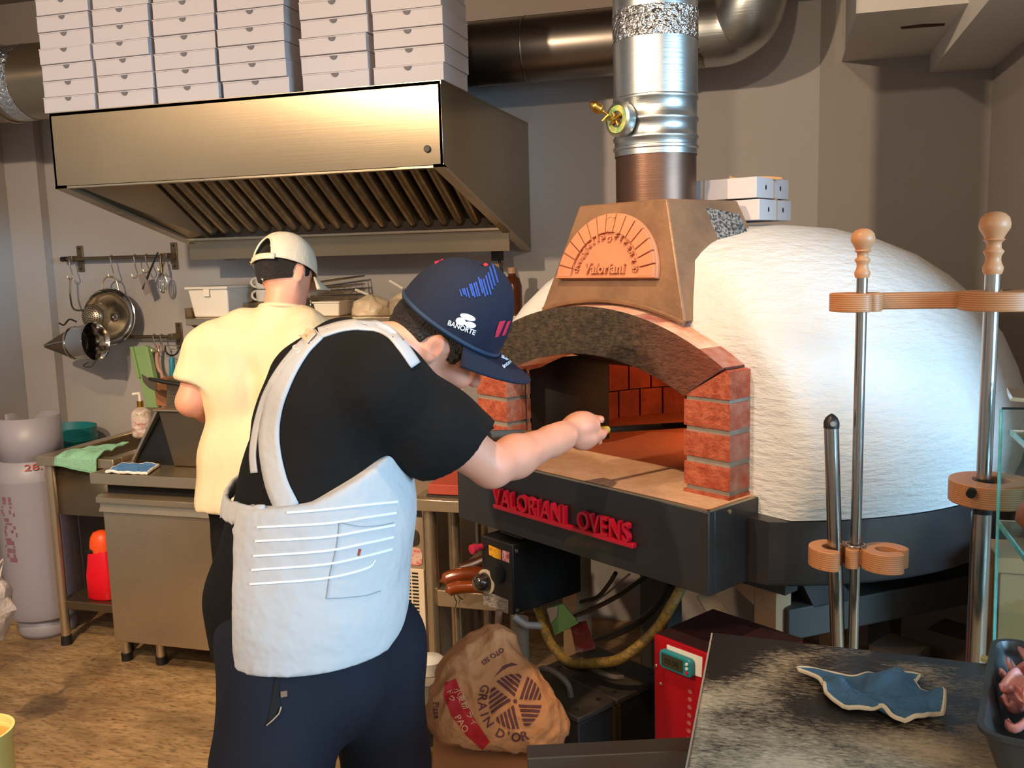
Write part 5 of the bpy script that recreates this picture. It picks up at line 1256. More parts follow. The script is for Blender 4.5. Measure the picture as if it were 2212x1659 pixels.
# T-shirt
slv_n = nrm(nv_(RT) * 0.60 - nv_(UP) * 0.75 + nv_(FW) * 0.25); slv_o = A_(962, 1003, 1.71)
ln_ = nrm(lel - lsh)
def shirt(P):
    d = torso(P, 0.0)
    tail = d_cap(P, A_(600, 1150, 1.745) - 0.05 * Rd, A_(572, 1290, 1.745) - 0.05 * Rd, 0.08, 0.095)
    tail = smin(tail, d_cap(P, A_(600, 1150, 1.745) + 0.05 * Rd, A_(572, 1290, 1.745) + 0.05 * Rd, 0.08, 0.095), 0.05)
    tail = smin(tail, d_cap(P, A_(572, 1290, 1.745) - 0.05 * Rd, A_(566, 1400, 1.745) - 0.05 * Rd, 0.095, 0.085), 0.05)
    tail = smin(tail, d_cap(P, A_(572, 1290, 1.745) + 0.05 * Rd, A_(566, 1400, 1.745) + 0.05 * Rd, 0.095, 0.085), 0.05)
    d = smin(d, tail, 0.04)
    rs_ = d_chain(P, [(S['sho'] + 0.08 * Rd, 0.070), (rsh, 0.083), (rsh * 0.55 + rel * 0.45 - ZU * 0.012, 0.088), (rel - ZU * 0.015, 0.088)], 0.03)
    rs_ = np.maximum(rs_, d_plane(P, slv_o, slv_n))
    ls_ = np.maximum(d_chain(P, [(lsh, 0.074), (lsh * 0.4 + lel * 0.6, 0.07), (lel, 0.068)], 0.03), (P - lsh) @ ln_ - 0.16)
    d = smin(smin(d, rs_, 0.03), ls_, 0.03)
    d = d + ripple(P, 34, 0.0055, [(0.6, 0.3, 0.9), (0.9, -0.4, 0.3), (0.2, 0.8, 0.5)], 3)
    d = np.maximum(d, A_(500, 1398, 1.745)[2] - P[:, 2])
    nd = nrm(nk1 - nk0)
    nc = d_cap(P, nk0 + nd * 0.075, nk1 + nd * 0.1, 0.080, 0.085)
    return smax(d, -nc, 0.008)
shirt_o = sdf_obj('t_shirt', shirt, (-1.25, 1.15, 0.55), (-0.3, 2.25, 1.6), 0.0075, m_blackcloth, cook, 2)
# trousers
def pants(P):
    d = d_cap(P, A_(660, 1310, 1.745) - 0.05 * Rd, A_(660, 1310, 1.745) + 0.05 * Rd, 0.145, 0.145)
    d = smin(d, d_cap(P, A_(690, 1440, 1.75) - 0.05 * Rd, A_(690, 1440, 1.75) + 0.04 * Rd, 0.13, 0.13), 0.05)
    for a, b, c, r in ((hip_r, kn_r, ft_r, (0.118, 0.103, 0.085)), (hip_l, kn_l, ft_l, (0.108, 0.082, 0.074))):
        d = smin(d, d_chain(P, [(a, r[0]), (b, r[1]), (c + nv_((0, 0, 0.0)), r[2])], 0.02), 0.035)
    d = d + ripple(P, 26, 0.004, [(0.3, 0.2, 0.9), (0.8, -0.4, 0.5)], 5)
    d = np.maximum(d, 0.075 - P[:, 2]); return np.maximum(d, P[:, 2] - A_(660, 1240, 1.745)[2])
pants_o = sdf_obj('trousers', pants, (-1.25, 1.2, 0.0), (-0.4, 2.15, 1.05), 0.009, m_pants, cook, 2)
bvp = BV[pants_o.name]
decal('pocket_slit', bvp, [poly_px([(606, 1448), (601, 1492), (606, 1522), (590, 1553), (577, 1565), (592, 1530), (590, 1492), (597, 1450)])], m_dark, pants_o, 0.001)
decal('pocket_trim', bvp, [poly_px([(606, 1525), (609, 1526), (604, 1541), (590, 1556), (577, 1567), (576, 1565), (589, 1553), (602, 1539)])], mat('tan_piping', 'A08468', 0.6), pants_o, 0.003)
decal('pocket_patch', bvp, [poly_px([(606, 1493), (620, 1491), (621, 1503), (607, 1506)])], mat('tan_patch', '7A604C', 0.7), pants_o, 0.002)
# shoes
for c in (ft_r, ft_l):
    sdf_obj('shoe', lambda P, c=c: np.maximum(smin(d_cap(P, c - ZU * 0.045 - Fd * 0.03, c - ZU * 0.05 + Fd * 0.15, 0.046, 0.042), d_cap(P, c, c - ZU * 0.05, 0.05, 0.045), 0.03), 0.004 - P[:, 2]), c - nv_((0.25, 0.25, 0.1)), c + nv_((0.25, 0.25, 0.12)), 0.012, m_black, cook, 1)

# apron: a cloth shell over belly and hips
def ap_core(P):
    d = torso(P, 0.004)
    a0, a1 = A_(690, 1090, 1.755), A_(638, 1500, 1.71)
    for l0, l1 in ((-0.045, -0.08), (0.045, 0.03)): d = smin(d, d_cap(P, a0 + l0 * Rd, a1 + l1 * Rd, 0.144, 0.150), 0.05)
    return d + ripple(P, 24, 0.005, [(0.7, 0.2, 0.15), (0.2, 0.9, 0.2)], 8)
ctr = A_(688, 1200, 1.75)
z_of = lambda y: A_(690, y, 1.56)[2]
def apron(P):
    d = ap_core(P) - 0.010
    q = P - ctr; ang = np.degrees(np.arctan2(q @ Rd, q @ Fd))          # 0 front, 90 right hip, 180 back
    aa = np.abs(ang)
    zlow = z_of(1447) + np.clip((62 - aa) / 62, 0, 1) ** 1.4 * (z_of(1300) - z_of(1447)) * np.where(ang > 0, 1, 1)
    ztop = np.interp(aa, [0, 30, 55, 95, 132, 140], [z_of(960), z_of(985), z_of(1020), z_of(1085), z_of(1100), z_of(1100)])
    side = np.where(P[:, 2] > z_of(1160), (aa - 141) * 0.0026, -((P - A_(527, 1280, 1.635)) @ RTh))
    return np.maximum(np.maximum(d, zlow - P[:, 2]), np.maximum(P[:, 2] - ztop, side))
apron_o = sdf_obj('apron', apron, (-1.2, 1.2, 0.6), (-0.35, 2.25, 1.32), 0.0062, m_apron, cook, 2)
bva = BV[apron_o.name]
m_stripe = mat('apron_stripe', 'E6E8EA', 0.9, spec=0.2)
def band(pts, w):
    up = [(x, y - w) for x, y in pts]; dn = [(x, y + w) for x, y in pts][::-1]
    n = len(pts); vs = up + dn; fs = [(i, i + 1, 2 * n - 2 - i, 2 * n - 1 - i) for i in range(n - 1)]
    return dense(vs, fs, 9)
def qb(pts, n=8): return [(p.x, p.y) for p in bez([(x, y, 0) for x, y in pts], n)]
for i, (ya, ym, yb_) in enumerate(((1108, 1101, 1084), (1139, 1131, 1108), (1169, 1160, 1134), (1201, 1190, 1160), (1231, 1219, 1186), (1262, 1249, 1210))):
    xe = 858 - i * 3 if i < 5 else 810
    decal('stripe', bva, [band(qb([(560 - i * 4 if i else 620, ya), (700, ym), (790, (ym + yb_) / 2 - 2), (xe, yb_)]), 2.4)], m_stripe, apron_o, 0.0012)
for pl_ in ([(733, 1130), (727, 1180), (713, 1240), (705, 1292)], [(705, 1293), (745, 1291), (790, 1286), (822, 1276)], [(735, 1129), (780, 1137), (820, 1135), (850, 1129)]):
    decal('pocket_seam', bva, [band(qb(pl_), 0.9)] if pl_[0][0] != 733 else [dense([(x - 0.9, y) for x, y in qb(pl_)] + [(x + 0.9, y) for x, y in qb(pl_)][::-1], [tuple(range(2 * len(qb(pl_))))], 9)], mat('seam_grey', '8E9298', 0.9), apron_o, 0.001)
decal('stain', bva, [poly_px([(775, 1185), (780, 1186), (776, 1200), (772, 1201)], 4)], mat('tomato_stain', '9A3A2C', 0.8), apron_o, 0.0012)
# belt running round the back
def belt(P):
    core = torso(P, 0.012); d = np.maximum(core - 0.006, -(core + 0.004))
    q = P - ctr; aa = np.abs(np.degrees(np.arctan2(q @ Rd, q @ Fd)))
    zc_b = np.interp(aa, [120, 180], [z_of(1112), z_of(1130)])
    return np.maximum(np.maximum(d, np.abs(P[:, 2] - zc_b) - 0.019), (120 - aa) * 0.0026)
sdf_obj('apron_tie', belt, (-1.2, 1.2, 0.9), (-0.35, 2.25, 1.3), 0.006, m_apron, apron_o, 1)
# straps laid over the shirt
bvs = BV[shirt_o.name]
_v1, _f1 = BVD[shirt_o.name]; _v2, _f2 = BVD[cook.name]
bvsk = BVHTree.FromPolygons(list(_v1) + list(_v2), list(_f1) + [tuple(i + len(_v1) for i in f) for f in _f2])
def strap(name, pts, w, lift=0.0025, par=None):
    c = qb(pts, 7); m = MB(); rows = []
    for i, (x, y) in enumerate(c):
        x2, y2 = c[min(i + 1, len(c) - 1)]; x1, y1 = c[max(i - 1, 0)]; L_ = math.hypot(x2 - x1, y2 - y1) or 1; nx, ny = -(y2 - y1) / L_, (x2 - x1) / L_
        ww = w[0] + (w[1] - w[0]) * i / (len(c) - 1)
        row = [drape(bvsk, x + nx * ww * k, y + ny * ww * k, lift) for k in (-1, -0.5, 0, 0.5, 1)]
        if all(r is not None for r in row): rows.append(row)
    vs = [p for r in rows for p in r]; fs = [(i * 5 + k, i * 5 + k + 1, i * 5 + k + 6, i * 5 + k + 5) for i in range(len(rows) - 1) for k in range(4)]
    return m.add(vs, fs).obj(name, m_apron, par or apron_o, solid=0.003, smooth=60)
strap('strap', [(622, 1098), (598, 1040), (584, 960), (590, 890), (616, 820), (652, 760), (690, 722)], (26, 13))
strap('strap', [(690, 722), (740, 707), (795, 704), (838, 718), (868, 750), (896, 790)], (11, 11))
strap('strap', [(668, 728), (640, 757), (606, 800), (578, 850), (562, 900), (553, 945), (549, 985), (552, 1022)], (5, 7))
decal('shirt_print', bvs, [txt_px('S  R*', 664, 752, 26, -38, maxlen=5)], mat('white_print', 'D8D4D0', 0.8), shirt_o, 0.004)
decal('strap_patch', bvs, [poly_px([(667, 705), (686, 728), (668, 748), (650, 732)])], mat('leather_patch', 'D9B79C', 0.8), apron_o, 0.008, 0.003)

# cap
HM = frame(hc, hf, -hr, hu)      # x forward, y left, z up
def cap_pt(a, t_):   # a around from front, t 0 rim .. 1 top
    e = math.sin(t_ * math.pi / 2); c = math.cos(t_ * math.pi / 2) ** 0.78
    rx = 0.114 if math.cos(a) > 0 else 0.110; ry = 0.096
    return HM @ Vector((rx * c * math.cos(a) - 0.004 * e, ry * c * math.sin(a), 0.018 + 0.142 * e * (1 + 0.06 * math.cos(a))))
cap_o = None
b = MB(); b.grid(lambda u, v: cap_pt(2 * math.pi * u, v * 0.995), 48, 16); cap_o = b.obj('cap', m_cap, cook, smooth=70, solid=0.003, weld=True)
bvc = BVHTree.FromPolygons(b.v, b.f)
b = MB(); b.tube([cap_pt(2 * math.pi * k / 40, 0.03) for k in range(40)], 0.0048, 8, closed=True); b.obj('rim_band', mat('teal_band', '16304A', 0.7), cap_o)
for k in range(6):
    a = math.pi / 6 + k * math.pi / 3; MB().tube([cap_pt(a, t_ / 10 * 0.98) for t_ in range(11)], 0.0013, 5).obj('panel_seam', m_cap, cap_o)
MB().lathe([(0.008, 0), (0.007, 0.004), (0.0005, 0.006)], seg=12, M=HM @ Matrix.Translation((-0.004, 0, 0.158))).obj('top_button', mat('cap_red', 'C21F3A', 0.7), cap_o)
def brim_pt(u, v):   # u -1..1 across, v 0..1 out
    a = u * R_(72); p0 = Vector((0.114 * math.cos(a), 0.096 * math.sin(a), 0.020))
    out = 0.088 * math.cos(u * math.pi / 2 * 0.97) ** 0.55
    return HM @ (p0 + Vector((out * v, p0.y * 0.10 * v, -0.002 - 0.030 * v * (0.1 + 1.0 * u * u) - 0.002 * v)))
b = MB(); b.grid(lambda u, v: brim_pt(2 * u - 1, v), 28, 8); b.obj('brim', m_cap, cap_o, smooth=70, solid=0.004)
bvb = BVHTree.FromPolygons(b.v, b.f)
m_wprint = mat('white_embroidery', 'D9DDE2', 0.7); m_rprint = mat('red_embroidery', 'C4203E', 0.7)
def ellp(cx, cy, rx, ry, ang, n=18, a0=0, a1=360): c, s = math.cos(R_(ang)), math.sin(R_(ang)); return [(cx + rx * math.cos(R_(a0 + (a1 - a0) * k / n)) * c - ry * math.sin(R_(a0 + (a1 - a0) * k / n)) * s, cy + rx * math.cos(R_(a0 + (a1 - a0) * k / n)) * s + ry * math.sin(R_(a0 + (a1 - a0) * k / n)) * c) for k in range(n)]
decal('side_emblem', bvc, [poly_px(ellp(1010, 685, 17, 6.5, 18)), poly_px(ellp(995, 694, 11, 8, 18)), poly_px(ellp(1015, 701, 12, 6.5, 12))], m_wprint, cap_o, 0.003, label='white oval emblem over the word BANORTE')
decal('side_lettering', bvc, [txt_px('BANORTE', 995, 712, 15, 21, sx=0.92, bold=0.25, maxlen=4)], m_wprint, cap_o, 0.003)
decal('number', bvc, [poly_px([(1067, 727), (1079, 699), (1075, 699), (1078, 694), (1089, 692), (1074, 726)], 5), poly_px([(1081, 724), (1094, 695), (1100, 692), (1088, 722)], 5)], m_rprint, cap_o, 0.003, label='red embroidered number 11')
decal('red_tab', bvc, [poly_px([(940, 569), (946, 562), (979, 552), (981, 557), (951, 566), (942, 573)])], m_rprint, cap_o, 0.003)
m_bprint = mat('blue_print', '23479A', 0.7)
random.seed(3)
for k in range(15):
    x = 992 + k * 4.9 + random.uniform(-1, 1); yt = 626 - k * 2.6 - (18 if k > 12 else 0) + random.uniform(-5, 5); L_ = 14 + 1.9 * k + random.uniform(-3, 6)
    decal('blue_dash', bvc, [poly_px([(x, yt), (x + 3, yt - 1), (x + 4 + L_ * 0.25, yt + L_), (x + 1 + L_ * 0.25, yt + L_)], 8)], m_bprint, cap_o, 0.0026)
decal('brim_emblem', bvb, [poly_px([(1081, 774), (1083, 757), (1088, 757), (1097, 778), (1094, 780)], 5), poly_px([(1089, 753), (1092, 752), (1103, 757), (1102, 774), (1098, 774)], 5)], m_wprint, cap_o, 0.003)
decal('brim_lettering', bvb, [txt_px('interac', 1100, 787, 12, -38, bold=0.2, maxlen=4)], m_wprint, cap_o, 0.003)
# hair under the cap
def hair(P):
    q = (P - hc) @ np.array(hax).T
    d = d_ell(P, hc - hf * 0.006 - hu * 0.012, hax, (0.103, 0.081, 0.100)) + ripple(P, 420, 0.0016, [(0.5, 0.7, 0.6)], 2)
    low = -q[:, 2] - (0.072 + 0.35 * np.clip(-q[:, 0], 0, 0.05))
    front = q[:, 0] - np.interp(q[:, 2], [-0.08, -0.045, -0.03, 0.02], [-0.055, -0.03, 0.045, 0.06])
    ear = -d_ell(P, hc - hf * 0.004 - hu * 0.026 + hr * 0.08, hax, (0.030, 0.05, 0.034))
    return np.maximum(np.maximum(np.maximum(d, low), front), np.maximum(q[:, 2] - 0.03, ear))
sdf_obj('hair', hair, hc - 0.15, hc + 0.15, 0.004, m_hair, cook, 1)

# peel the cook is holding: grip, shaft and end
pe = thing('pizza_peel', 'turning peel with dark shaft and yellow grip in the hand of the cook', 'peel', tuple(Hp))
xh = lambda px: Hp + rhat * ((px - 1266) / 1000.0)
E0 = Hp - rhat * 0.27; E1 = Hp + rhat * 0.066; E2 = Hp + rhat * 0.50
MB().tube([tuple(E0), tuple(Hp - rhat * 0.18)], [0.0135, 0.011], 14).obj('end_grip', mat('grey_grip', '6E665A', 0.5), pe)
MB().tube([tuple(Hp - rhat * 0.19), tuple(E1)], 0.0085, 12).obj('yellow_sleeve', mat('mustard_plastic', 'C9A03A', 0.5), pe)
MB().tube([tuple(E1), tuple(E2)], 0.0075, 12).obj('shaft', mat('sooty_shaft', '2A2018', 0.5, 0.6), pe)
hb_ = MB(frame(Vector(E2), Vector(rhat), Vector(nrm(np.cross(ZU, rhat))), (0, 0, 1))); hb_.lathe([(0.001, -0.03), (0.10, -0.03), (0.10, -0.027), (0.001, -0.027)], center=(0.09, 0, 0.0), seg=32); hb_.obj('head_disc', m_steel_dull, pe)
# ------------------------------------------------------------------ second cook with back to the camera
D2 = 3.02
F2 = nrm(FWh + 0.25 * RTh); R2 = np.cross(F2, ZU)
T2 = dict(pel=A_(575, 1075, D2), wst=A_(578, 960, D2), chs=A_(582, 840, D2), upr=A_(584, 760, D2), sho=A_(590, 712, D2 + 0.02))
lw2 = dict(pel=.085, wst=.085, chs=.105, upr=.12, sho=.105); rr2 = dict(pel=.118, wst=.112, chs=.118, upr=.105, sho=.062)
o2 = ['pel', 'wst', 'chs', 'upr', 'sho']
lsh2 = A_(452, 752, D2); lel2 = A_(412, 868, D2 - 0.02); lha2 = A_(500, 905, D2 + 0.24)
rsh2 = A_(712, 745, D2 + 0.03); rel2 = A_(745, 880, D2 + 0.06); rha2 = A_(690, 910, D2 + 0.30)
n20 = A_(606, 690, D2 + 0.02); n21 = A_(618, 615, D2 + 0.05)
g_f = nrm(FWh * 0.80 + RTh * 0.62 - ZU * 0.42); g_u = nv_(UP) + 0.22 * nv_(FW); g_u = nrm(g_u - g_f * (g_u @ g_f)); g_r = np.cross(g_f, g_u)
gc = A_(616, 582, D2 + 0.06); gax = [g_f, g_r, g_u]
def torso2(P, dr=0):
    d = None
    for sg in (-1, 1):
        e = d_chain(P, [(T2[k] + sg * lw2[k] * R2, rr2[k] + dr) for k in o2], 0.04); d = e if d is None else smin(d, e, 0.05)
    return d
heel = nv_(at_z(480, 1552, 0)); fl2 = heel + nv_((0.03, 0.09, 0.08)); fr2 = fl2 + R2 * 0.24 + F2 * 0.05
hipl, hipr = T2['pel'] - R2 * 0.095 - ZU * 0.06, T2['pel'] + R2 * 0.095 - ZU * 0.06
def body2(P):
    d = torso2(P, -0.02)
    d = smin(d, d_cap(P, n20, n21, 0.062, 0.058), 0.03)
    h = d_ell(P, gc, gax, (0.098, 0.077, 0.096))
    h = smin(h, d_ell(P, gc + g_f * 0.032 - g_u * 0.064, gax, (0.058, 0.055, 0.064)), 0.03)
    h = smin(h, d_ell(P, gc + g_f * 0.052 - g_u * 0.112, gax, (0.034, 0.036, 0.022)), 0.03)
    h = smin(h, d_cap(P, gc - g_u * 0.072 + g_r * 0.054, gc + g_f * 0.052 - g_u * 0.108 + g_r * 0.02, 0.018, 0.014), 0.03)
    h = smin(h, d_cap(P, gc + g_f * 0.090 - g_u * 0.018, gc + g_f * 0.108 - g_u * 0.05, 0.009, 0.014), 0.014)
    for sg in (-1, 1):
        ec = gc - g_f * 0.004 - g_u * 0.028 + g_r * 0.080 * sg; eax = [nrm(g_f * 0.85 + g_r * 0.45 * sg), nrm(g_r * sg - g_f * 0.6), g_u]
        h = smin(h, d_ell(P, ec, eax, (0.019, 0.008, 0.034)), 0.005)
    d = smin(d, h, 0.012)
    for s_, e_, w_ in ((lsh2, lel2, lha2), (rsh2, rel2, rha2)):
        d = smin(d, d_chain(P, [(s_, 0.055), (s_ * .5 + e_ * .5, 0.052), (e_, 0.045), (e_ * .6 + w_ * .4, 0.044), (w_, 0.030)], 0.02), 0.03)
        v_ = nrm(w_ - e_); d = smin(d, d_ell(P, w_ + v_ * 0.045, [v_, R2, ZU], (0.05, 0.036, 0.02)), 0.02)
        for i in range(4): d = smin(d, d_cap(P, w_ + v_ * 0.075 + R2 * (-0.027 + 0.018 * i), w_ + v_ * (0.115 + 0.008 * (i in (1, 2))) + R2 * (-0.03 + 0.02 * i) - ZU * 0.02, 0.0095, 0.008), 0.006)
        d = smin(d, d_cap(P, w_ + v_ * 0.03, w_ + v_ * 0.075 + ZU * 0.02 - R2 * 0.04, 0.012, 0.009), 0.01)
    for a, c in ((hipl, fl2), (hipr, fr2)):
        k = a * 0.48 + c * 0.52; d = smin(d, d_chain(P, [(a, 0.08), (k, 0.055), (c, 0.042)], 0.02), 0.03); d = smin(d, d_cap(P, c - ZU * 0.045 - F2 * 0.03, c - ZU * 0.05 + F2 * 0.13, 0.03, 0.03), 0.02)
    return d
cook2 = sdf_obj('person', body2, (-2.45, 2.3, 0.0), (-1.15, 3.45, 1.75), 0.0075, m_skin, None, 2, label='cook in cream T-shirt and beige cap standing with back turned at the counter', cat='person')
m_cream = mat('cream_cotton', 'DCC9A6', 0.9, var=('D2BC94', 4, 1), bump=(10, 0.6, (1, 1, 0.35), 3, 0.02), spec=0.2)
def shirt2(P):
    d = torso2(P, 0.0)
    hem = A_(575, 1075, D2)
    d = smin(d, d_cap(P, A_(573, 1000, D2) - R2 * 0.09, A_(573, 1000, D2) + R2 * 0.09, 0.135, 0.135), 0.06)
    d = smin(d, d_cap(P, A_(570, 1095, D2) - R2 * 0.085, A_(570, 1095, D2) + R2 * 0.085, 0.14, 0.14), 0.06)
    d = smin(d, d_cap(P, T2['sho'] - R2 * 0.10 + ZU * 0.0, T2['sho'] + R2 * 0.10, 0.062, 0.062), 0.03)
    d = smin(d, d_cap(P, T2['upr'], n20, 0.10, 0.075), 0.04)
    ln2 = nrm(lel2 - lsh2); rn2 = nrm(rel2 - rsh2)
    for s_, e_, n_, sg in ((lsh2, lel2, ln2, -1), (rsh2, rel2, rn2, 1)):
        sl_ = d_chain(P, [(T2['sho'] + sg * R2 * 0.11, 0.062), (s_, 0.073), (e_ + n_ * 0.04, 0.079)], 0.03)
        d = smin(d, np.maximum(sl_, (P - s_) @ n_ - 0.125), 0.04)
    d = d + ripple(P * nv_((1, 1, 0.28)), 48, 0.0060, [(0.8, 0.3, 0.5), (0.5, -0.8, 0.4)], 11)
    d = np.maximum(d, A_(480, 1094, D2)[2] - P[:, 2])
    return smax(d, -d_cap(P, n20 * 0.72 + n21 * 0.28 + ZU * 0.055, n21 + ZU * 0.05, 0.072, 0.08), 0.006)
sh2 = sdf_obj('t_shirt', shirt2, (-2.5, 2.25, 0.65), (-1.15, 3.4, 1.5), 0.0095, m_cream, cook2, 2)
cl = []
for k in range(28):
    a = 2 * math.pi * k / 28; p = n20 * 0.72 + n21 * 0.28 + ZU * 0.004 + F2 * 0.066 * math.cos(a) + R2 * 0.070 * math.sin(a) - ZU * 0.016 * math.cos(a); cl.append(tuple(p))
MB().tube(cl, 0.008, 8, closed=True).obj('collar', m_cream, sh2)
def pants2(P):
    d = d_cap(P, T2['pel'] - R2 * 0.075, T2['pel'] + R2 * 0.075, 0.117, 0.117)
    for a, c in ((hipl, fl2), (hipr, fr2)):
        k = a * 0.48 + c * 0.52; d = smin(d, d_chain(P, [(a, 0.102), (k, 0.085), (c, 0.07)], 0.02), 0.03)
    d = d + ripple(P, 30, 0.003, [(0.3, 0.2, 0.9), (0.8, -0.4, 0.5)], 5)
    return np.maximum(np.maximum(d, 0.06 - P[:, 2]), P[:, 2] - T2['wst'][2])
sdf_obj('trousers', pants2, (-2.4, 2.4, 0), (-1.2, 3.3, 1.05), 0.013, m_blackcloth, cook2, 1)
for c in (fl2, fr2):
    sdf_obj('shoe', lambda P, c=c: np.maximum(smin(d_cap(P, c - ZU * 0.04 - F2 * 0.045, c - ZU * 0.045 + F2 * 0.15, 0.045, 0.04), d_cap(P, c, c - ZU * 0.05, 0.048, 0.045), 0.03), 0.002 - P[:, 2]), c - nv_((0.25, 0.25, 0.1)), c + nv_((0.25, 0.25, 0.1)), 0.012, m_white, cook2, 1)
# cap with rear opening and strap
m_beige = mat('beige_cap', 'DCCDB4', 0.85, var=('D0BFA3', 7, 1), bump=(40, 0.5, None, 5, 0.006), spec=0.2)
GM = frame(gc, g_f, -g_r, g_u)
def cap2(a, t_):
    e = math.sin(t_ * math.pi / 2); c = math.cos(t_ * math.pi / 2) ** 0.75
    w_ = 1 + 0.012 * noise.noise(Vector((math.cos(a) * 3, math.sin(a) * 3, t_ * 4)))
    return GM @ Vector((0.112 * c * math.cos(a) * w_, 0.094 * c * math.sin(a) * w_, -0.004 + 0.125 * e * w_))
nu, nv2 = 64, 20; b = MB(); vs = [cap2(2 * math.pi * i / nu, j / nv2 * 0.995) for j in range(nv2 + 1) for i in range(nu)]
fs = []
for j in range(nv2):
    for i in range(nu):
        a = 2 * math.pi * (i + 0.5) / nu; da = abs(((a - math.pi) + math.pi) % (2 * math.pi) - math.pi)
        if (da / 0.50) ** 2 + ((j + 0.5) / nv2 / 0.46) ** 2 < 1: continue
        fs.append((j * nu + i, j * nu + (i + 1) % nu, (j + 1) * nu + (i + 1) % nu, (j + 1) * nu + i))
cp2 = b.add(vs, fs).obj('cap', m_beige, cook2, smooth=70, solid=0.003)
bd = [cap2(math.pi + 0.50 * math.cos(math.pi * k / 14), 0.46 * math.sin(math.pi * k / 14)) for k in range(15)]
MB().tube(bd, 0.0035, 6).obj('opening_hem', m_beige, cp2)
st = []
for k in range(13):
    a = math.pi - 0.62 + 1.24 * k / 12; p0 = GM @ Vector((0.116 * math.cos(a), 0.098 * math.sin(a), -0.012)); p1 = GM @ Vector((0.116 * math.cos(a), 0.098 * math.sin(a), 0.008)); st += [p0, p1]
MB().add(st, [(2 * k, 2 * k + 2, 2 * k + 3, 2 * k + 1) for k in range(12)]).obj('strap', m_beige, cp2, solid=0.003)
e0 = Vector(st[0]); tl_ = [e0 + (GM.to_3x3() @ Vector(v)) for v in ((0, 0.004, 0.01), (0.01, -0.028, 0.0), (0.014, -0.045, -0.025), (0.010, -0.052, -0.055))]
m_ = MB(); P_ = bez(tl_, 4)
m_.add([q for p in P_ for q in (p + GM.to_3x3() @ Vector((0, 0.007, 0.007)), p - GM.to_3x3() @ Vector((0, 0.007, 0.007)))], [(2 * k, 2 * k + 2, 2 * k + 3, 2 * k + 1) for k in range(len(P_) - 1)]); m_.obj('strap_tail', m_beige, cp2, solid=0.002)
for k in range(6):
    a = math.pi / 6 + k * math.pi / 3
    t0_ = 0.0 if k not in (2, 3) else 0.02
    MB().tube([cap2(a, t0_ + (0.98 - t0_) * t_ / 10) for t_ in range(11)], 0.0014, 5).obj('panel_seam', m_beige, cp2)
MB().lathe([(0.008, 0), (0.007, 0.004), (0.0005, 0.006)], seg=12, M=GM @ Matrix.Translation((0, 0, 0.120))).obj('top_button', m_beige, cp2)
def br2(u, v):
    a = u * R_(60); p0 = Vector((0.112 * math.cos(a), 0.094 * math.sin(a), -0.002)); out = 0.075 * math.cos(u * math.pi / 2 * 0.96) ** 0.6
    return GM @ (p0 + Vector((out * v, p0.y * 0.1 * v, -0.03 * v * (0.4 + u * u) - 0.02 * u * u)))
MB().grid(lambda u, v: br2(2 * u - 1, v), 24, 8).obj('brim', m_beige, cp2, smooth=70, solid=0.004)
def hair2(P):
    q = (P - gc) @ np.array(gax).T
    d = d_ell(P, gc - g_f * 0.005 - g_u * 0.006, gax, (0.101, 0.081, 0.098)) + ripple(P, 420, 0.0012, [(0.5, 0.7, 0.6)], 2)
    low = -q[:, 2] - np.interp(q[:, 0], [-0.1, 0.0, 0.02], [0.075, 0.045, 0.04])
    front = q[:, 0] - np.interp(q[:, 2], [-0.05, -0.02, 0.02], [0.0, 0.045, 0.06])
    ear = -d_ell(P, gc - g_u * 0.028 + g_r * 0.08, gax, (0.026, 0.04, 0.034))
    return np.maximum(np.maximum(np.maximum(d, low), front), ear)
sdf_obj('hair', hair2, gc - 0.14, gc + 0.14, 0.0045, m_hair, cook2, 1)
# ------------------------------------------------------------------ peel stand with turned wooden finials
m_ply = mat('layered_plywood', 'C98C5C', 0.5, var=('B5764A', 7, 1.2), stripes=(2, 260, '9A6238', 0.35))
m_turn = mat('turned_wood', 'CC9468', 0.45, var=[('B57A50', 10, 1.4), ('3A2A20', 14, 6, None, 0.72)])
m_tube = mat('steel_tube', 'B9B6B0', 0.22, 1.0, var=('9C948A', 5, 1))
PY = 1.80
p1 = at_y(1855, 900, PY).x; p2 = at_y(2131, 900, PY).x
st_ = thing('peel_stand', 'steel peel stand with turned wooden finials and plywood holders before the dome', 'stand', ((p1 + p2) / 2, PY, 0))
zt1 = at_y(1860, 597, PY).z; zt2_ = at_y(2144, 588, PY).z
MB().cyl((p1, PY, 0.01), (p1, PY, zt1), 0.0098, seg=20).obj('pole', m_tube, st_)
zs2 = at_y(2126, 1062, PY).z
MB().cyl((p2, PY, zs2 - 0.03), (p2, PY, zt2_), 0.0128, seg=24).obj('pole', m_tube, st_)
MB().cyl((p2 - 0.001, PY, 0.01), (p2 - 0.001, PY, at_y(2122, 1108, PY).z), 0.0172, seg=24).obj('lower_tube', m_tube, st_)
MB().lathe([(0.0165, at_y(2122, 1108, PY).z - 0.001), (0.0165, zs2 - 0.04), (0.0165, zs2 + 0.022), (0.0135, zs2 + 0.024)], (p2, PY, 0), 24).obj('rubber_sleeve', m_black, st_)
for x, z, s_ in ((p1, zt1, 1.0), (p2, zt2_, 1.22)):
    MB().lathe([(r * s_, h * s_) for r, h in ((0.0115, -0.003), (0.0135, 0.002), (0.0140, 0.007), (0.0115, 0.012), (0.0100, 0.018), (0.0105, 0.023), (0.0135, 0.028), (0.0138, 0.030), (0.0100, 0.034), (0.0098, 0.041), (0.0125, 0.044), (0.0150, 0.0455), (0.0125, 0.048), (0.0150, 0.053), (0.0205, 0.062), (0.0212, 0.068), (0.0190, 0.077), (0.0130, 0.083), (0.006, 0.0855), (0.0005, 0.086))], (x, PY, z), 28).obj('finial', m_turn, st_, smooth=70)
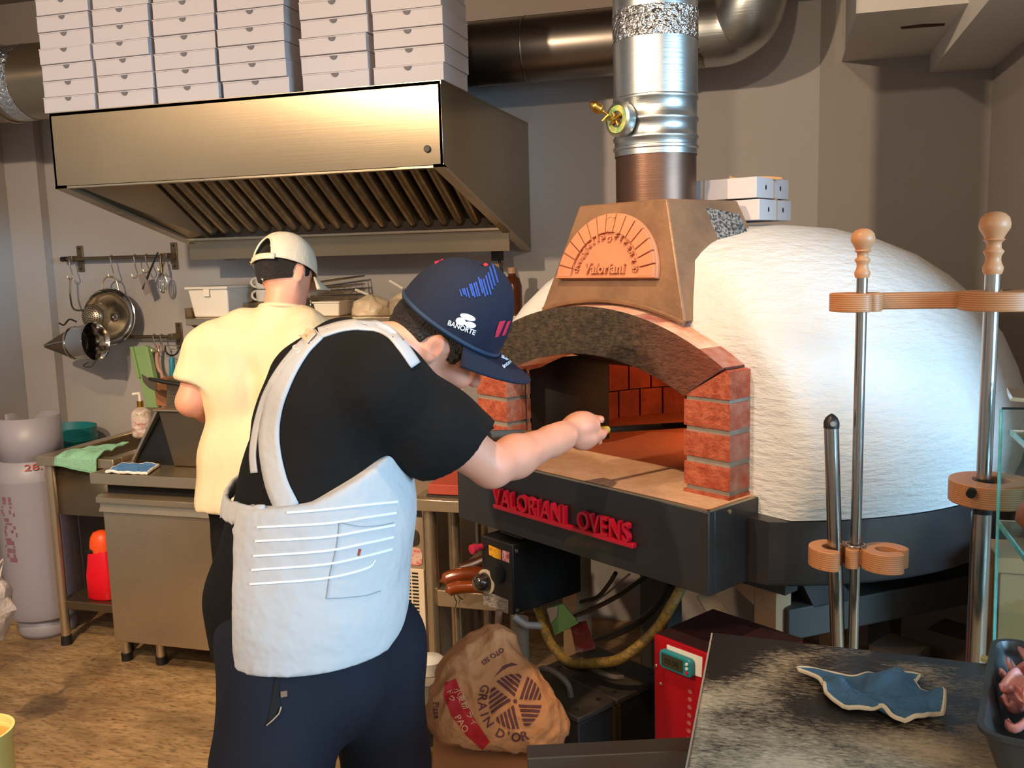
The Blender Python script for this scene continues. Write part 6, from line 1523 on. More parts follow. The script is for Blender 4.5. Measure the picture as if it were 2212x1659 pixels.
def cring(cx, cy, ri_, ro, a_open, half_deg, n=26):
    """C-shaped plate outline, open towards a_open (degrees)"""
    a0, a1 = a_open + half_deg, a_open + 360 - half_deg; out = []
    for k in range(n + 1): a = R_(a0 + (a1 - a0) * k / n); out.append((cx + ro * math.cos(a), cy + ro * math.sin(a)))
    rt_ = (ro - ri_) / 2; rm = (ro + ri_) / 2
    ce = R_(a1)
    for k in range(1, 8): b_ = ce + math.pi * k / 8; out.append((cx + rm * math.cos(ce) + rt_ * math.cos(b_), cy + rm * math.sin(ce) + rt_ * math.sin(b_)))
    for k in range(n + 1): a = R_(a1 + (a0 - a1) * k / n); out.append((cx + ri_ * math.cos(a), cy + ri_ * math.sin(a)))
    ce = R_(a0)
    for k in range(1, 8): b_ = ce + math.pi + math.pi * k / 8; out.append((cx + rm * math.cos(ce) + rt_ * math.cos(b_), cy + rm * math.sin(ce) + rt_ * math.sin(b_)))
    return out
zu = at_y(1850, 672, PY).z; tu = 0.033
for cx, ro, op in ((p1 - 0.010, 0.046, -48), (p2 + 0.012, 0.066, 60)):
    MB(Matrix.Translation((0, 0, zu))).prism(cring(cx, PY, 0.0135, ro, op, 24), tu).obj('holder_hook', m_ply, st_, bevel=0.002)
bpy_ = [(p1 + 0.01, PY + 0.012), (p1 + 0.05, PY + 0.016), (p1 + 0.10, PY + 0.022), (p2 - 0.05, PY + 0.018), (p2 - 0.02, PY + 0.012), (p2 - 0.02, PY + 0.042), (p1 + 0.01, PY + 0.040)]
MB(Matrix.Translation((0, 0, zu + 0.0015))).prism(bpy_, tu - 0.003).obj('holder_bar', m_ply, st_, bevel=0.002)
zl_ = at_y(1850, 1222, PY).z; tl2 = 0.037
lx = at_y(1800, 1215, PY).x; rx_ = at_y(1912, 1205, PY).x
MB(Matrix.Translation((0, 0, zl_))).prism(cring(lx, PY - 0.005, 0.021, 0.046, -55, 40), tl2).obj('holder_hook', m_ply, st_, bevel=0.002)
MB(Matrix.Translation((0, 0, zl_))).prism(cring(rx_, PY - 0.002, 0.018, 0.044, -18, 38), tl2).obj('holder_hook', m_ply, st_, bevel=0.002)
MB().box((lx + 0.03, PY - 0.012, zl_ + 0.004), (rx_ - 0.03, PY + 0.03, zl_ + tl2 - 0.004)).obj('holder_block', m_ply, st_, bevel=0.003)
n = 28; MB().tube([(p1 + 0.017 * math.cos(2 * math.pi * k / n), PY + 0.017 * math.sin(2 * math.pi * k / n), zl_ + tl2 + 0.004) for k in range(n)], 0.002, 6, closed=True).obj('wire_ring', m_tube, st_)
zr = at_y(2120, 1082, PY).z
MB(Matrix.Translation((0, 0, zr))).prism(cring(p2 + 0.012, PY, 0.030, 0.070, 5, 22), 0.040).obj('holder_hook', m_ply, st_, bevel=0.002)
MB(Matrix.Translation((0, 0, zr))).prism(cring(p2 + 0.135, PY - 0.015, 0.032, 0.075, 30, 20), 0.040).obj('holder_hook', m_ply, st_, bevel=0.002)
hb3 = at_y(2097, 1067, PY - 0.072); MB().cyl(hb3, hb3 + Vector((0.006, 0.02, 0)), 0.008, seg=14).obj('bolt_hole', m_dark, st_)
for x in (p1, p2): MB().cyl((x, PY, 0), (x, PY, 0.012), 0.11, seg=32).obj('foot_plate', m_steel_dull, st_)
# short tube of a peel hanging in the left hook
ta, tb2 = at_y(1796, 922, PY - 0.012), at_y(1805, 1240, PY - 0.006); dr = (tb2 - ta).normalized()
pl2 = thing('peel_pole', 'steel peel handle with black looped cap in the plywood hook', 'peel', tb2 - dr * -0.8)
MB().cyl(ta, ta + dr * 1.10, 0.0135, seg=24).obj('tube', m_tube, pl2)
cp = [ta + Vector((0, 0, 0.001)), ta + Vector((0, 0, 0.009)), ta + Vector((0, 0, 0.017)), ta + Vector((0, 0, 0.022)), ta + Vector((0, 0, 0.025))]
MB().tube([ta - Vector((0, 0, 0.002))] + cp, [0.0142, 0.0142, 0.0142, 0.011, 0.006, 0.001], 20).obj('loop_cap', m_black, pl2)
MB().cyl(ta + Vector((0.002, -0.0136, 0.008)), ta + Vector((0.002, -0.0146, 0.008)), 0.005, seg=12).obj('loop_hole', mat('hole_glint', '8E8A84', 0.3), pl2)

# ------------------------------------------------------------------ black floured worktop
TZ = 0.85
wt_ = thing('work_table', 'black flour-dusted worktop in the lower right foreground', 'table', (0.4, 1.3, 0))
WX0, WX1, WYB, WYF = -0.120, 0.95, 1.665, 0.62
def wt_mat():
    m = mat('floured_black_top', '1B1815', 0.42, bump=(120, 0.25, (1, 3, 1), 6))
    nt = m.node_tree; N = nt.nodes; L = nt.links; b = N['Principled BSDF']
    tc = N.new('ShaderNodeTexCoord'); mp = N.new('ShaderNodeMapping'); mp.inputs['Rotation'].default_value = (0, 0, R_(35)); mp.inputs['Scale'].default_value = (3, 9, 1)
    L.new(tc.outputs['Object'], mp.inputs['Vector'])
    n1 = N.new('ShaderNodeTexNoise'); n1.inputs['Scale'].default_value = 24; n1.inputs['Detail'].default_value = 10; n1.inputs['Roughness'].default_value = 0.8; L.new(mp.outputs[0], n1.inputs['Vector'])
    n2 = N.new('ShaderNodeTexNoise'); n2.inputs['Scale'].default_value = 5.5; n2.inputs['Detail'].default_value = 4; L.new(tc.outputs['Object'], n2.inputs['Vector'])
    # dust lies mostly where dough is worked, away from the back edge
    sx = N.new('ShaderNodeSeparateXYZ'); L.new(tc.outputs['Object'], sx.inputs[0])
    g = N.new('ShaderNodeMapRange'); g.inputs['From Min'].default_value = 0.36; g.inputs['From Max'].default_value = 0.02; g.inputs['To Min'].default_value = -0.22; g.inputs['To Max'].default_value = 0.10; L.new(sx.outputs[1], g.inputs['Value'])
    ad = N.new('ShaderNodeMath'); L.new(n2.outputs['Fac'], ad.inputs[0]); L.new(g.outputs[0], ad.inputs[1])
    ad2 = N.new('ShaderNodeMath'); L.new(ad.outputs[0], ad2.inputs[0]); L.new(n1.outputs['Fac'], ad2.inputs[1])
    r = N.new('ShaderNodeMapRange'); r.inputs['From Min'].default_value = 0.93; r.inputs['From Max'].default_value = 1.25; L.new(ad2.outputs[0], r.inputs['Value'])
    mx = N.new('ShaderNodeMix'); mx.data_type = 'RGBA'; L.new(r.outputs[0], mx.inputs['Factor']); mx.inputs[6].default_value = lin('1D1916') + (1,); mx.inputs[7].default_value = lin('CDB795') + (1,)
    L.new(mx.outputs[2], b.inputs['Base Color'])
    r2 = N.new('ShaderNodeMapRange'); r2.inputs['To Min'].default_value = 0.34; r2.inputs['To Max'].default_value = 0.9; L.new(r.outputs[0], r2.inputs['Value']); L.new(r2.outputs[0], b.inputs['Roughness'])
    return m
m_top = wt_mat()
MB().prism([(WX0, WYF), (WX1, WYF), (WX1, 1.60), (WX0, 1.676)], 0.035, Matrix.Translation((0, 0, TZ - 0.035))).obj('worktop', m_top, wt_, bevel=0.003)
MB().box((WX0 - 0.003, WYF, TZ - 0.034), (WX0, 1.674, TZ - 0.001)).obj('edge_band', mat('pale_edge_band', 'A69C8C', 0.5), wt_)
for x, y in ((WX0 + 0.05, WYF + 0.06), (WX1 - 0.06, WYF + 0.06), (WX0 + 0.05, 1.60), (WX1 - 0.06, 1.52)): MB().box((x - 0.02, y - 0.02, 0), (x + 0.02, y + 0.02, TZ - 0.035)).obj('leg', m_steel_dull, wt_)
fbm = [at_d(1140, 1662, 1.45), at_d(1500, 1644, 1.45)]
br = thing('trolley_rail', 'worn steel rail crossing the bottom edge of the photo', 'rail', (fbm[0] + fbm[1]) / 2)
u_ = (fbm[1] - fbm[0]).normalized(); w_ = u_.cross(Vector((0, 0, 1))).normalized()
MB(frame(fbm[0], u_, w_, u_.cross(w_))).box((0, -0.02, -0.03), ((fbm[1] - fbm[0]).length, 0.02, 0.0)).obj('bar', mat('worn_steel', '5A524A', 0.5, 0.6, var=[('6E2A26', 9, 3, None, 0.66)]), br, bevel=0.002)
MB().cyl((fbm[0].x + 0.03, fbm[0].y, 0), (fbm[0].x + 0.03, fbm[0].y, fbm[0].z - 0.028), 0.014).cyl((fbm[1].x - 0.06, fbm[1].y, 0), (fbm[1].x - 0.06, fbm[1].y, fbm[1].z - 0.02), 0.014).obj('post', m_steel_dull, br)

# blue cloth with stitched border
def hump(u, v, p):
    h = 0.026 * math.exp(-(((u - 0.74) / 0.19) ** 2 + ((v - 0.32) / 0.30) ** 2) ** 2) + 0.014 * math.exp(-((u - 0.52) / 0.07) ** 2 - ((v - 0.25) / 0.3) ** 2) + 0.012 * math.exp(-((v - 0.55 - 0.3 * u) / 0.08) ** 2) + 0.012 * math.exp(-((u - v * 0.3) / 0.06) ** 2) * (v > 0.3)
    h += 0.022 * math.exp(-((u - 1.0) / 0.10) ** 2 - ((v - 0.75) / 0.12) ** 2)
    return p + Vector((0.012 * math.sin(6 * v + 3 * u), 0.014 * math.sin(7 * u + 1), h))
m_den = mat('denim_blue_cloth', '5A86AA', 0.95, var=('446F92', 30, 1.6), bump=(160, 0.8, (1, 4, 1), 3))
z_ = TZ + 0.006
cloth('cleaning_cloth', m_den, [at_z(1722, 1455, z_), at_z(1985, 1470, z_), at_z(2030, 1552, z_), at_z(1840, 1540, z_)], 'crumpled blue cleaning cloth with cream stitched edge on the black worktop', 'cloth', hump, n=40, amp=0.010, edge=mat('cream_stitching', 'D9C9AC', 0.9), thick=0.006, seed=3.7)

# tray of sliced meat at the right edge
trc = at_z(2142, 1374, TZ + 0.085); tx0, ty1 = trc.x, trc.y
tr = thing('meat_tray', 'dark plastic tray of pink sliced meat at the right edge', 'tray', (tx0 + 0.12, ty1 - 0.15, TZ))
def rrect(x0, y0, x1, y1, r, z, n=6):
    out = []
    for cx, cy, a0 in ((x1 - r, y1 - r, 0), (x0 + r, y1 - r, 90), (x0 + r, y0 + r, 180), (x1 - r, y0 + r, 270)):
        for k in range(n + 1): a = R_(a0 + 90 * k / n); out.append((cx + r * math.cos(a), cy + r * math.sin(a), z))
    return out
def loft(rings, name, m, par, cap=True, **kw):
    n = len(rings[0]); vs = [p for r in rings for p in r]
    fs = [(i * n + k, i * n + (k + 1) % n, (i + 1) * n + (k + 1) % n, (i + 1) * n + k) for i in range(len(rings) - 1) for k in range(n)]
    if cap: fs += [tuple(range(n - 1, -1, -1)), tuple((len(rings) - 1) * n + k for k in range(n))]
    return MB().add(vs, fs).obj(name, m, par, **kw)
x0, x1, y0, y1 = tx0, tx0 + 0.26, ty1 - 0.34, ty1
ang_ = R_(-14)
def rot_ring(r): 
    return [(tx0 + (p[0] - tx0) * math.cos(ang_) - (p[1] - ty1) * math.sin(ang_), ty1 + (p[0] - tx0) * math.sin(ang_) + (p[1] - ty1) * math.cos(ang_), p[2]) for p in r]
loft([rot_ring(q) for q in (rrect(x0 + .03, y0 + .03, x1 - .03, y1 - .03, .03, TZ + 0.001), rrect(x0 + .006, y0 + .006, x1 - .006, y1 - .006, .03, TZ + 0.078), rrect(x0, y0, x1, y1, .034, TZ + 0.080), rrect(x0, y0, x1, y1, .034, TZ + 0.086), rrect(x0 + .008, y0 + .008, x1 - .008, y1 - .008, .028, TZ + 0.086), rrect(x0 + .034, y0 + .034, x1 - .034, y1 - .034, .02, TZ + 0.01))], 'tray', mat('dark_grey_plastic', '3A3836', 0.35), tr, bevel=0)
m_meat = mat('pink_meat', 'D2736A', 0.35, var=('E8A79C', 25, 2), coat=0.3)
random.seed(5)
for k in range(34):
    cx = x0 + random.uniform(0.035, 0.2); cy = y1 - random.uniform(0.045, 0.28); cz = TZ + 0.055 + random.uniform(0, 0.045) * (1 - abs(cx - x0 - .13) * 2)
    c = rot_ring([(cx, cy, cz)])[0]; a = random.uniform(0, 6.28); tilt = random.uniform(-0.7, 0.7)
    M_ = Matrix.Translation(c) @ Matrix.Rotation(a, 4, 'Z') @ Matrix.Rotation(tilt, 4, 'X')
    MB(M_).grid(lambda u, v: Vector(((u - 0.5) * 0.055, (v - 0.5) * 0.03 * (1 - (2 * u - 1) ** 2 * 0.6), 0.010 * math.sin(u * 7 + k) + 0.006 * math.cos(v * 5))), 10, 6).obj('meat_slice', m_meat, tr, solid=0.005, smooth=80)

# glass display: pane on edge, two shelves, pastry
m_glass = mat('pane_glass', 'DDF2EE', 0.02, trans=1.0)
m_gedge = mat('glass_edge', '3FB5AE', 0.2, var=('8FE0DC', 30, 2))
gd = thing('glass_display', 'glass display with green-edged shelves at the right edge', 'display case', (0.6, 1.7, TZ))
GY = 1.715; g0 = at_y(2165, 884, GY); g1 = at_y(2122, 1416, GY)
zg0, zg1 = g0.z, TZ + 0.001
ga, gb = Vector((g1.x + 0.004, GY - 0.075, zg1)), Vector((g0.x, GY, zg0))
MB().hexa([ga, ga + Vector((0.45, 0, 0)), ga + Vector((0.45, 0.006, 0)), ga + Vector((0, 0.006, 0)), gb, gb + Vector((0.45, 0, 0)), gb + Vector((0.45, 0.006, 0)), gb + Vector((0, 0.006, 0))]).obj('pane', m_glass, gd)
MB().tube([ga + Vector((-0.001, 0.003, 0)), gb + Vector((-0.001, 0.003, 0))], 0.0026, 6).obj('pane_edge', m_gedge, gd)
MB().tube([gb + Vector((0, 0.003, 0.001)), gb + Vector((0.45, 0.003, 0.001))], 0.0022, 6).obj('pane_edge', mat('pane_top_edge', '2C3A3A', 0.2), gd)
for (xa, ya, xb, yb_) in ((2155, 1128, 2214, 1208), (2183, 934, 2214, 962)):
    c0 = at_y(xa, ya, 1.66); c1 = at_z(xb, yb_, c0.z)
    d_ = (c1 - c0).normalized(); far = c0 + d_ * 0.5
    pts = [(c0.x, c0.y), (far.x, far.y), (far.x + 0.35, far.y + 0.1), (c0.x + 0.35, c0.y)]
    MB(Matrix.Translation((0, 0, c0.z - 0.004))).prism(pts, 0.008).obj('glass_shelf', m_glass, gd)
    MB().hexa([c0 + Vector((-0.001, -0.001, -0.0045)), far + Vector((-0.001, -0.001, -0.0045)), far + Vector((0.002, 0.002, -0.0045)), c0 + Vector((0.002, 0.002, -0.0045)), c0 + Vector((-0.001, -0.001, 0.0045)), far + Vector((-0.001, -0.001, 0.0045)), far + Vector((0.002, 0.002, 0.0045)), c0 + Vector((0.002, 0.002, 0.0045))]).obj('shelf_edge', m_gedge, gd)
c0 = at_y(2206, 1130, 1.60); zsh = at_y(2155, 1128, 1.66).z + 0.0046
MB().lathe([(0.001, 0), (0.045, 0), (0.058, 0.015), (0.056, 0.035), (0.04, 0.055), (0.001, 0.062)], (c0.x + 0.05, 1.60, zsh), 28).obj('bread_roll', mat('bread_crust', '8A4A2E', 0.5, var=('B06A40', 14, 1.6)), label='dark brown bread roll on the lower glass shelf', cat='bread', smooth=80)
c2 = at_y(2205, 866, 1.66); MB().hexa([c2 + Vector(v) for v in ((-0.016, 0, 0.0), (0.2, 0, -0.02), (0.2, 0.1, -0.02), (0.0, 0.1, 0.0), (-0.012, 0, 0.006), (0.2, 0, -0.012), (0.2, 0.1, -0.012), (0.0, 0.1, 0.008))]).obj('metal_lid', m_steel, label='bright metal lid corner at the right edge above the glass', cat='lid')
# ledge strip and cartons behind the glass
bx_ = thing('cardboard_box', 'brown cardboard box behind the glass display beside the oven', 'box', (0.55, 2.05, 0.0))
zc1 = at_y(2180, 1190, 2.12).z
MB().box((0.44, 2.08, zc1 - 0.32), (0.68, 2.20, zc1 - 0.035)).obj('carton', mat('brown_card', '9A7446', 0.8, var=('86623A', 4, 1)), bx_, bevel=0.003)
MB().box((0.432, 2.07, zc1 - 0.034), (0.686, 2.205, zc1)).obj('lid', MATS['brown_card'], bx_, bevel=0.002)
MB().box((0.44, 2.08, 0.0), (0.68, 2.20, zc1 - 0.325)).obj('crate_below', mat('dark_wood', '3A2A22', 0.7), label='dark wooden crate under the cardboard box beside the oven', cat='crate')
MB().prism([(at_z(2120, 1421, TZ + .001).x, at_z(2120, 1421, TZ + .001).y), (at_z(2170, 1432, TZ + .001).x, at_z(2170, 1432, TZ + .001).y), (at_z(2165, 1440, TZ + .001).x, at_z(2165, 1440, TZ + .001).y), (at_z(2118, 1428, TZ + .001).x, at_z(2118, 1428, TZ + .001).y)], 0.006, Matrix.Translation((0, 0, TZ + 0.0008))).obj('wood_strip', mat('yellow_wood', 'B9A260', 0.6), label='thin yellowish wooden strip at the back edge of the worktop', cat='strip')
# ------------------------------------------------------------------ beneath and beside the oven
def OBX(a, b, name, m, par, **k): return OB().box(a, b).obj(name, m, par, **k)
m_tanpost = mat('tan_painted_wood', 'B5936E', 0.75, var=[('9C7C5A', 5, 1.2), ('4A3426', 22, 6, (1, 1, 0.5), 0.70)])
m_beam = mat('dark_grey_beam', '43423E', 0.6, var=('35342F', 5, 1))
stand = thing('oven_stand', 'dark steel stand with tan posts carrying the oven', 'stand', OC + Vector((0, 0, 0)))
def on_lat(px, py, l): return OM.inverted() @ at_pl(px, py, OC + LAT * l, LAT)
pa = on_lat(1665, 1300, 0.36)
OBX((0.335, pa.y - 0.03, 0.0), (0.395, pa.y + 0.03, 0.838), 'post', m_tanpost, stand, bevel=0.002)
gus = MB(OM @ frame((0.335, pa.y - 0.032, 0), (1, 0, 0), (0, 0, 1), (0, 1, 0))); gus.prism([(0.0, 0.838), (-0.12, 0.80), (0.0, 0.735)], 0.06); gus.obj('gusset', m_tanpost, stand)
q0, q1 = on_lat(1512, 1292, 0.22), on_lat(1580, 1362, 0.30)
a3, b3 = OM @ Vector((0.22, q0.y, q0.z)), OM @ Vector((0.30, q0.y + 0.03, q0.z - 0.16))
a3 = OM @ ol(1520, 1280, -0.41); b3 = OM @ ol(1580, 1372, -0.41)
dd_ = (b3 - a3).normalized(); sd = dd_.cross(FW).normalized(); th2 = dd_.cross(sd)
MB(frame(a3, sd, th2, dd_)).box((-0.02, -0.015, 0), (0.02, 0.015, (b3 - a3).length + 0.05)).obj('brace', m_tanpost, stand)
zb = 0.70; e0, e1 = at_z(1690, 1330, zb), at_z(2118, 1248, zb)
uu = (e1 - e0).normalized(); ww = uu.cross(Vector((0, 0, 1))).normalized()
MB(frame(e0 - uu * 0.02, uu, ww, Vector((0, 0, 1)))).box((0, -0.05, -0.04), ((e1 - e0).length + 0.15, 0.05, 0.035)).obj('beam', m_beam, stand, bevel=0.003)
MB(frame(e0 + uu * 0.05, uu, ww, Vector((0, 0, 1)))).hexa([(0, -0.05, 0.03), (0.12, -0.05, 0.03), (0.12, 0.05, 0.03), (0, 0.05, 0.03), (-0.06, -0.05, 0.14), (0.02, -0.05, 0.14), (0.02, 0.05, 0.14), (-0.06, 0.05, 0.14)]).obj('bracket', m_panel, stand)
for (l, a, m) in ((0.40, 0.10, m_beam), (0.05, 0.45, m_tanpost), (-0.40, 0.1, m_beam), (-0.35, -0.30, m_tanpost), (-0.05, -0.25, m_beam)):
    OBX((l - 0.03, a - 0.03, 0), (l + 0.03, a + 0.03, 0.838), 'post', m, stand)
OBX((-0.45, -0.06, 0.70), (0.45, 0.0, 0.76), 'beam', m_beam, stand); OBX((-0.42, -0.40, 0.78), (0.42, -0.35, 0.838), 'beam', m_beam, stand)
for k, (l, a, c) in enumerate(((0.55, -0.12, '5A4632'), (0.60, 0.06, '4A3626'))):
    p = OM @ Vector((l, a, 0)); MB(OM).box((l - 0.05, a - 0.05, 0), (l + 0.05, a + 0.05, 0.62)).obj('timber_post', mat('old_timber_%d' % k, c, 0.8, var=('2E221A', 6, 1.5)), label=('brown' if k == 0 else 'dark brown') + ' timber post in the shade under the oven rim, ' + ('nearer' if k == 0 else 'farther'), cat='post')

# --- burner control box
A0 = -0.66
cA, cB, cC, cD = ol(1037, 1152, A0), ol(1108, 1180, A0), ol(1045, 1303, A0), ol(1108, 1330, A0)
x0, x1, z0, z1 = (cA.x + cC.x) / 2, (cB.x + cD.x) / 2, (cC.z + cD.z) / 2, min(0.832, (cA.z + cB.z) / 2)
cb = thing('burner_controller', 'black burner control box with knob and stickers below the oven lettering', 'control box', OM @ Vector(((x0 + x1) / 2, A0, z0)))
OBX((x0, A0, z0), (x1, A0 + 0.248, z1), 'case', m_black, cb, bevel=0.004)
OBX((x0 + 0.02, A0 + 0.05, z1 + 0.0), (x1 - 0.02, A0 + 0.12, z1 + 0.003), 'top_label', mat('grey_label', '6B675F', 0.5), cb)
FMx = OM @ frame((0, A0, 0), (1, 0, 0), (0, 0, 1), (0, -1, 0))
def fpt(px, py): v = ol(px, py, A0); return (v.x, v.z)
def fpoly(pts, d, name, m, lift=0.0, **k): return MB(FMx @ Matrix.Translation((0, 0, lift))).prism([fpt(*p) for p in pts], d).obj(name, m, cb, **k)
fpoly([(1056, 1177), (1082, 1188), (1082, 1209), (1070, 1205), (1057, 1198)], 0.001, 'yellow_sticker', mat('amber_sticker', 'D99A1C', 0.5, var=('3A2A14', 90, 6, None, 0.62)), smooth=0)
fpoly([(1085, 1188), (1100, 1193), (1100, 1216), (1085, 1210)], 0.001, 'pink_sticker', mat('pink_sticker', 'C85060', 0.5, var=('E8D8D8', 90, 5, None, 0.55)), smooth=0)
fpoly([(1045, 1275), (1098, 1296), (1098, 1326), (1045, 1305)], 0.001, 'rating_plate', mat('rating_plate', 'A59C90', 0.5, var=('5A5248', 70, 3, (1, 1, 3))), smooth=0)
kc = ol(1052, 1256, A0)
MB(FMx @ Matrix.Translation((kc.x, kc.z, 0))).lathe([(0.001, 0.002), (0.034, 0.002), (0.034, 0.0), (0.034, 0.004), (0.026, 0.004)], seg=32).obj('dial_ring', mat('cream_ring', 'B5A890', 0.4), cb)
MB(FMx @ Matrix.Translation((kc.x - 0.004, kc.z, 0))).lathe([(0.025, 0.004), (0.024, 0.022), (0.018, 0.034), (0.001, 0.038)], seg=28).obj('dial_knob', mat('dark_knob', '2A201C', 0.2, coat=0.5), cb, smooth=60)
rk_ = ol(1040, 1181, A0); MB(FMx @ Matrix.Translation((rk_.x, rk_.z, 0))).lathe([(0.009, 0), (0.009, 0.02), (0.013, 0.02), (0.013, 0.034), (0.001, 0.036)], seg=20).obj('red_button', mat('button_red', 'A81F38', 0.4), cb)
sw_ = ol(1077, 1240, A0); MB(FMx @ Matrix.Translation((sw_.x, sw_.z, 0))).lathe([(0.024, 0), (0.024, 0.01), (0.001, 0.011)], seg=24).obj('rotary_switch', m_dark, cb)
for px, py in ((1115, 1190), (1117, 1318)):
    v = on_lat(px, py, x1); OB().cyl((x1, v.y, v.z), (x1 + 0.003, v.y, v.z), 0.005, seg=10).obj('screw', m_steel, cb)

# --- steel table at the left of the oven, with brick-red box
tb_ = thing('side_table', 'narrow steel table with round legs between apron and oven', 'table', (-0.95, 2.6, 0))
tA = at_z(888, 1078, 0.85)
MB().box((tA.x, tA.y, 0.815), (-0.86, 3.05, 0.85)).obj('top', m_steel, tb_, bevel=0.002)
lgx = at_y(935, 1250, tA.y + 0.04).x
for x, y in ((lgx, tA.y + 0.04), (lgx + 0.045, tA.y + 0.12), (-0.90, 3.0), (lgx, 3.0)): MB().cyl((x, y, 0.0), (x, y, 0.815), 0.019, seg=18).obj('leg', m_steel, tb_)
zsf = at_y(1000, 1292, tA.y + 0.03).z
MB().box((lgx + 0.02, tA.y + 0.02, zsf - 0.028), (-0.72, 2.95, zsf + 0.022)).obj('lower_shelf', m_steel, tb_, bevel=0.002)
rbx = at_y(926, 1060, tA.y + 0.05).x
MB().box((rbx, tA.y + 0.03, 0.851), (rbx + 0.14, tA.y + 0.26, 0.857)).obj('dark_mat', m_black, label='thin black mat under the brick-red board', cat='mat')
MB().box((rbx + 0.004, tA.y + 0.035, 0.8575), (rbx + 0.136, tA.y + 0.255, 0.888)).obj('red_board', mat('brick_red_board', 'A8452F', 0.6, var=('94382A', 5, 1)), label='brick-red flat board lying on the steel side table', cat='board', bevel=0.002)
m_hand = mat('glossy_brown_wood', '5A240E', 0.22, var=('7E3A14', 5, 1.4), coat=0.5)
yh = tA.y + 0.02
for k, (pts, r, lab) in enumerate(((((950, 1256), (985, 1244), (1020, 1240), (1060, 1243)), (0.010, 0.012, 0.013, 0.012), 'upper glossy brown wooden tool handle on the side table shelf'), (((962, 1278), (985, 1270), (1020, 1268), (1060, 1272)), (0.009, 0.010, 0.009, 0.008), 'lower glossy brown wooden tool handle with a string loop'), (((985, 1232), (1010, 1226), (1040, 1215), (1065, 1200)), (0.008, 0.012, 0.012, 0.010), 'slim dark brown tool handle leaning behind the others'))):
    hd = thing('tool_handle', lab, 'tool handle', at_y(*pts[1], yh), 0, 'brown tool handles on the shelf')
    pth = bez([at_y(x, y, yh + 0.012 * i - 0.065 * (k == 1) + 0.06 * (k == 2)) for i, (x, y) in enumerate(pts)], 6)
    rad = [r[0] * 0.35, r[0] * 0.8] + [r[0] + (r[-1] - r[0]) * 0 + np.interp(i / (len(pth) - 1), [0, .33, .66, 1], r) for i in range(2, len(pth))]
    MB().tube(pth, [float(x) for x in rad], 14).obj('grip', m_hand if k < 2 else mat('dark_brown_wood', '3A1A12', 0.35), hd, smooth=70)
    if k == 1: MB().tube(bez([at_y(980, 1272, yh - 0.03), at_y(982, 1290, yh - 0.02), at_y(986, 1300, yh - 0.015), at_y(984, 1312, yh - 0.012)], 5), 0.0015, 6).tube(bez([at_y(985, 1280, yh - 0.03), at_y(992, 1290, yh - 0.02), at_y(1000, 1295, yh - 0.012)], 5), 0.0013, 6).obj('string_loop', mat('dark_cord', '1E1812', 0.8), hd)

# --- ice machine
im = thing('ice_machine', 'beige-grey ice machine with slotted vent behind the apron', 'ice machine', (-1.25, 2.66, 0))
iy = 2.62; ix1 = at_y(922, 1300, iy).x; ix0 = ix1 - 0.29
MB().box((ix0, iy, 0.06), (ix1, iy + 0.5, 0.80)).obj('cabinet', mat('beige_grey_metal', '9A8672', 0.45, 0.2, var=('8A7763', 2, 1)), im, bevel=0.006)
zg = at_y(900, 1228, iy).z; zg_b = at_y(905, 1436, iy).z
MB().box((ix0 + 0.02, iy - 0.006, zg_b - 0.03), (ix1 - 0.004, iy, zg)).obj('grille_panel', mat('cream_grille', 'CDBCA2', 0.5), im, bevel=0.002)
rows = 27
for c in range(6):
    b = MB(); xa = ix1 - 0.018 - (c + 1) * 0.026
    for r in range(rows):
        z = zg - 0.008 - (r + 0.5) * (zg - zg_b - 0.012) / rows; b.box((xa, iy - 0.0075, z - 0.0024), (xa + 0.0205, iy - 0.0055, z + 0.0024))
    b.obj('vent_slots', m_dark, im, kind='stuff')
def ipt(px, py): v = at_y(px, py, iy - 0.001); return v
def iell(px, py, rx, rz, d, name, m): c = ipt(px, py); MB(frame((c.x, iy, c.z), (1, 0, 0), (0, 0, 1), (0, -1, 0))).prism([(rx * math.copysign(abs(math.cos(a)) ** .6, math.cos(a)), rz * math.copysign(abs(math.sin(a)) ** .6, math.sin(a))) for a in [2 * math.pi * k / 28 for k in range(28)]], d).obj(name, m, im, smooth=0)
iell(880, 1160, 0.040, 0.028, 0.004, 'display_window', mat('smoke_window', '3A332B', 0.25))
c = ipt(872, 1165); MB().box((c.x - 0.007, iy - 0.0055, c.z - 0.005), (c.x + 0.007, iy - 0.004, c.z + 0.005)).obj('green_indicator', mat('green_led', '20E060', 0.4, emit=('20F070', 2.2)), im)
iell(897, 1202, 0.024, 0.029, 0.002, 'round_sticker', mat('red_white_sticker', 'D8B8A8', 0.5, var=('C23A2E', 35, 5, (1, 1, 2), 0.52)))
ca_a, cb_a = ipt(862, 1099), ipt(911, 1117); MB().box((ca_a.x - 0.05, iy - 0.002, cb_a.z), (cb_a.x, iy, ca_a.z)).obj('name_strip', m_black, im)
wb_ = text_mb('製冰機', 0.021, 0.001, frame((ca_a.x + 0.018, iy - 0.0025, cb_a.z + 0.004), (1, 0, 0), (0, 0, 1), (0, -1, 0)), 'CENTER'); 
if wb_.f: wb_.obj('name_lettering', m_white, im, smooth=0)

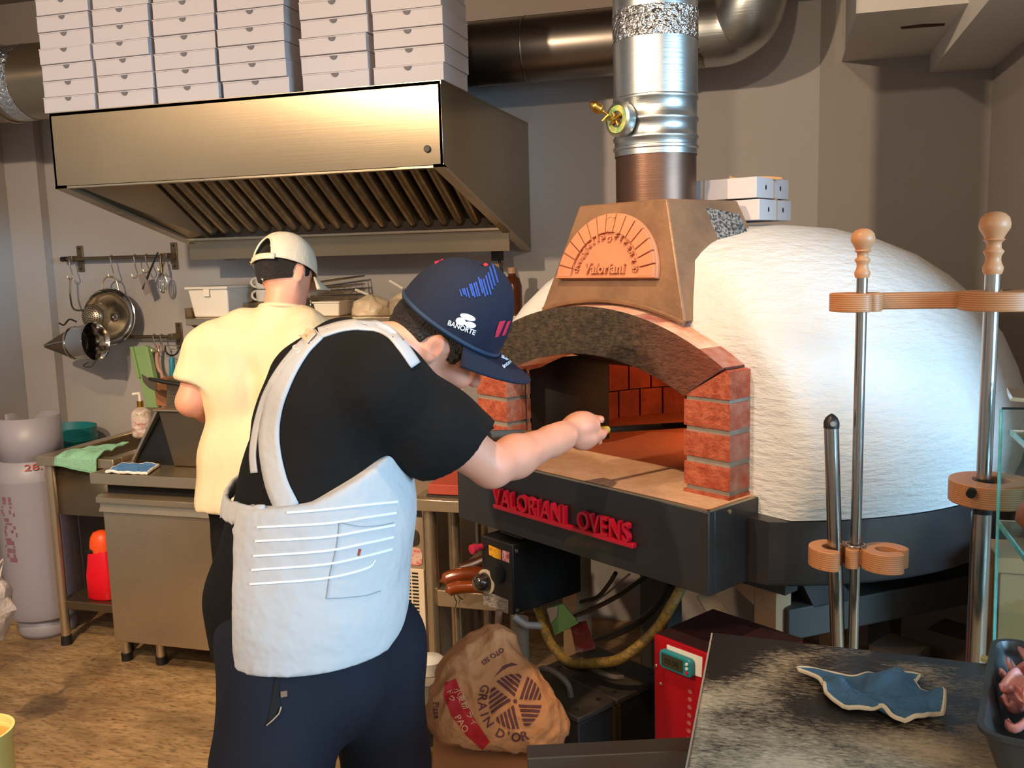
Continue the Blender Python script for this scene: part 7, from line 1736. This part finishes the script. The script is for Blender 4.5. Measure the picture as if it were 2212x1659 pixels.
# --- dark equipment cases with loop handles
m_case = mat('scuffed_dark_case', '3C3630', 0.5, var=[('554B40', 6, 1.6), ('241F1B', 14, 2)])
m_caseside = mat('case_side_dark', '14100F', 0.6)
for k, (a0, a1, l0, l1, lab) in enumerate(((-0.755, -0.632, -0.14, 0.112, 'dark equipment case with scuffed top and loop handle, nearer the flour bag'), (-0.626, -0.44, -0.14, 0.112, 'dark equipment case with recessed bright handle, under the yellow hose'))):
    cs = thing('equipment_case', lab, 'case', OM @ Vector(((l0 + l1) / 2, (a0 + a1) / 2, 0)), 0, 'dark cases under the oven')
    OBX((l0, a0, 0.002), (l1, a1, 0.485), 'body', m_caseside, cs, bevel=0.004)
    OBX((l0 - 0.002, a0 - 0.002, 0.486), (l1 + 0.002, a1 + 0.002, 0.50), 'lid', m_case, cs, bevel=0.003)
    OBX((l1, a1 - 0.008 if k == 0 else a0, 0.002), (l1 + 0.006, a1 if k == 0 else a0 + 0.008, 0.486), 'corner_trim', mat('brass_trim', '6E5A34', 0.4, 0.8), cs)
    cx_, cy_ = (l0 + l1) / 2 - 0.01, (a0 + a1) / 2
    if k == 0: hpt = [(cx_ - 0.05, cy_, 0.50), (cx_ - 0.05, cy_ - 0.01, 0.535), (cx_ - 0.02, cy_ - 0.015, 0.552), (cx_ + 0.02, cy_ - 0.015, 0.552), (cx_ + 0.05, cy_ - 0.01, 0.535), (cx_ + 0.05, cy_, 0.50)]
    else: hpt = [(cx_ - 0.07, cy_, 0.502), (cx_ - 0.06, cy_ - 0.025, 0.508), (cx_, cy_ - 0.03, 0.509), (cx_ + 0.06, cy_ - 0.025, 0.508), (cx_ + 0.07, cy_, 0.502)]
    OB().tube(bez(hpt, 5), 0.007, 8).obj('handle', mat('grey_rubber', '6B6258', 0.6), cs)
    if k == 1: OB().tube([(cx_ - 0.04, cy_ + 0.015, 0.503), (cx_ + 0.03, cy_ + 0.02, 0.503)], 0.004, 8).obj('handle_bar', m_chrome, cs)
    for sx_, sy_ in ((l0 + 0.03, a0 + 0.025), (l1 - 0.03, a0 + 0.025), (l1 - 0.03, a1 - 0.025)): OB().cyl((sx_, sy_, 0.50), (sx_, sy_, 0.502), 0.006, seg=10).obj('rivet', m_dark, cs)

# --- red machine with kitchen timer
rm = thing('red_machine', 'red metal machine cabinet with a timer on it below the oven', 'machine', OM @ Vector((0.36, -0.5, 0)))
RA = -0.65; rl0 = (ol(1410, 1368, RA).x + ol(1430, 1600, RA).x) / 2
OBX((rl0, RA, 0.0), (rl0 + 0.24, RA + 0.20, 0.715), 'cabinet', mat('red_enamel', 'B00E1C', 0.35, var=('9C0A18', 2, 1)), rm, bevel=0.004)
OBX((rl0 - 0.003, RA - 0.006, 0.30), (rl0 + 0.243, RA, 0.715), 'front_plate', MATS['red_enamel'], rm, bevel=0.001)
OBX((rl0, RA + 0.001, 0.7155), (rl0 + 0.24, RA + 0.20, 0.718), 'top_plate', mat('dark_maroon', '2A0A0C', 0.6), rm)
RMx = OM @ frame((0, RA - 0.0065, 0), (1, 0, 0), (0, 0, 1), (0, -1, 0))
def rpt(px, py): v = ol(px, py, RA - 0.0065); return (v.x, v.z)
MB(RMx).prism([rpt(1441, 1392), rpt(1518, 1420), rpt(1516, 1463), rpt(1441, 1440)], 0.001).obj('paper_label', m_white, rm, smooth=0)
for px, py in ((1417, 1438), (1427, 1477), (1426, 1624)): v = rpt(px, py); MB(RMx @ Matrix.Translation((v[0], v[1], 0))).lathe([(0.004, 0), (0.003, 0.002), (0.0005, 0.002)], seg=10).obj('screw', m_steel, rm)
for i in range(7): v = rpt(1491 - i * 0.6, 1494 + i * 17); MB(RMx @ Matrix.Translation((v[0], v[1], 0))).prism([(0.006 * math.cos(2 * math.pi * k / 12), 0.005 * math.sin(2 * math.pi * k / 12)) for k in range(12)], 0.0006).obj('worn_mark', mat('worn_pink', 'B05A52', 0.8), rm, smooth=0)
tm_ = thing('kitchen_timer', 'teal digital kitchen timer stuck on the red machine', 'timer', OM @ Vector((rl0 + 0.07, RA, 0.62)))
tq = [rpt(1431, 1407), rpt(1500, 1410), rpt(1505, 1455), rpt(1436, 1446)]; tcx, tcz = sum(p[0] for p in tq) / 4, sum(p[1] for p in tq) / 4; tw, th_ = (tq[1][0] - tq[0][0]) / 2, 0.0205
TMx = RMx @ Matrix.Translation((tcx, tcz, 0.0012))
MB(TMx).prism([(p[0], p[1]) for p in rrect(-tw, -th_, tw, th_, 0.010, 0)], 0.014).obj('body', m_teal, tm_, bevel=0.003)
MB(TMx @ Matrix.Translation((-0.008, 0, 0.0142))).box((-tw + 0.016, -0.014, 0), (tw - 0.014, 0.014, 0.0012)).obj('screen', mat('lcd', '3A3A2A', 0.2), tm_)
dg = text_mb('00:00', 0.018, 0.0005, TMx @ Matrix.Translation((-0.008, -0.006, 0.0156)), 'CENTER'); dg.obj('digits', mat('lcd_digit', '1E1E16', 0.4), tm_, smooth=0)
for i in range(3): MB(TMx @ Matrix.Translation((tw - 0.011, 0.010 - i * 0.010, 0.014))).lathe([(0.0036, 0), (0.0032, 0.0025), (0.0003, 0.0025)], seg=12).obj('button', m_white if i < 2 else m_redp, tm_)

# --- yellow hose and cables
hp_ = [ol(x, y, a) for x, y, a in ((1150, 1290, -0.50), (1166, 1325, -0.53), (1185, 1380, -0.56), (1225, 1428, -0.58), (1285, 1432, -0.61), (1345, 1420, -0.60), (1415, 1362, -0.55), (1455, 1300, -0.53), (1480, 1255, -0.50))]
hs = thing('yellow_hose', 'looping yellow braided hose hanging under the oven', 'hose', OM @ hp_[4])
OB().tube(bez(hp_, 9), 0.0125, 12).obj('tube', mat('yellow_braided_hose', 'A8842A', 0.35, var=('6E5A38', 90, 3, (1, 1, 1)), bump=(140, 0.5)), hs)
for i, (pts, r, c) in enumerate(((((1395, 1245), (1330, 1290), (1265, 1322), (1225, 1335)), 0.0065, 'black'), (((1330, 1238), (1315, 1262), (1290, 1290), (1255, 1300)), 0.006, 'black'), (((1448, 1262), (1420, 1310), (1370, 1350), (1320, 1375), (1290, 1385)), 0.009, 'black'), (((1360, 1240), (1300, 1290), (1240, 1325), (1200, 1338)), 0.0028, 'grey'))):
    MB(OM).tube(bez([ol(x, y, -0.42 + 0.02 * k) for k, (x, y) in enumerate(pts)], 7), r, 8).obj('cable', m_black if c == 'black' else mat('grey_cable', '7A6E60', 0.5), label=('thick black cable nearest the red machine', 'black cable dropping from the oven behind the loop')[i == 1] if i in (1, 2) else ('upper black cable slanting down under the oven' if i == 0 else 'thin grey cable slanting down under the oven'), cat='cable')
# --- packets and clutter below
gp_ = thing('green_packet', 'green and cream packet hanging under the burner box', 'packet', OM @ ol(1220, 1335, -0.52))
gq = [ol(x, y, -0.54) for x, y in ((1182, 1314), (1217, 1306), (1250, 1347), (1198, 1374))]
def quadbox(q, th, name, m, par): v = [OM @ p for p in q]; n_ = -FW * th; MB().add(v + [p - n_ for p in v], [(0, 1, 2, 3), (7, 6, 5, 4), (0, 4, 5, 1), (1, 5, 6, 2), (2, 6, 7, 3), (3, 7, 4, 0)]).obj(name, m, par, bevel=0.002)
quadbox(gq, 0.025, 'packet', mat('leaf_green_print', '6F9A5A', 0.5), gp_)
quadbox([p + Vector((-0.0, -0.002, 0)) for p in (gq[0], gq[0].lerp(gq[1], 0.7), gq[0].lerp(gq[1], 0.75).lerp(gq[3], 0.35), gq[0].lerp(gq[3], 0.55))], 0.002, 'cream_area', mat('cream_print', 'B9AA96', 0.5), gp_)
rp_ = thing('red_packet', 'red and white paper packet standing on the rear case', 'packet', OM @ ol(1260, 1400, -0.50))
rq = [ol(x, y, -0.50) for x, y in ((1232, 1352), (1268, 1346), (1288, 1402), (1245, 1414))]
quadbox(rq, 0.03, 'packet', mat('dark_red_print', '7A1A20', 0.5, var=('9A8A84', 12, 5, (1, 1, 2), 0.60)), rp_)
# grey pipe post below control box, cream valve
MB().cyl(at_d(1124, 1335, 2.25), Vector((at_d(1124, 1335, 2.25).x, at_d(1124, 1335, 2.25).y, 0.515)), 0.02).obj('pipe_post', mat('beige_pipe', '7E7264', 0.5), label='beige pipe running down below the burner box', cat='pipe')
MB().tube([at_d(1078, 1318, 2.3), at_d(1074, 1400, 2.3)], 0.009, 10).obj('thin_pipe', mat('pinkish_pipe', '8A6A58', 0.5), label='thin pinkish pipe left of the beige pipe', cat='pipe')
MB().tube([at_d(1110, 1332, 2.2), at_d(1135, 1350, 2.2), at_d(1170, 1352, 2.2)], 0.009, 10).obj('grey_hose', mat('pale_hose', '8E8C86', 0.4), label='pale hose curling beside the green packet', cat='hose')

# --- low trolley, carton and flour bag
cz_b = 1.95
tro = thing('low_trolley', 'low steel trolley carrying the carton and flour bag', 'trolley', (at_d(1060, 1640, cz_b).x, at_d(1060, 1640, cz_b).y, 0))
ctx = at_z(1062, 1640, 0.485); bc = Vector((ctx.x, ctx.y, 0))
e_x = Vector((0.93, 0.36, 0)).normalized(); e_y = Vector((-0.36, 0.93, 0)).normalized()
TF = frame(bc + e_y * 0.08, e_x, e_y, (0, 0, 1))
MB(TF).box((-0.135, -0.11, 0.18), (0.15, 0.10, 0.205)).obj('deck', m_steel_dull, tro)
for x in (-0.132, 0.148):
    for y in (-0.105, 0.095): MB(TF).cyl((x, y, 0), (x, y, 0.50 if x > 0 else 0.42), 0.011, seg=12).obj('post', m_steel, tro)
ct = thing('carton', 'yellow and white carton with an open brown flap under the flour bag', 'carton', TF @ Vector((0, 0, 0.206)))
MB(TF).box((-0.118, -0.10, 0.206), (0.112, 0.085, 0.455)).obj('box', mat('carton_white', 'A89A84', 0.7, var=('8A6A70', 25, 5, None, 0.66)), ct, bevel=0.002)
MB(TF).box((-0.120, -0.102, 0.39), (0.114, 0.087, 0.452)).obj('yellow_band', mat('carton_yellow', 'C99A1E', 0.6), ct, bevel=0.001)
MB(TF).hexa([(-0.128, -0.135, 0.467), (0.125, -0.12, 0.456), (0.13, 0.09, 0.458), (-0.124, 0.09, 0.470), (-0.128, -0.135, 0.472), (0.125, -0.12, 0.461), (0.13, 0.09, 0.463), (-0.124, 0.09, 0.475)]).obj('flap', mat('orange_card', 'C98A56', 0.75), ct)
zb0 = 0.484
def bagf(P):
    def T(px, py, d=0.0): return A_(px, py, cz_b + d)
    d = d_cap(P, T(985, 1540), T(1155, 1560), 0.060, 0.058)
    d = smin(d, d_cap(P, T(985, 1545, 0.10), T(1160, 1565, 0.10), 0.058, 0.058), 0.04)
    d = smin(d, d_cap(P, T(1010, 1470, 0.05), T(1115, 1495, 0.05), 0.062, 0.060), 0.05)
    d = smin(d, d_cap(P, T(1020, 1432, 0.05), T(1075, 1430, 0.05), 0.042, 0.036), 0.045)
    d = smin(d, d_cap(P, T(1050, 1392, 0.05), T(1088, 1392, 0.07), 0.024, 0.018), 0.04)
    d = smin(d, d_cap(P, T(1080, 1385, 0.03), T(1200, 1575, -0.01), 0.012, 0.020), 0.03)
    d = smin(d, d_cap(P, T(1065, 1368, 0.05), T(1085, 1372, 0.06), 0.010, 0.010), 0.03)
    cr = np.abs(ripple(P, 60, 1.0, [(0.8, 0.2, 0.6), (-0.3, 0.4, 0.9), (0.5, -0.7, 0.4)], 4)) + 0.6 * np.abs(ripple(P, 120, 1.0, [(0.2, 0.9, 0.3), (0.8, 0.1, -0.6)], 9))
    d = d - 0.010 + 0.0085 * cr
    return np.maximum(d, zb0 - P[:, 2])
m_paper = mat('brown_kraft_paper', 'C58A5A', 0.75, var=('B67A4C', 8, 1.2), bump=(26, 0.7, None, 3, 0.012))
bag = sdf_obj('flour_bag', bagf, (-0.90, 1.5, 0.46), (-0.36, 2.15, 0.83), 0.0042, m_paper, None, 0, smooth=40, label='crumpled brown paper flour bag with wheel emblem and red band', cat='bag')
bvg = BV[bag.name]
m_brown = mat('brown_ink', '5A3036', 0.8); m_rband = mat('red_ink', 'B4101E', 0.7)
wc_, wr = (1113, 1515), 57
pol = []
for s_ in range(5):
    a0 = -90 + 72 * s_ + 20
    for j in range(6):
        # stripes parallel to the sector's leading edge
        off0 = 7 + j * 9.2; off1 = off0 + 5.6
        d0, d1 = R_(a0), R_(a0 + 72)
        ux, uy = math.cos(d0), math.sin(d0); vx, vy = math.cos(d0 + math.pi / 2), math.sin(d0 + math.pi / 2)
        pts = []
        for off in (off0, off1):
            tmin = off / math.tan(R_(72)) + 5; tmax = math.sqrt(max(0, wr ** 2 - off ** 2))
            pts.append((off, tmin, tmax))
        if pts[1][2] - pts[1][1] < 4: continue
        P_ = [(wc_[0] + ux * t_ + vx * o_, (wc_[1] + (uy * t_ + vy * o_) * 1.05)) for o_, t_ in ((pts[0][0], pts[0][1]), (pts[0][0], pts[0][2]), (pts[1][0], pts[1][2]), (pts[1][0], pts[1][1]))]
        pol.append(poly_px(P_, 7))
pol.append(poly_px(ellp(wc_[0], wc_[1], 4.5, 4.5, 0), 4))
decal('wheel_emblem', bvg, pol, m_brown, bag, 0.0015, label='brown printed wheel of stripes')
pol = []
for k, chh in enumerate("GRAIN D'OR"):
    if chh == ' ': continue
    a = 158 + k * 14.2; rx2, ry2 = 80, 84
    x = 1113 + rx2 * math.cos(R_(a)); y = 1517 - ry2 * math.sin(R_(a))
    pol.append(txt_px(chh, x, y, 27, 270 - a, bold=0.3, maxlen=5))
decal('arched_lettering', bvg, pol, m_brown, bag, 0.0015, label="printed word GRAIN D'OR in an arc")
decal('red_band', bvg, [dense([(962, 1475), (985, 1466), (1000, 1510), (1030, 1560), (1058, 1602), (1042, 1618), (1010, 1590), (975, 1545), (958, 1500)], [tuple(range(9))], 8)], m_rband, bag, 0.0014)
decal('band_lettering', bvg, [txt_px('小麦粉 ライ', 1000, 1530, 17, 62, maxlen=5), txt_px('PAO', 992, 1566, 20, 58, maxlen=5), txt_px('ドゥ', 970, 1505, 15, 65, maxlen=5)], mat('cream_ink', 'D8B08A', 0.8), bag, 0.0028)
decal('top_lettering', bvg, [txt_px('OTO SEI', 1062, 1413, 15, 146, bold=0.2, maxlen=4)], m_brown, bag, 0.0015)
decal('side_lettering', bvg, [txt_px('Pizze', 938, 1535, 18, 84, maxlen=4)], m_brown, bag, 0.0015)
decal('swash', bvg, [poly_px([(1068, 1463), (1085, 1440), (1105, 1432), (1118, 1437), (1100, 1440), (1085, 1448)], 7)], m_brown, bag, 0.0015)
# crate, clear tub and cup left of the bag
cr = thing('crate', 'grey and white plastic crate behind the flour bag', 'crate', at_d(985, 1450, 2.15) - Vector((0, 0, 0.1)))
ka = [at_d(x, y, 2.15) for x, y in ((952, 1458), (972, 1408), (1030, 1412), (1020, 1470))]
zk = ka[1].z
cA_ = at_z(958, 1440, 0.55); MB().tube([at_z(975, 1450, .56), at_z(985, 1408, .56), at_z(1042, 1414, .56), at_z(1042, 1455, .56)], 0.007, 8, closed=True).obj('rim', m_white, cr)
pp_ = [at_z(975, 1450, .56), at_z(985, 1408, .56), at_z(1042, 1414, .56), at_z(1042, 1455, .56)]; lo_ = [Vector((p.x * 0.995, p.y, 0.30)) for p in pp_]
MB().add(lo_ + pp_, [(0, 3, 2, 1), (0, 1, 5, 4), (1, 2, 6, 5), (2, 3, 7, 6), (3, 0, 4, 7)]).obj('walls', mat('dark_crate', '26241F', 0.5), cr, solid=0.004)
tbc = at_z(928, 1472, 0.50) + Vector((-0.01, 0.03, 0))
MB().lathe([(0.001, 0), (0.055, 0), (0.062, 0.03), (0.066, 0.10), (0.069, 0.105), (0.066, 0.11), (0.001, 0.108)], (tbc.x, tbc.y, 0.40), 36).obj('clear_tub', mat('cloudy_plastic', '8E8474', 0.25, var=('A39A8A', 8, 1.5)), label='cloudy plastic tub with lid between trousers and flour bag', cat='tub')
cpp = tbc
MB().lathe([(0.001, 0), (0.030, 0), (0.036, 0.03), (0.037, 0.034), (0.030, 0.040), (0.001, 0.045)], (cpp.x, cpp.y, 0.5105), 28).obj('round_lid', m_white, label='round white plastic lid on the cloudy tub', cat='lid')
sd_ = thing('storage_rack', 'plain dark storage crate holding the tub left of the flour bag', 'crate', (tbc.x, tbc.y, 0))
MB().box((tbc.x - 0.07, tbc.y - 0.065, 0.0), (tbc.x + 0.065, tbc.y + 0.065, 0.39)).obj('crate_body', mat('black_crate', '151310', 0.6), sd_, bevel=0.004)
MB().box((tbc.x - 0.073, tbc.y - 0.068, 0.375), (tbc.x + 0.068, tbc.y + 0.068, 0.399)).obj('crate_lid', MATS['black_crate'], sd_, bevel=0.002)
